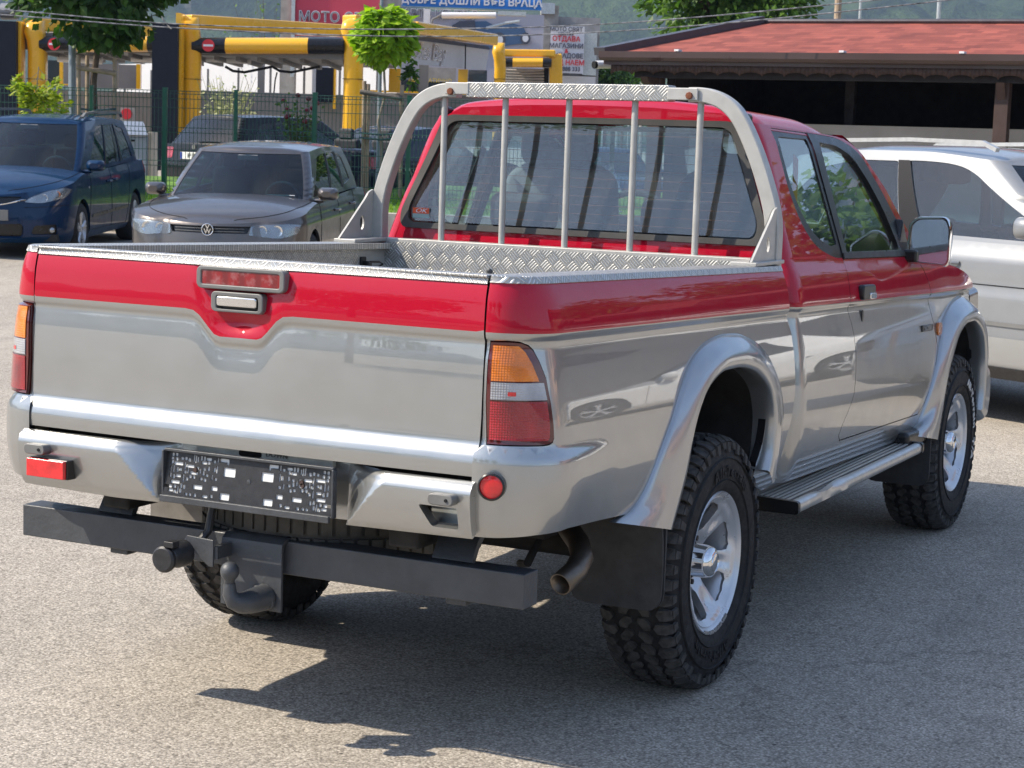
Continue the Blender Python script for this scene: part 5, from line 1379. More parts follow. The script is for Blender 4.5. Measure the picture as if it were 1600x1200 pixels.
# --- inner bed: floor, liner, head board
MB().bb((-1.14,-.48,.845),(.68,.48,.86)).build('bed_floor', 'checker_xy', TRK)
for sg in (-1, 1):
    MB().bb((-1.14,sg*.690,1.06),(.48,sg*.694,1.282)).build('bed_liner', 'checker_xz', TRK)
    MB().bb((-1.14,sg*.48,.86),(.67,sg*.492,1.05)).bb((-1.14,sg*.48,1.05),(.67,sg*.70,1.06)).build('bed_wheelhouse', 'underbody', TRK)
    MB().bb((.484,sg*.700,.86),(.69,sg*.706,1.286)).build('liner_corner', 'bar_paint', TRK, bevel=.002)
MB().bb((.676,-.70,.86),(.684,.70,1.30)).build('head_board', 'checker_yz', TRK)
MB().bb((.60,-.70,1.155),(.676,.70,1.163)).build('head_board_step', 'bar_paint', TRK)
for sg in (1,):
    lk = MB().bb((.50,sg*.690,1.185),(.535,sg*.700,1.245)).box((.515,sg*.676,1.215),(.022,.03,.03)).build('tie_down_latch', 'black_plastic', TRK, bevel=.004)
    MB().tube([(.515,sg*.665,1.228),(.57,sg*.660,1.228),(.60,sg*.662,1.220),(.57,sg*.662,1.210),(.515,sg*.665,1.210)], .004, 6).build('latch_loop', 'trim_black', lk)
for y in (.27,-.07,-.45): MB().sphere((.674,y,1.215), .011, 10).build('rivet', 'hitch_paint', TRK)
# body seen from below and black inner shells that stop light
RAKE = False
ub = MB().bb((-1.12,-.60,.70),(.60,.60,.80)).bb((.85,-.74,.50),(2.5,.74,.62)).bb((2.5,-.50,.45),(3.45,.50,1.10)).bb((.62,-.60,.55),(.86,.60,1.10))
ub.build('underbody', 'underbody', TRK)
for sg in (-1, 1):
    MB().bb((-1.18,sg*.50,.58),(3.4,sg*.41,.70)).build('chassis_rail', 'underbody', TRK, bevel=.01)
    ls = MB()
    for k in range(3):
        ls.tube([(-.62+.10*k,sg*.545,.56-.012*k),(-.3,sg*.545,.50-.012*k),(0,sg*.545,.465-.012*k),(.3,sg*.545,.50-.012*k),(.62-.1*k,sg*.545,.56-.012*k)], .5, sec=[(-.012,-.06),(.012,-.06),(.012,.06),(-.012,.06)])
    ls.build('leaf_spring', 'underbody', TRK)
    MB().tube([(-.02,sg*.44,.36),(-.20,sg*.46,.66)], .028, 12).build('shock_absorber', 'underbody', TRK)
MB().tube([(0,-.72,.385),(0,.72,.385)], .042, 14).sphere((.0,.05,.385), .15, 16, sc=(.9,.8,1)).tube([(.1,.05,.40),(1.6,.05,.50)], .035, 10).build('rear_axle', 'underbody', TRK)
MB().tube([(2.96,-.70,.385),(2.96,.70,.385)], .05, 12).bb((2.4,-.35,.35),(3.3,.35,.5)).build('front_axle', 'underbody', TRK)
# exhaust
MB().tube([(.6,-.50,.53),(-.15,-.50,.54),(-.45,-.56,.585),(-.55,-.61,.580),(-.62,-.665,.562),(-.665,-.715,.538),(-.70,-.742,.508),(-.75,-.745,.478),(-.82,-.735,.455)], [.028,.028,.028,.028,.029,.029,.030,.030,.030], 18, cap=False).build('exhaust_pipe', 'exhaust', TRK, solid=.004)
MB().tube([(-.45,-.50,.50),(-.58,-.52,.44),(-.42,-.42,.40)], .012, 8).bb((-.60,-.58,.52),(-.30,-.40,.56)).build('exhaust_hanger', 'underbody', TRK)
# rocker and side steps
for sg in (-1, 1):
    RAKE = True
    MB().prism([(sg*.783,.572),(sg*.778,.550),(sg*.74,.515),(sg*.66,.515),(sg*.66,.60),(sg*.770,.60)], .66, 2.52, 'x').build('rocker_panel', 'silver_paint', TRK, bevel=.006)
    RAKE = False
    stp = MB().bb((.695,sg*.735,.445),(2.275,sg*.870,.462)).build('side_step', 'trim_black', TRK, bevel=.004)
    for k in range(6): MB().bb((.70,sg*(.742+.0205*k),.462),(2.27,sg*(.753+.0205*k),.4665)).build('step_rib', 'alu', stp, bevel=.0015)
    rows = []
    for i in range(60):
        x = .69+1.59*i/59; dn = .010*math.exp(-((x-1.02)/.09)**2)-.006*math.exp(-((x-1.2)/.07)**2)
        rows.append([Vector((x, sg*(.872-dn*.3), .466-dn)), Vector((x, sg*.892, .466-dn)), Vector((x, sg*(.901-dn), .456-dn*.6)), Vector((x, sg*(.901-dn), .434)), Vector((x, sg*.893, .425)), Vector((x, sg*.872, .425))])
    MB().grid(rows, close=True).build('step_edge', 'alu', stp, ang=50)
    MB().prism(rpoly([(sg*.73,.425),(sg*.905,.425),(sg*.905,.468),(sg*.73,.475)], .012), .675, .697, 'x').build('step_end_cap', 'trim_black', stp)
    MB().prism(rpoly([(sg*.73,.425),(sg*.905,.425),(sg*.905,.468),(sg*.73,.475)], .012), 2.272, 2.295, 'x').build('step_end_cap', 'trim_black', stp)
    for x in (.95, 1.5, 2.05): MB().bb((x-.03,sg*.55,.43),(x+.03,sg*.86,.444)).build('step_bracket', 'underbody', stp)
# mud flaps
def flap(sg, x, ys, zs, mat, letters=None, nm='mud_flap'):
    P = lambda y, z: (x-.03*((z-.45)/.2)**2+.03*(.56-z), y, z)
    f = patch(nm, P, rpoly([(ys[0],zs[0]),(ys[1],zs[0]),(ys[1]+.0,zs[1]),(ys[0]+.0,zs[1])], [.05,.05,.01,.01]), mat, TRK, h=.05, flange=.008, flip=True)
    MB().prism(rpoly([(ys[0],zs[0]),(ys[1],zs[0]),(ys[1],zs[1]),(ys[0],zs[1])], [.05,.05,.01,.01]), x+.02, x+.03, 'x').build('flap_core', mat, f)
    return f
f1 = flap(-1, -.46, (-.880, -.600), (.325, .590), 'flap_rubber')
text('lettering', '4WD', 'flap_rubber', .075, basis((-.452,-.745,.385), (0,-1,0), (0,0,1)), f1, ext=.003, shear=.3, sx=1.3)
f2 = flap(1, -.46, (.600, .880), (.325, .590), 'flap_lit')
text('lettering', '4WD', 'flap_lit', .075, basis((-.452,.745,.400), (0,-1,0), (0,0,1)), f2, ext=.003, shear=.3, sx=1.3)
for sg in (-1, 1):
    MB().prism(rpoly([(sg*.60,.25),(sg*.875,.25),(sg*.875,.50),(sg*.60,.50)], [.05,.05,.005,.005]), 2.52, 2.53, 'x').build('mud_flap', 'flap_rubber', TRK)
    RAKE = True
    MB().bb((2.22,sg*.60,.53),(2.55,sg*.86,.60)).build('flap_bracket', 'trim_black', TRK, bevel=.02)
    RAKE = False
# --- tow bar
hb = MB().bb((-1.164,-.795,.463),(-1.085,.795,.553)).build('tow_bar', 'hitch_paint', TRK, bevel=.004, bseg=3)
for y in (.49, -.575):
    MB().tube([(-1.13,y,.553),(-1.10,y,.60),(-1.02,y,.66),(-.85,y,.68)], 1, sec=[(-.010,-.058),(.010,-.058),(.010,.058),(-.010,.058)]).build('tow_bracket', 'hitch_paint', hb, bevel=.002)
    MB().box((-1.12,y-.02,.455),(.05,.06,.02)).build('bracket_foot', 'hitch_paint', hb, bevel=.004)
pl = MB(); prof = [(-1.100,.560),(-1.150,.560),(-1.172,.557),(-1.186,.546),(-1.190,.530),(-1.190,.365),(-1.180,.365),(-1.180,.525),(-1.176,.540),(-1.165,.549),(-1.100,.550)]
pl.prism(prof, -.097, .095, 'y'); pl.build('tow_plate', 'hitch_paint', hb, bevel=.0015)
ball = MB().lathe([(0,.545),(.010,.544),(.018,.5385),(.0235,.529),(.025,.520),(.0235,.511),(.018,.502),(.0135,.496),(.0135,.455)], 24, axis='z', c=(-1.303,-.012,-.033))
ball.tube([(-1.303,-.012,.455),(-1.303,-.013,.428),(-1.297,-.020,.410),(-1.280,-.032,.401),(-1.25,-.040,.400),(-1.19,-.047,.402)], [.0155,.019,.024,.028,.032,.036], 14)
ball.build('tow_ball', 'hitch_paint', hb, ang=50)
MB().prism(rpoly([(-.085,.375),(.005,.365),(.01,.41),(-.02,.435),(-.075,.43)], .02), -1.205, -1.190, 'x').lathe([(0,-1.222),(.014,-1.222),(.016,-1.205)], 6, axis='x', c=(0,-.058,.400)).build('ball_flange', 'hitch_paint', hb, bevel=.003)
MB().prism([(.070,.552),(.155,.556),(.165,.540),(.085,.480),(.070,.480)], -1.262, -1.256, 'x').bb((-1.256,.060,.50),(-1.18,.078,.535)).build('socket_plate', 'hitch_paint', hb, bevel=.002)
soc = MB().lathe([(0,-1.335),(.028,-1.335),(.032,-1.330),(.033,-1.30),(.036,-1.295),(.036,-1.262)], 20, axis='x', c=(0,.165,.508)).lathe([(0,-1.350),(.030,-1.350),(.036,-1.344),(.036,-1.335),(0,-1.333)], 20, axis='x', c=(0,.170,.503))
soc.box((-1.335,.150,.545),(.03,.03,.016)).build('trailer_socket', 'black_plastic', hb, bevel=.002, ang=40)
MB().tube([(-1.24,.145,.52),(-1.20,.13,.56),(-1.19,.125,.62),(-1.17,.128,.68),(-1.10,.13,.72)], .011, 10).build('trailer_cable', 'black_plastic', hb)
# --- spare wheel under the bed
MB().lathe([(.16,.47),(.20,.455),(.30,.45),(.36,.47),(.382,.50),(.386,.54),(.386,.60),(.37,.64),(.30,.66),(.2,.66)], 48, axis='z', c=(-.76,-.02,.03)).build('spare_tyre', 'spare_dusty', TRK, ang=50)
MB().lathe([(0,.48),(.15,.49),(.17,.52)], 24, axis='z', c=(-.76,-.02,.03)).build('spare_rim', 'underbody', TRK)
lg = MB()
for k in range(64):
    a = 2*pi*k/64
    for (z, dz, o) in ((.515, .05, 0), (.575, .05, .5), (.635, .045, 0)):
        aa = a+o*2*pi/64; lg.box((-.76+.388*cos(aa), -.02+.388*sin(aa), z+.02), (.012, .030, dz), rot=Matrix.Rotation(aa, 3, 'Z'))
lg.build('spare_tread', 'spare_dusty', TRK, smooth=False)
# --- roll bar
PH_L = [(.754,1.10),(.754,1.26),(.750,1.40),(.712,1.53),(.661,1.65),(.612,1.733),(.562,1.776),(.500,1.798),(.44,1.800)]
hoop = [(.72, y, z) for y, z in PH_L]
def hoopside(sg):
    # sharper curve: resample through a Catmull spline
    pts = [Vector((.72, sg*y-.004, z-.004)) for y, z in PH_L]; out = []
    for i in range(len(pts)-1):
        p0 = pts[max(0, i-1)]; p1 = pts[i]; p2 = pts[i+1]; p3 = pts[min(len(pts)-1, i+2)]
        for k in range(5):
            t = k/5; out.append(.5*((2*p1)+(p2-p0)*t+(2*p0-5*p1+4*p2-p3)*t*t+(3*p1-p0-3*p2+p3)*t**3))
    out.append(pts[-1]); return out
SEC = [(-.0245,-.021),(-.0205,-.025),(.0205,-.025),(.0245,-.021),(.0245,.021),(.0205,.025),(-.0205,.025),(-.0245,.021)]
rbar = None
for sg in (1, -1):
    h_ = MB().tube(hoopside(sg), 1, up=(0, 1, 0), sec=SEC).build('roll_bar_hoop', 'bar_paint', TRK, ang=25)
    rbar = h_
    # gusset with an oval hole
    gp = [(.470,1.262),(.700,1.262),(.700,1.435),(.668,1.425),(.650,1.405)]
    patch('roll_bar_gusset', lambda x, z: (x, sg*.772, z), rpoly(gp, [.004,.002,.002,.02,.02]), 'bar_paint', TRK, holes=[arc(.622, 1.315, .017, 0, 345, 14, .026)], h=.08, flange=.008, flip=(sg > 0), off=.002)
    patch('roll_bar_gusset', lambda x, z: (x, sg*.764, z), rpoly(gp, [.004,.002,.002,.02,.02]), 'bar_paint', TRK, holes=[arc(.622, 1.315, .017, 0, 345, 14, .026)], h=.08, flip=(sg < 0))
    MB().bb((.47,sg*.700,1.249),(.75,sg*.790,1.262)).build('roll_bar_foot', 'bar_paint', TRK, bevel=.003)
    hd = MB().bb((.692,.475 if sg > 0 else -.482,1.777 if sg < 0 else 1.782),(.685,.380 if sg > 0 else -.372,1.818 if sg < 0 else 1.824)).build('end_sleeve', 'bar_paint', h_, bevel=.004)
    MB().lathe([(0,.676),(.011,.677),(.013,.684),(.013,.692)], 8, axis='x', c=(0, sg*.452, 1.792)).build('rusty_bolt', 'rust', hd)
MB().bb((.688,-.378,1.772),(.752,.392,1.826)).build('roll_bar_top', 'checker_yz', TRK, bevel=.004)
for y in (.493, .250, .004, -.243, -.481):
    MB().tube([(.722, y, 1.26), (.722, y, 1.785)], .0115, 14).build('roll_bar_bar', 'bar_paint', TRK)
MB().bb((.690,-.70,1.245),(.752,.71,1.262)).build('roll_bar_sill', 'bar_paint', TRK, bevel=.003)
# --- interior
flo = MB().bb((.86,-.68,.80),(2.6,.68,.84)).build('cab_floor', 'interior_dark', TRK)
MB().bb((.84,-.66,.84),(.90,.66,1.26)).build('rear_trim', 'interior_dark', TRK, bevel=.02)
for y in (.36, -.36):
    s = MB().box((1.72,y,1.02),(.52,.50,.16)).build('seat', 'interior_grey', TRK, bevel=.05, bseg=4)
    MB().prism(rpoly([(y-.25,1.0),(y+.25,1.0),(y+.22,1.50),(y+.14,1.55),(y-.14,1.55),(y-.22,1.50)], .06), 0, .13, 'x').tf(Matrix.Translation((1.38,0,0))).tf(Matrix.Translation((0,0,0))).build('seat_back', 'interior_grey', s, bevel=.03, bseg=3)
    hr = plate_ring('headrest', 1.36, .09, rrect(y-.145,1.535,y+.145,1.735,.05), rrect(y-.065,1.605,y+.065,1.685,.03), 'interior_grey', s, bev=.015)
for y in (.30,-.30):
    s = MB().box((1.02,y,1.16),(.14,.34,.30)).build('rear_seat', 'interior_dark', TRK, bevel=.04, bseg=3)
    MB().box((1.0,y,1.37),(.10,.26,.14)).build('headrest', 'interior_dark', s, bevel=.04, bseg=3)
MB().prism(rpoly([(2.20,1.28),(2.30,1.33),(2.75,1.30),(2.75,.95),(2.30,.95)], .03), -.68, .68, 'y').build('dashboard', 'interior_dark', TRK)
sw = [(2.08+.06*sin(a), .34+.185*cos(a), 1.26+.17*sin(a)) for a in [2*pi*k/24 for k in range(24)]]
swo = MB().tube(sw, .014, 8, closed=True).tube([(2.2,.34,1.20),(2.09,.34,1.26)], .03, 8).tube([(2.08,.16,1.26),(2.08,.52,1.26)], .012, 6).build('steering_wheel', 'interior_dark', TRK)
MB().box((2.05,0,1.70),(.02,.20,.055)).build('inside_mirror', 'trim_black', TRK, bevel=.01)
MB().box((2.35,.10,1.335),(.20,.25,.006)).box((2.3,.55,1.34),(.15,.10,.004)).build('papers', 'paper', TRK)
for sg in (-1, 1):
    MB().tube([(1.30,sg*.63,1.60),(1.22,sg*.66,1.42),(1.1,sg*.68,1.2)], 1, sec=[(-.022,-.002),(.022,-.002),(.022,.002),(-.022,.002)]).build('seat_belt', 'belt_orange' if sg < 0 else 'interior_dark', TRK)
MB().bb((.93,-.55,1.680),(1.85,.55,1.688)).build('headliner', 'interior_light', TRK)
# ------------------------------------------------------------------ wheels of the pickup
TR, TW = .386, .228           # radius, width
def truck_wheel(loc, sg, letters, rot):
    """sg: side the face looks to; local frame: axle along y, outside towards -y before mirroring"""
    w = bpy.data.objects.new('wheel', None); COL.objects.link(w); w.parent = TRK; w.location = loc
    w.rotation_euler = (0, rot, 0) if sg < 0 else (0, rot, pi)
    h = TW/2
    prof = [(.212,-h+.020),(.222,-h+.006),(.245,-h-.002),(.285,-h-.006),(.318,-h-.002),(.345,-h+.008),(.358,-h+.016),(.368,-h+.030),(.376,-h+.05),(.378,0),(.376,h-.05),(.368,h-.03),(.345,h-.008),(.285,h+.006),(.24,h),(.212,h-.02)]
    ty = MB().lathe(prof, 72).build('tyre', 'tyre', w, ang=40)
    # tread: shoulder lugs that run over onto the sidewall and interlocking centre blocks
    tb = MB(); N = 52
    def blk(poly, r0, r1, a0, chamf=.0):
        """poly in (angle step units, y)"""
        st = 2*pi/N; v = []
        for (a, y) in poly:
            rr = r1-(.016 if abs(y) > h-.012 else (.004 if abs(y) > h-.03 else 0))
            yy = y
            v.append((r0*cos(a0+a*st), y, r0*sin(a0+a*st), rr, a0+a*st))
        cx = sum(p[0] for p in poly)/len(poly); cy = sum(p[1] for p in poly)/len(poly)
        lo = []; hi = []
        for (a, y), q in zip(poly, v):
            rr = q[3]; aa = a0+a*st; lo.append((r0*cos(aa), y, r0*sin(aa)))
            a2 = cx+(a-cx)*.93; y2 = cy+(y-cy)*.95; aa = a0+a2*st; hi.append((rr*cos(aa), y2, rr*sin(aa)))
        n = len(poly)
        tb.add(lo+hi, [tuple(range(n, 2*n))]+[(i, (i+1) % n, n+(i+1) % n, n+i) for i in range(n)])
    for i in range(N):
        a0 = 2*pi*i/N
        for s in (-1, 1):
            o = .5 if s > 0 else 0
            d = .010 if i % 2 else 0
            # shoulder lug
            blk([(o+.05, s*(.064+d)), (o+.42, s*(.056+d)), (o+.80, s*(.068+d)), (o+.84, s*(h-.020)), (o+.80, s*(h-.002)), (o+.10, s*(h-.002)), (o+.06, s*(h-.020))], .368, TR, a0)
            if True: # small sidewall biter
                rr0, rr1 = .336 if i % 2 else .346, .366
                b = [((rr0, .15), (rr1, .12), (rr1, .78), (rr0, .70))][0]
                v = [];
                for (r_, a) in b: aa = a0+(o+a)*2*pi/N; v.append((r_*cos(aa), s*(h-.004 if r_ < .35 else h-.006), r_*sin(aa)))
                for (r_, a) in b: aa = a0+(o+.45+(a-.45)*.86)*2*pi/N; v.append((r_*cos(aa), s*(h+.0045 if r_ < .35 else h+.001), r_*sin(aa)))
                tb.add(v, [(4,5,6,7),(0,1,5,4),(1,2,6,5),(2,3,7,6),(3,0,4,7)])
        # two zig-zag centre rows
            e = .25 if s > 0 else -.25
            blk([(o+.02+e, s*.010), (o+.34+e, s*.006), (o+.66+e, s*.020), (o+.92+e, s*.026), (o+.86+e, s*.048), (o+.50+e, s*.050), (o+.20+e, s*.040), (o-.02+e, s*.030)], .368, TR, a0)
    tb.build('tread', 'tread', ty, smooth=False)
    if letters:
        def mapf(p, base, R, flipv=1):
            a = base-p.x/R; r_ = R+p.y
            return Vector((r_*cos(a), -h-.0100+p.z, r_*sin(a)))
        for (s_, b_) in letters:
            text('raised_lettering', s_, 'tyre_letter' if len(s_) and loc[0] > 1 else 'tyre', .046, Matrix(), ty, ext=.0012, mapf=lambda p, b_=b_: mapf(p, b_, .278), bold=.0012, spacing=1.15, sx=1.25)
    for R_, dd in ((.253, .004), (.318, .002)):
        MB().lathe([(R_-.003,-h-.002),(R_,-h-.007-.001),(R_+.003,-h-.002)], 64).build('sidewall_ring', 'tyre', ty)
    # rim
    rp = [(.204,h-.03),(.196,h-.05),(.180,h-.07),(.178,-.01),(.186,-h+.050),(.192,-h+.040),(.196,-h+.022),(.206,-h+.012),(.214,-h+.006),(.217,-h+.010),(.215,-h+.022)]
    rim = MB().lathe(rp, 64).build('rim', 'alloy', w, ang=45)
    def face(x, z):
        r = hypot(x, z); a = atan2(z, x); k = .5+.5*cos(6*a)              # 1 on a spoke axis
        y = lin([(0,-.020),(.06,-.022),(.09,-.036),(.13,-.052),(.165,-.066),(.190,-.088),(.205,-.105)], r)
        ridge = sst(.0, 1.0, k)
        y += -.012*ridge*sst(.06, .10, r)*(1-sst(.175, .20, r))
        # oval scoop in every spoke
        d = abs(((a+pi/6) % (pi/3))-pi/6)*r
        sc = math.exp(-(d/.017)**2-((r-.135)/.030)**2); y += .012*sc
        return (x, y, z)
    holes = []
    for k in range(6):
        a = radians(30+60*k); q = []
        for (r_, da) in ((.085,-6),(.100,-13),(.125,-15.5),(.150,-17.5),(.168,-17),(.177,-12),(.180,0),(.177,12),(.168,17),(.150,17.5),(.125,15.5),(.100,13),(.085,6),(.081,0)):
            q.append((r_*cos(a+radians(da)), r_*sin(a+radians(da))))
        holes.append(q)
    ro_ = [(.197*cos(2*pi*k/48), .197*sin(2*pi*k/48)) for k in range(48)]
    patch('rim_spokes', face, ro_, 'alloy', rim, holes=holes, h=.011, flange=.028)
    o = MB().lathe([(0,-.106),(.024,-.105),(.038,-.101),(.046,-.093),(.050,-.078),(.052,-.040),(.058,-.032),(.060,-.018)], 36).build('hub_cap', 'chrome', rim, ang=50)
    MB().lathe([(.026,-.1035),(.028,-.1065),(.030,-.1035)], 30).build('hub_cap_ring', 'chrome', o)
    for k in range(6):
        a = radians(60*k+30)
        MB().lathe([(0,-.040),(.009,-.040),(.010,-.02)], 6, c=(.066*cos(a),0,.066*sin(a))).build('wheel_nut', 'brake', rim)
    MB().lathe([(0,.03),(.15,.03),(.155,.035),(.155,.05)], 40).build('brake_disc', 'brake', w)
    if letters is not None and loc[0] < 1:
        sc = MB()
        for k in range(9):
            a = radians(262+k*6+random.uniform(-1, 1)); sc.box((.2125*cos(a), -h+.008, .2125*sin(a)), (.010, .006, .016), rot=Matrix.Rotation(-a, 3, 'Y'))
        sc.build('kerb_scuff', 'rim_scuff', rim)
    return w
yw = .885-TW/2-.006; yl_ = .852-TW/2-.006
truck_wheel((0, -yw, .383), -1, [('All-Terrain', radians(88)), ('All-Terrain', radians(-92))], radians(10))
truck_wheel((2.96, -yw, .383), -1, [('All-Terrain', radians(38)), ('T/A', radians(-12))], radians(0))
truck_wheel((0, yl_, .383), 1, [], radians(25))
truck_wheel((2.96, yl_, .383), 1, [], radians(15))
# ------------------------------------------------------------------ parked cars
def bg_wheel(root, x, y, r, w=.20, rim='alloy', spokes=5, sg=1):
    o = bpy.data.objects.new('wheel', None); COL.objects.link(o); o.parent = root; o.location = (x, y, r)
    if sg > 0: o.rotation_euler = (0, 0, pi)
    h = w/2; R = r*.66
    MB().lathe([(R,h),(r*.9,h+.006),(r*.97,h-.02),(r,h-.045),(r,-h+.045),(r*.97,-h+.02),(r*.88,-h-.006),(R,-h)], 40).build('tyre', 'tyre', o, ang=50)
    b = MB().lathe([(R-.02,h-.02),(R-.03,0),(R-.012,-h+.02),(R,-h+.002),(R+.006,-h+.006)], 40)
    for k in range(spokes):
        a = 2*pi*k/spokes+.3
        for da in (-.09, .09):
            b.tube([(.05*cos(a),-h+.02,.05*sin(a)),(R*.6*cos(a+da*.8),-h+.018,R*.6*sin(a+da*.8)),((R-.01)*cos(a+da*1.6),-h+.014,(R-.01)*sin(a+da*1.6))], [.024,.018,.020], 6)
    b.lathe([(0,-h+.006),(.04,-h+.008),(.055,-h+.03)], 16)
    b.build('rim', rim, o, ang=50)
    MB().lathe([(0,.02),(R*.8,.02),(R*.8,.0)], 24).build('brake_disc', 'brake', o)
    return o
def mksection(D):
    L, W = D['L'], D['W']; af, bf = D['cf']; ar, br = D['cr']; bwf, bwr = D.get('bow', (.08, .05))
    pts = []
    n = 12
    for i in range(n+1):
        y = (W/2-br)*i/n; pts.append((-L/2+bwr*(y/(W/2-br))**2, y))
    x0 = -L/2+bwr
    for i in range(1, 15):
        a = pi/2*i/14; pts.append((x0+(ar)*(1-cos(a)), W/2-br+br*sin(a)))
    xs, xe = x0+ar, L/2-bwf-af
    for i in range(1, 30): pts.append((xs+(xe-xs)*i/29, W/2+.0*i))
    for i in range(1, 15):
        a = pi/2*i/14; pts.append((xe+af*sin(a), W/2-bf+bf*cos(a)))
    for i in range(1, n+1):
        y = (W/2-bf)*(1-i/n); pts.append((L/2-bwf*(y/(W/2-bf))**2, y))
    d = [0]
    for a, b in zip(pts, pts[1:]): d.append(d[-1]+hypot(b[0]-a[0], b[1]-a[1]))
    return pts, d
import bisect
def make_car(root, D):
    pts, d = mksection(D); S = d[-1]
    W = D['W']
    def plan(s):
        s = min(max(s, 0), S); i = min(max(bisect.bisect_right(d, s)-1, 0), len(pts)-2); t = (s-d[i])/(d[i+1]-d[i])
        a, b = pts[i], pts[i+1]
        def nn(k):
            k0, k1 = max(0, k-1), min(len(pts)-1, k+1); tx, ty = pts[k1][0]-pts[k0][0], pts[k1][1]-pts[k0][1]
            if k == 0: tx, ty = 0, 1
            if k == len(pts)-1: tx, ty = 0, -1
            l = hypot(tx, ty); return (-ty/l, tx/l)
        n0, n1 = nn(i), nn(i+1); nx, ny = n0[0]*(1-t)+n1[0]*t, n0[1]*(1-t)+n1[1]*t; l = hypot(nx, ny)
        return a[0]+(b[0]-a[0])*t, a[1]+(b[1]-a[1])*t, nx/l, ny/l
    def P(s, z):
        m = 1
        if s > S: s = 2*S-s; m = -1
        if s < 0: s = -s; m = -1
        x, y, nx, ny = plan(s)
        o = spline(D['side'], z)
        if nx > 0: o = o*(1-nx*nx)+spline(D['front'], z)*nx*nx
        elif nx < 0: o = o*(1-nx*nx)+spline(D['rear'], z)*nx*nx
        return (x-nx*o, m*(y-ny*o), z)
    Pm = lambda s, z: (P(s, z)[0], -P(s, z)[1], z)
    def s_of(x):
        lo, hi = d[13], d[-13]
        for _ in range(40):
            mid = (lo+hi)/2
            if plan(mid)[0] < x: lo = mid
            else: hi = mid
        return lo
    zt = lambda x: spline(D['ztop'], x)
    bottom = D.get('bottom', .20)
    N = 90
    top = [(S*i/N, zt(plan(S*i/N)[0])) for i in range(N+1)]
    bot = [(S*i/N, bottom+.0) for i in range(N+1)]
    out = bot+top[::-1]
    r = D['r']; xf, xr_ = D['xf'], D['xr']
    holes = []
    for xc in (xf, xr_):
        holes.append([(s_of(xc+(r+.045)*cos(a)), r*.98+(r+.045)*sin(a)) for a in [2*pi*k/36 for k in range(36)]])
    front = D.get('front_parts', []); rear = D.get('rear_parts', []); side = D.get('side_parts', [])
    cut = []
    for (nm, poly, mat, off, both) in front:
        if off < 0: cut.append([(S-a, z) for a, z in poly])
    for (nm, poly, mat, off, both) in rear:
        if off < 0: cut.append([(a, z) for a, z in poly])
    body = None
    for sg in (1, -1):
        PP = P if sg > 0 else Pm
        b = patch('body', PP, out, D['paint'], root, holes=holes+cut, h=.09, hv=.045, flange=.03, flip=(sg > 0) if D.get('_f', True) else (sg < 0))
        patch('inner_shell', PP, out, 'void', root, holes=[], h=.2, hv=.2, off=-.09, flip=(sg > 0))
        body = body or b
        for (nm, poly, mat, off, both) in front:
            if both == 2 and (sg > 0 or True) or (both == 1 and sg > 0):
                patch(nm, PP, [(S-a, z) for a, z in poly], mat, root, h=.06, hv=.04, off=off, flange=.012, flip=(sg > 0))
        for (nm, poly, mat, off, both) in rear:
            if both == 2 or (both == 1 and sg > 0):
                patch(nm, PP, [(a, z) for a, z in poly], mat, root, h=.06, hv=.04, off=off, flange=.012, flip=(sg > 0))
        for (nm, poly, mat, off) in side:
            patch(nm, PP, [(s_of(a), z) for a, z in poly], mat, root, h=.08, hv=.05, off=off, flange=.006, flip=(sg > 0))
        # door seams and handles
        sm = MB()
        for (xa, za, xb, zb) in D.get('seams', []):
            pa = [PP(s_of(xa+(xb-xa)*k/8), za+(zb-za)*k/8) for k in range(9)]
            n_ = Vector((0, sg, 0)); sm.tube([Vector(q)+n_*.0008 for q in pa], .0035, 5)
        if D.get('seams'): sm.build('door_seam', 'void', root)
        for (x, z) in D.get('handles', []):
            q = Vector(PP(s_of(x), z))
            MB().tube([q+Vector((-.10, sg*.005, 0)), q+Vector((-.07, sg*.035, 0)), q+Vector((.07, sg*.035, 0)), q+Vector((.10, sg*.005, 0))], .013, 8).build('door_handle', D.get('handle_mat', D['paint']), root)
    # caps: bonnet and (for saloons) boot lid
    def cap(nm, edge, mat, crown, n=14, flat=1.0, fr=None):
        rows = []
        for (p, k) in edge:
            p = Vector(p); row = []
            for j in range(n+1):
                t = -1+2*j/n; c = crown(p.x)*(1-abs(t)**2.4)*k
                row.append(Vector((p.x, -t*p.y, p.z+c)))
            rows.append(row)
        return MB().grid(rows).build(nm, mat, root, ang=60)
    g = D['gh']
    s0 = s_of(g['xf']-.25); ed = []
    M = 26
    for i in range(M+1):
        s = s0+(S-s0)*i/M; x = plan(s)[0]; ed.append((P(s, zt(x)), 1-.0*i/M if i < M else 0.02))
    cr = D.get('hood_crown', [(-9,.07),(9,.07)])
    for i in range(M+1):
        p, k = ed[i]; y = P(s0+(S-s0)*i/M, 1)[1]
        ed[i] = (p, sst(0, .75, abs(p[1])/(W/2)))
    bonnet = cap('bonnet', ed, D['paint'], lambda x: lin(cr, x))
    # bonnet shut lines
    for sg in (1, -1):
        pth = []
        for i in range(0, M-5):
            s = s0+(S-s0)*i/M; p = Vector(P(s, zt(plan(s)[0]))); t = .93-.28*sst(.15, 1.0, i/(M-3))-.06*(i/(M-3)); k = ed[i][1]
            pth.append(Vector((p.x, sg*t*p.y, p.z+lin(cr, p.x)*(1-t**2.4)*k+.001)))
        MB().tube(pth, .0035, 5).build('bonnet_seam', 'void', bonnet)
    if D.get('sedan'):
        s1 = s_of(g['xr']+.30); ed = []
        for i in range(M+1):
            s = s1*i/M; x = plan(s)[0]; p = P(s, zt(x)); ed.append((p, sst(0, .75, abs(p[1])/(W/2))))
        cap('boot_lid', ed, D['paint'], lambda x: .05)
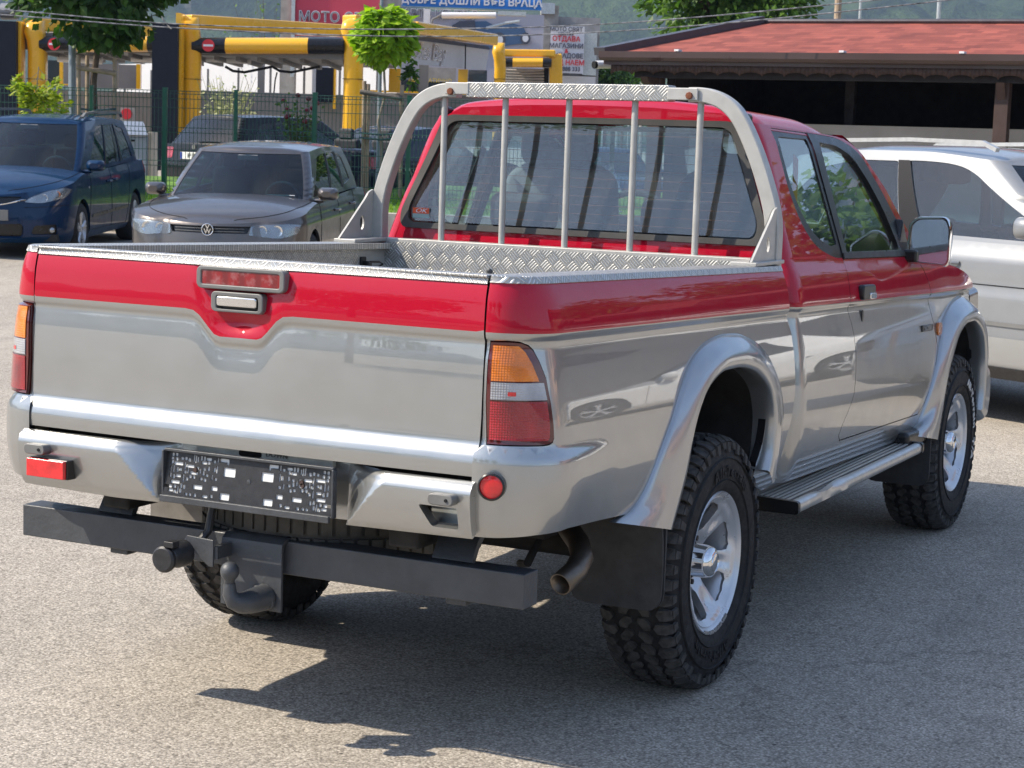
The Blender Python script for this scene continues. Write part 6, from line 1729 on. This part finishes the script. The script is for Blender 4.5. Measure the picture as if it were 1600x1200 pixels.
    # greenhouse
    U = [0, .18, .27, .75, .84, 1]
    def ring(u, x0, x1, w, c, bf_, br_):
        if u <= U[1]: y = (w-c)*u/U[1]; return (x0+br_*(y/(w-c))**2, y)
        if u <= U[2]: a = pi/2*(u-U[1])/(U[2]-U[1]); return (x0+br_+c*1.2*(1-cos(a)), w-c+c*sin(a))
        if u <= U[3]:
            t = (u-U[2])/(U[3]-U[2]); xa, xb = x0+br_+c*1.2, x1-bf_-c*1.2
            return (xa+(xb-xa)*t, w+.0)
        e = g.get('cf', c) if bf_ > .13 else c
        if u <= U[4]: a = pi/2*(u-U[3])/(U[4]-U[3]); return (x1-bf_-c*1.2+c*1.2*sin(a), w-e+e*cos(a))
        y = (w-e)*(1-(u-U[4])/(U[5]-U[4])); return (x1-bf_*(y/(w-e))**2, y)
    def G(u, t):
        m = 1
        if u > 1: u = 2-u; m = -1
        if u < 0: u = -u; m = -1
        bx, by = ring(u, g['xr'], g['xf'], g['wb'], .10, g.get('bowf', .22), .08)
        tx, ty = ring(u, g['tr'], g['tf'], g['wr'], .10, g.get('bowt', .12), .05)
        bz = zt(bx)-.015
        tz = g['zr']-g.get('dr', .03)*sst(.2, 1.0, abs(tx-(g['tr']+g['tf'])/2)/((g['tf']-g['tr'])/2))
        b = .018*4*t*(1-t)
        x = bx+(tx-bx)*t; y = by+(ty-by)*t; z = bz+(tz-bz)*t
        k = 1 if by < .01 else 1
        return (x+b*(1 if u > .85 else (-1 if u < .18 else 0))*1.2, m*(y+b*(1 if .2 < u < .85 else 0)), z)
    Gm = lambda u, t: (G(u, t)[0], -G(u, t)[1], G(u, t)[2])
    ws = [(g.get('wsu', .815), .05), (1.3, .05), (1.3, .955), (.825, .955)]
    wsg = [(g.get('wsu', .815)-.003, .04), (2-g.get('wsu', .815)+.003, .04), (1.178, .965), (.822, .965)]
    rwg = [(-.19, .08), (.19, .08), (.185, .92), (-.185, .92)]
    wins = D['windows']
    for sg in (1, -1):
        PP = G if sg > 0 else Gm
        hs = [ws, [(-.3, .08), (.19, .08), (.185, .92), (-.3, .92)]]+wins
        patch('pillars', PP, [(0, 0), (1, 0), (1, 1), (0, 1)], D['paint'], root, holes=hs, h=.012, hv=.10, flange=.02, flip=(sg > 0))
        for q in wins:
            patch('side_glass', PP, q, D.get('sglass', 'glass_car'), root, h=.05, hv=.3, off=-.006, flip=(sg > 0))
        # black door frames between the side windows
        for q in D.get('frames', []):
            patch('window_frame', PP, q, D.get('frame_mat', 'trim_black'), root, h=.05, hv=.2, off=.003, flip=(sg > 0))
    patch('windscreen', G, wsg, 'glass_car', root, h=.03, hv=.12, off=-.004, flip=True)
    patch('rear_window', G, rwg, D.get('rglass', 'glass_dark'), root, h=.03, hv=.12, off=-.004, flip=True)
    patch('windscreen_border', G, [(g.get('wsu', .815)+.006, -.02), (2-g.get('wsu', .815)-.006, -.02), (2-g.get('wsu', .815)-.006, .055), (g.get('wsu', .815)+.006, .055)], 'trim_black', root, h=.03, off=.003, flip=True)
    ed = [(G(i/40, 1), sst(0, .8, G(i/40, 1)[1]/g['wr'])) for i in range(41)]
    rows = []
    for (p, k) in ed:
        rows.append([Vector((p[0], -t*p[1], p[2]+g.get('crown', .05)*(1-abs(t)**3)*k)) for t in [-1+2*j/14 for j in range(15)]])
    MB().grid(rows).build('roof', D.get('roof_paint', D['paint']), root, ang=60)
    # mirrors
    for sg in (1, -1):
        q = Vector((G if sg > 0 else Gm)(.735, .02)); c = Vector((q.x+.02, sg*(g['wb']+.155), q.z+.085+D.get('mz', 0)))
        rows = []
        for dx, k in ((-.085, .86), (-.07, 1.0), (0, 1.0), (.05, .82), (.085, .45)):
            rows.append([Vector((c.x+dx, c.y+y*k, c.z+z*k)) for y, z in rrect(-.105, -.065, .105, .065, .05)])
        mm = MB().grid(rows, close=True).add(rows[-1], [tuple(range(len(rows[-1])))]).tube([(q.x, q.y, q.z+.01), (c.x, c.y-sg*.04, c.z-.07)], .022, 8).build('door_mirror', D.get('mirror_paint', D['paint']), root, ang=60)
        MB().add([Vector((c.x-.086, c.y+y*.88, c.z+z*.88)) for y, z in rrect(-.105, -.065, .105, .065, .05)], [tuple(range(24))]).build('mirror_glass', 'chrome', mm, smooth=False)
    # wheels
    for x in (xf, xr_):
        for sg in (1, -1): bg_wheel(root, x, sg*(W/2-.115), r, sg=sg, spokes=D.get('spokes', 5))
    # floor, arches and cabin
    MB().bb((-D['L']/2+.25,-W/2+.13,bottom+.02),(D['L']/2-.25,W/2-.13,bottom+.10)).build('floor_pan', 'underbody', root)
    wt = g['wb']-.14
    cab = MB().bb((g['xr']+.3,-wt,.35),(g['xf']-.35,wt,.42)).prism(rpoly([(g['xf']-.75,zt(g['xf'])-.02),(g['xf']-.2,zt(g['xf'])-.05),(g['xf']-.2,.5),(g['xf']-.6,.5)], .05), -wt, wt, 'y')
    cab.build('dashboard', 'interior_dark', root)
    for y in (.36, -.36):
        for x in (g['xf']-1.50, g['xf']-2.35):
            s = MB().box((x+.22, y, .62),(.5,.48,.15)).box((x-.04, y, .90),(.12,.46,.60), rot=Matrix.Rotation(-.2, 3, 'Y')).build('seat', 'interior_dark', root, bevel=.04)
            MB().box((x-.11, y, zt(0)+.32+D.get('hz', 0)),(.09,.26,.17)).build('headrest', 'interior_dark', s, bevel=.035)
    xs = g['xf']-.82; zs = zt(g['xf'])+.02
    MB().tube([(xs+.06*sin(a), .36+.18*cos(a), zs+.17*sin(a)) for a in [2*pi*k/20 for k in range(20)]], .015, 7, closed=True).tube([(xs+.3,.36,zs-.08),(xs,.36,zs)], .03, 7).build('steering_wheel', 'interior_grey', root)
    MB().box((g['tf']+.05, 0, g['zr']-.10),(.03,.22,.06)).build('inside_mirror', 'interior_grey', root, bevel=.01)
    for sg in (1,):
        c = g['xf']
        wb_ = MB()
        for y0, y1 in ((.55, -.02), (.0, -.55)):
            pth = [Vector(G(1-(y0+(y1-y0)*k/5)*.19, .055+.02*k/5))+Vector((.012, 0, .008)) for k in range(6)]
            wb_.tube(pth, .009, 6)
        wb_.build('wiper', 'trim_black', root)
    return P, Pm, G, S, s_of, plan, zt
def nplate(root, x, y, z, s, hd, w=.52, blue=True, lean=0, back=False):
    """number plate facing +x (front) or -x (back) of the car"""
    f = -1 if back else 1
    b = MB().box((x, y, z), (.012, w, .11)).build('number_plate', 'plate_white', root, bevel=.003)
    if blue: MB().box((x+f*.006, y+f*-(w/2-.022)*-1*-1, z), (.003, .040, .10)).build('plate_band', 'plate_blue', b)
    text('lettering', s, 'plate_ink', .088, basis((x+f*.0075, y+f*.02, z), (0, f, 0), (0, 0, 1)), b, ext=.0008, sx=.80 if w > .4 else .7, bold=.002)
    return b
# --- grey hatchback
D = dict(L=4.255, W=1.79, r=.316, xf=1.25, xr=-1.387, paint='grey_paint', cf=(.42,.42), cr=(.25,.25), bow=(.13,.06), bottom=.19,
    side=[(.18,.08),(.30,.02),(.55,0),(.72,.0),(.78,.012),(.85,.02),(.95,.055),(1.0,.07)],
    front=[(.18,.10),(.25,.02),(.40,0),(.55,.015),(.66,.035),(.72,.05),(.78,.085),(.85,.16),(.95,.35)],
    rear=[(.18,.08),(.30,.0),(.55,.0),(.75,.03),(.95,.07)],
    ztop=[(-2.12,.93),(-1.6,.955),(-.6,.945),(.3,.925),(.8,.915),(1.1,.90),(1.5,.86),(1.80,.805),(2.0,.765),(2.12,.748)],
    hood_crown=[(.8,.075),(1.4,.085),(1.9,.055),(2.12,.02)],
    gh=dict(xr=-2.08, xf=1.14, wb=.765, tr=-1.84, tf=.36, wr=.60, zr=1.435, crown=.045, wsu=.822),
    windows=[rpoly([(.425,.10),(.545,.10),(.545,.88),(.430,.88)], [.01,.01,.02,.04]), rpoly([(.560,.10),(.738,.10),(.672,.86),(.558,.88)], [.01,.02,.08,.01]), rpoly([(.330,.24),(.410,.14),(.415,.86),(.345,.78)], .02)],
    frames=[[(.545,.08),(.560,.08),(.558,.90),(.545,.90)], [(.411,.08),(.425,.08),(.430,.90),(.417,.90)]],
    front_parts=[('grille', rpoly([(.40,.655),(-.40,.655),(-.44,.725),(.44,.725)], .01), 'trim_black', -.03, 1),
      ('headlamp', rpoly([(.415,.640),(.72,.610),(.94,.66),(.995,.740),(.84,.752),(.56,.740),(.44,.722)], [.01,.06,.05,.03,.05,.03,.01]), 'lamp_inner', .002, 2),
      ('headlamp_glass', rpoly([(.41,.636),(.72,.604),(.945,.655),(1.002,.743),(.84,.757),(.56,.746),(.435,.728)], [.01,.06,.05,.03,.05,.03,.01]), 'lamp_glass', .012, 2),
      ('air_intake', rrect(-.62,.27,.62,.42,.04), 'trim_black', -.03, 1), ('bumper_line', [(-.98,.50),(.98,.50),(.98,.506),(-.98,.506)], 'void', .001, 1)],
    rear_parts=[('tail_lamp', rpoly([(.45,.72),(.80,.70),(1.02,.76),(.98,.90),(.80,.90),(.50,.88)], .03), 'lens_red', .004, 2)],
    seams=[(.92,.28,.86,.92),(-.18,.28,-.12,.94),(-.95,.50,-1.1,.95),(-.95,.50,-.85,.26),(.92,.28,-.85,.26)], handles=[(.03,.80),(-.88,.82)], spokes=5)
gh_ = thing('parked_hatchback', 'dark grey hatchback facing the camera, round emblem on its slim black grille', 'car', (12.19, 9.02, .075), radians(-159)); gh_.rotation_euler = (0, .030, radians(-159))
P, Pm, G, S, s_of, plan, zt = make_car(gh_, D)
gr = MB()
for z in (.672, .700): gr.tube([Vector(P(S-d_, z))+Vector((-.008,0,0)) for d_ in [-.37+.74*k/16 for k in range(17)]], .0035, 6)
gr.build('grille_bar', 'bezel_grey', gh_)
q = Vector(P(S, .69))
em = MB().lathe([(0,.014),(.055,.014),(.058,.012),(.060,.0),(.055,-.02)], 32, axis='x', c=(q.x+.004, 0, .692)).build('emblem', 'trim_black', gh_, ang=30)
MB().tube([(q.x+.020, .056*cos(a), .692+.056*sin(a)) for a in [2*pi*k/32 for k in range(32)]], .0045, 6, closed=True).build('emblem_ring', 'chrome', em)
text('emblem_letters', 'V', 'chrome', .062, basis((q.x+.021, 0, .714), (0,1,0), (0,0,1)), em, ext=.002, bold=.0015, sx=1.1)
text('emblem_letters', 'W', 'chrome', .066, basis((q.x+.021, 0, .674), (0,1,0), (0,0,1)), em, ext=.002, bold=.0015, sx=1.0)
for sg in (1, -1):
    for dd, r_ in ((.54,.045),(.70,.050)):
        q = Vector((P if sg > 0 else Pm)(S-dd, .685))
        MB().lathe([(r_*.3,-.012),(r_,.006),(r_*1.08,.007),(r_*1.1,.0)], 24, axis='x', c=(q.x-.004,q.y,q.z)).build('headlamp_ring', 'chrome', gh_)
MB().box((.80,.42,.945),(.14,.36,.006), rot=Matrix.Rotation(-.5,3,'Y')).build('windscreen_paper', 'paper', gh_)
# --- blue people carrier
D = dict(L=4.505, W=1.745, r=.32, xf=1.33, xr=-1.42, paint='navy_paint', cf=(.50,.45), cr=(.22,.22), bow=(.14,.05), bottom=.20,
    side=[(.18,.07),(.30,.015),(.55,0),(.80,.005),(.90,.015),(1.0,.045),(1.1,.07)],
    front=[(.18,.12),(.28,.02),(.45,0),(.60,.02),(.72,.05),(.80,.09),(.90,.18),(1.05,.4)],
    rear=[(.18,.08),(.30,.0),(.6,.0),(.95,.03),(1.1,.05)],
    ztop=[(-2.25,1.03),(-1.6,1.03),(-.6,1.005),(.3,.985),(.9,.97),(1.2,.955),(1.6,.90),(1.9,.83),(2.1,.775),(2.25,.74)],
    hood_crown=[(.8,.07),(1.5,.08),(2.0,.06),(2.25,.02)],
    gh=dict(xr=-2.16, xf=1.34, wb=.755, tr=-1.92, tf=.42, wr=.61, zr=1.575, crown=.045, wsu=.818, dr=.03),
    windows=[rpoly([(.420,.08),(.545,.08),(.545,.88),(.425,.88)], .012), rpoly([(.558,.08),(.70,.08),(.640,.88),(.556,.88)], [.01,.02,.09,.01]), rpoly([(.300,.12),(.405,.08),(.412,.86),(.325,.80)], .02)],
    frames=[[(.545,.07),(.558,.07),(.556,.90),(.545,.90)], [(.405,.07),(.420,.07),(.426,.90),(.412,.90)], [(.445,.07),(.452,.07),(.452,.90),(.445,.90)]],
    front_parts=[('grille', rpoly([(.30,.655),(-.30,.655),(-.42,.725),(.42,.725)], .02), 'trim_black', -.03, 1),
      ('headlamp', rpoly([(.43,.665),(.62,.655),(.93,.72),(1.06,.80),(.95,.825),(.72,.79),(.50,.715)], [.02,.06,.05,.03,.05,.05,.02]), 'lamp_inner', .002, 2),
      ('headlamp_glass', rpoly([(.425,.660),(.62,.650),(.935,.715),(1.068,.803),(.95,.832),(.72,.796),(.495,.72)], [.02,.06,.05,.03,.05,.05,.02]), 'lamp_glass', .012, 2),
      ('air_intake', rrect(-.42,.26,.42,.42,.05), 'trim_black', -.03, 1), ('fog_lamp_recess', rpoly([(.50,.30),(.82,.30),(.80,.42),(.54,.40)], .03), 'trim_black', -.02, 2), ('bumper_line', [(.43,.60),(1.0,.63),(1.0,.636),(.43,.606)], 'void', .001, 2)],
    rear_parts=[('tail_lamp', rpoly([(.72,.85),(.93,.85),(.98,1.02),(.72,1.02)], .03), 'lens_red', .004, 2)],
    side_parts=[('door_moulding', [(-.95,.46),(.88,.44),(.88,.475),(-.95,.495)], 'trim_black', .008)],
    seams=[(1.02,.30,.92,.96),(-.12,.28,-.06,.99),(-1.02,.55,-1.12,1.0),(-1.02,.55,-.9,.27),(1.02,.30,-.9,.27)], handles=[(.08,.84),(-.22,.85)])
bv = thing('parked_people_carrier', 'dark blue people carrier with roof rails at the left edge of the lot', 'car', (13.46, 13.08, .19), radians(-155.2)); bv.rotation_euler = (0, .024, radians(-155.2))
P, Pm, G, S, s_of, plan, zt = make_car(bv, D)
MB().tube([Vector(P(S-d_, .728-.04*abs(d_/.4)**0))+Vector((.006,0,-.07+.07*min(1,abs(d_)/.42)**1.5)) for d_ in [-.45+.9*k/20 for k in range(21)]], .010, 6).build('grille_trim', 'chrome', bv)
for sg in (1, -1):
    pth = [(-1.75,sg*.60,1.60),(-1.66,sg*.60,1.645),(-1.2,sg*.60,1.66),(-.3,sg*.60,1.665),(.18,sg*.60,1.645),(.30,sg*.60,1.60)]
    MB().tube(pth, 1, sec=[(-.014,-.016),(.014,-.016),(.014,.016),(-.014,.016)]).build('roof_rail', 'bezel_grey', bv, ang=60)
    for dd, zz, r_ in ((.66,.715,.040),(.83,.755,.032)):
        q = Vector((P if sg > 0 else Pm)(S-dd, zz)); MB().lathe([(r_*.3,-.012),(r_,.006),(r_*1.1,.0)], 20, axis='x', c=(q.x-.006,q.y,q.z)).build('headlamp_ring', 'chrome' if dd < .7 else 'lens_amber', bv)
    q = Vector((P if sg > 0 else Pm)(s_of(1.02), .80)); MB().sphere((q.x, q.y, q.z), .016, 10, sc=(1.5,.5,1)).build('side_indicator', 'lens_clear', bv)
    MB().sphere(tuple(Vector((P if sg > 0 else Pm)(S-.74, .35))+Vector((-.01,0,0))), .035, 12, sc=(.5,1,1)).build('fog_lamp', 'lamp_inner', bv)
MB().box((P(S,.50)[0]+.012, 0, .52), (.014, .52, .12)).build('plate_holder', 'bezel_grey', bv, bevel=.003)
# --- silver off-roader
D = dict(L=4.667, W=1.87, r=.37, xf=1.46, xr=-1.36, paint='suv_silver', cf=(.45,.42), cr=(.28,.28), bow=(.12,.05), bottom=.30, mz=.03, hz=.10, frame_mat='pillar_black', sglass='glass_suv',
    side=[(.28,.09),(.40,.02),(.60,.0),(.80,.0),(.86,.012),(.90,.006),(1.0,.010),(1.06,.035),(1.13,.06),(1.2,.08)],
    front=[(.28,.12),(.40,.02),(.6,0),(.8,.02),(.95,.06),(1.05,.16),(1.2,.4)], rear=[(.28,.08),(.45,.0),(.8,.0),(1.13,.06)],
    ztop=[(-2.33,1.10),(-1.6,1.135),(-.6,1.125),(.3,1.115),(.9,1.11),(1.3,1.09),(1.8,1.02),(2.1,.95),(2.33,.90)],
    gh=dict(xr=-2.15, xf=1.18, wb=.83, tr=-1.72, tf=.30, wr=.63, zr=1.660, crown=.045, wsu=.80, dr=.05),
    windows=[rpoly([(.418,.07),(.530,.07),(.530,.88),(.428,.88)], .012), rpoly([(.564,.07),(.762,.07),(.702,.80),(.675,.89),(.558,.89)], [.01,.02,.06,.05,.01]), rpoly([(.310,.12),(.398,.07),(.412,.86),(.345,.80)], .02)],
    frames=[[(.531,.05),(.564,.05),(.559,.89),(.531,.89)], [(.400,.02),(.418,.02),(.428,.90),(.412,.90)]],
    front_parts=[('grille', rrect(-.33,.78,.33,.94,.04), 'trim_black', -.03, 1), ('headlamp', rrect(.42,.78,.90,.93,.05), 'lamp_inner', .004, 2)],
    rear_parts=[('tail_lamp', rpoly([(.60,.90),(.95,.90),(1.0,1.06),(.60,1.06)], .03), 'lens_red', .004, 2)],
    side_parts=[('lower_cladding', [(-1.0,.30),(1.0,.30),(1.0,.55),(-1.0,.55)], 'suv_cladding', .010), ('side_moulding', [(-.98,.62),(.98,.62),(.98,.645),(-.98,.645)], 'bezel_grey', .010), ('sill_trim', [(-1.0,.30),(1.0,.30),(1.0,.375),(-1.0,.375)], 'black_plastic', .016)],
    seams=[(1.02,.56,.95,1.10),(-.16,.40,-.10,1.12),(-.98,.64,-1.12,1.12),(1.02,.86,-1.1,.86),(-.98,.64,-.90,.56)], handles=[(.05,.98),(-.90,.99)], spokes=5)
Rw = Vector((cos(CYAW)*0+sin(CYAW), -cos(CYAW), 0))
hd_ = CYAW+pi+radians(36)
fx, fy = cos(hd_), sin(hd_); lx, ly = -fy, fx
# its right flank passes through the B pillar seen at 1410,300
bp = at(1448, 345, 12.3)     # foot of its right B pillar
cx_, cy_ = bp.x+fx*.25+lx*.80, bp.y+fy*.25+ly*.80
sv = thing('parked_off_roader', 'silver off-roader parked right behind the pickup, in front of the red roofed shelter', 'car', (cx_, cy_, 0.0), hd_)
P, Pm, G, S, s_of, plan, zt = make_car(sv, D)
for sg in (1, -1):
    pth = [(-1.55,sg*.60,1.66),(-1.45,sg*.60,1.715),(-.6,sg*.60,1.735),(.0,sg*.60,1.725),(.12,sg*.60,1.68)]
    MB().tube(pth, 1, sec=[(-.013,-.018),(.013,-.018),(.013,.018),(-.013,.018)]).build('roof_rail', 'alu', sv, ang=60)
# --- black estate behind the fence
D = dict(L=4.53, W=1.82, r=.33, xf=1.45, xr=-1.31, paint='black_paint', cf=(.45,.42), cr=(.25,.25), bow=(.12,.05), bottom=.20,
    side=[(.18,.07),(.30,.015),(.55,0),(.80,.005),(.90,.02),(1.0,.06)], front=[(.18,.1),(.28,.02),(.5,0),(.7,.05),(.9,.2)], rear=[(.18,.08),(.30,.0),(.6,.0),(.9,.05),(1.1,.09)],
    ztop=[(-2.26,.98),(-1.6,.98),(-.6,.955),(.3,.94),(.9,.93),(1.5,.88),(2.0,.80),(2.26,.74)],
    gh=dict(xr=-2.12, xf=1.02, wb=.79, tr=-1.78, tf=.20, wr=.60, zr=1.44, crown=.04, wsu=.80), rglass='glass_dark',
    windows=[rpoly([(.420,.08),(.535,.08),(.535,.86),(.425,.86)], .012), rpoly([(.55,.08),(.72,.08),(.65,.86),(.545,.86)], [.01,.02,.09,.01]), rpoly([(.300,.15),(.405,.08),(.412,.84),(.335,.76)], .02)],
    front_parts=[('grille', rrect(-.33,.60,.33,.72,.03), 'chrome', .003, 1), ('headlamp', rrect(.42,.60,.90,.72,.04), 'lamp_inner', .004, 2)],
    rear_parts=[('tail_lamp', rpoly([(.50,.76),(.85,.74),(1.02,.80),(.98,.92),(.50,.93)], .03), 'lens_red', .004, 2), ('plate_recess', rrect(-.34,.73,.34,.86,.02), 'trim_black', .002, 1)],
    seams=[(.92,.28,.86,.92),(-.18,.28,-.12,.94)], handles=[(.03,.80),(-.88,.82)])
def aim(px, py, dd): return at(px, py, dd)
hw = CYAW-radians(38)
q = at(300, 238, 30.0); fx, fy = cos(hw), sin(hw)
bw = thing('parked_estate_car', 'black estate car seen from behind through the left part of the mesh fence', 'car', (q.x+fx*2.25-fy*-.0, q.y+fy*2.25, .50), hw)
P, Pm, G, S, s_of, plan, zt = make_car(bw, D)
nplate(bw, P(0,.80)[0]-.012, 0, .80, 'BP 5938', 1, blue=True, back=True)
MB().lathe([(0,-.012),(.038,-.012),(.042,0)], 20, axis='x', c=(P(0,.93)[0]+.0, 0, .935)).build('emblem', 'bezel_grey', bw)
MB().tube([Vector(G(0,.12))+Vector((-.02,0,0)),Vector(G(-.06,.14))+Vector((-.02,0,0)),Vector(G(-.14,.13))+Vector((-.02,0,0))], .010, 6).build('rear_wiper', 'trim_black', bw)
# --- dark blue saloon behind the fence
D = dict(D); D.update(L=4.60, paint='midnight_paint', sedan=True, xr=-1.36, ztop=[(-2.30,.98),(-2.1,1.0),(-1.6,1.0),(-.6,.96),(.3,.94),(.9,.93),(1.5,.88),(2.0,.80),(2.30,.74)],
    gh=dict(xr=-1.62, xf=1.02, wb=.79, tr=-.95, tf=.20, wr=.58, zr=1.39, crown=.04, wsu=.80), rglass='glass_car',
    windows=[rpoly([(.380,.08),(.535,.08),(.535,.86),(.440,.86)], .012), rpoly([(.55,.08),(.72,.08),(.65,.86),(.545,.86)], [.01,.02,.09,.01])])
hs = CYAW-radians(30)
q = at(520, 262, 29.5); fx, fy = cos(hs), sin(hs)
sd = thing('parked_saloon', 'midnight blue saloon seen from behind through the mesh fence, left of the pickup cab', 'car', (q.x+fx*2.3, q.y+fy*2.3, .45), hs)
P, Pm, G, S, s_of, plan, zt = make_car(sd, D)
nplate(sd, P(0,.78)[0]-.012, 0, .78, 'BP 7215', 1, blue=True, back=True)
# --- saloon with four rings, seen through the pickup's windows
D = dict(D); D.update(paint='navy_paint', front_parts=[('grille', rpoly([(.26,.40),(-.26,.40),(-.32,.72),(.32,.72)], .03), 'trim_black', .003, 1), ('headlamp', rpoly([(.45,.60),(.90,.60),(.95,.72),(.45,.72)], .04), 'lamp_inner', .004, 2)])
ha = CYAW+pi+radians(4)
q = at(965, 298, 31.0); fx, fy = cos(ha), sin(ha)
ad = thing('parked_saloon', 'blue saloon with four rings on its grille, seen through the rear window of the pickup', 'car', (q.x-fx*2.3, q.y-fy*2.3, .22), ha)
P, Pm, G, S, s_of, plan, zt = make_car(ad, D)
rg = MB()
for k in range(4):
    rg.tube([(P(S,.66)[0]+.02, (-.1275+.085*k)+.052*cos(a), .68+.052*sin(a)) for a in [2*pi*j/24 for j in range(24)]], .008, 6, closed=True)
rg.build('emblem_rings', 'chrome', ad)
MB().bb((P(S,.75)[0]-.0,-.32,.735),(P(S,.75)[0]+.02,.32,.75)).build('grille_trim', 'chrome', ad)
nplate(ad, P(S,.5)[0]+.012, 0, .52, 'CB 7086 HP', 1, blue=True)

# --- white car further along the row on the right, outside the frame: it shows as a pale band in the pickup's side
D = dict(D); D.update(paint='white_paint')
wc = thing('parked_white_car', 'white saloon parked beyond the silver off-roader, outside the right edge of the photo', 'car', (15.5, -6.8, .0), radians(-115))
make_car(wc, D)

wc2 = thing('parked_white_car', 'white saloon parked behind the photographer, facing the pickup', 'car', (-15.5, 3.6, .0), radians(-12))
make_car(wc2, D)
# ------------------------------------------------------------------ haze
def haze(dens):
    t = NT('haze_air'); v = t.n('ShaderNodeVolumePrincipled'); v.inputs['Density'].default_value = dens; v.inputs['Color'].default_value = (0.50, 0.66, 1.0, 1); v.inputs['Anisotropy'].default_value = 0.2
    t.l(v.outputs[0], t.out.inputs['Volume']); MT['haze_air'] = t.m
    R_ = 3900; o = MB().bb((-R_,-R_,-4),(R_,R_,1100)).build('haze', 'haze_air', smooth=False)
    tag(o, 'thin blue summer haze over the whole valley', None, None, 'stuff')
haze(0.00022)
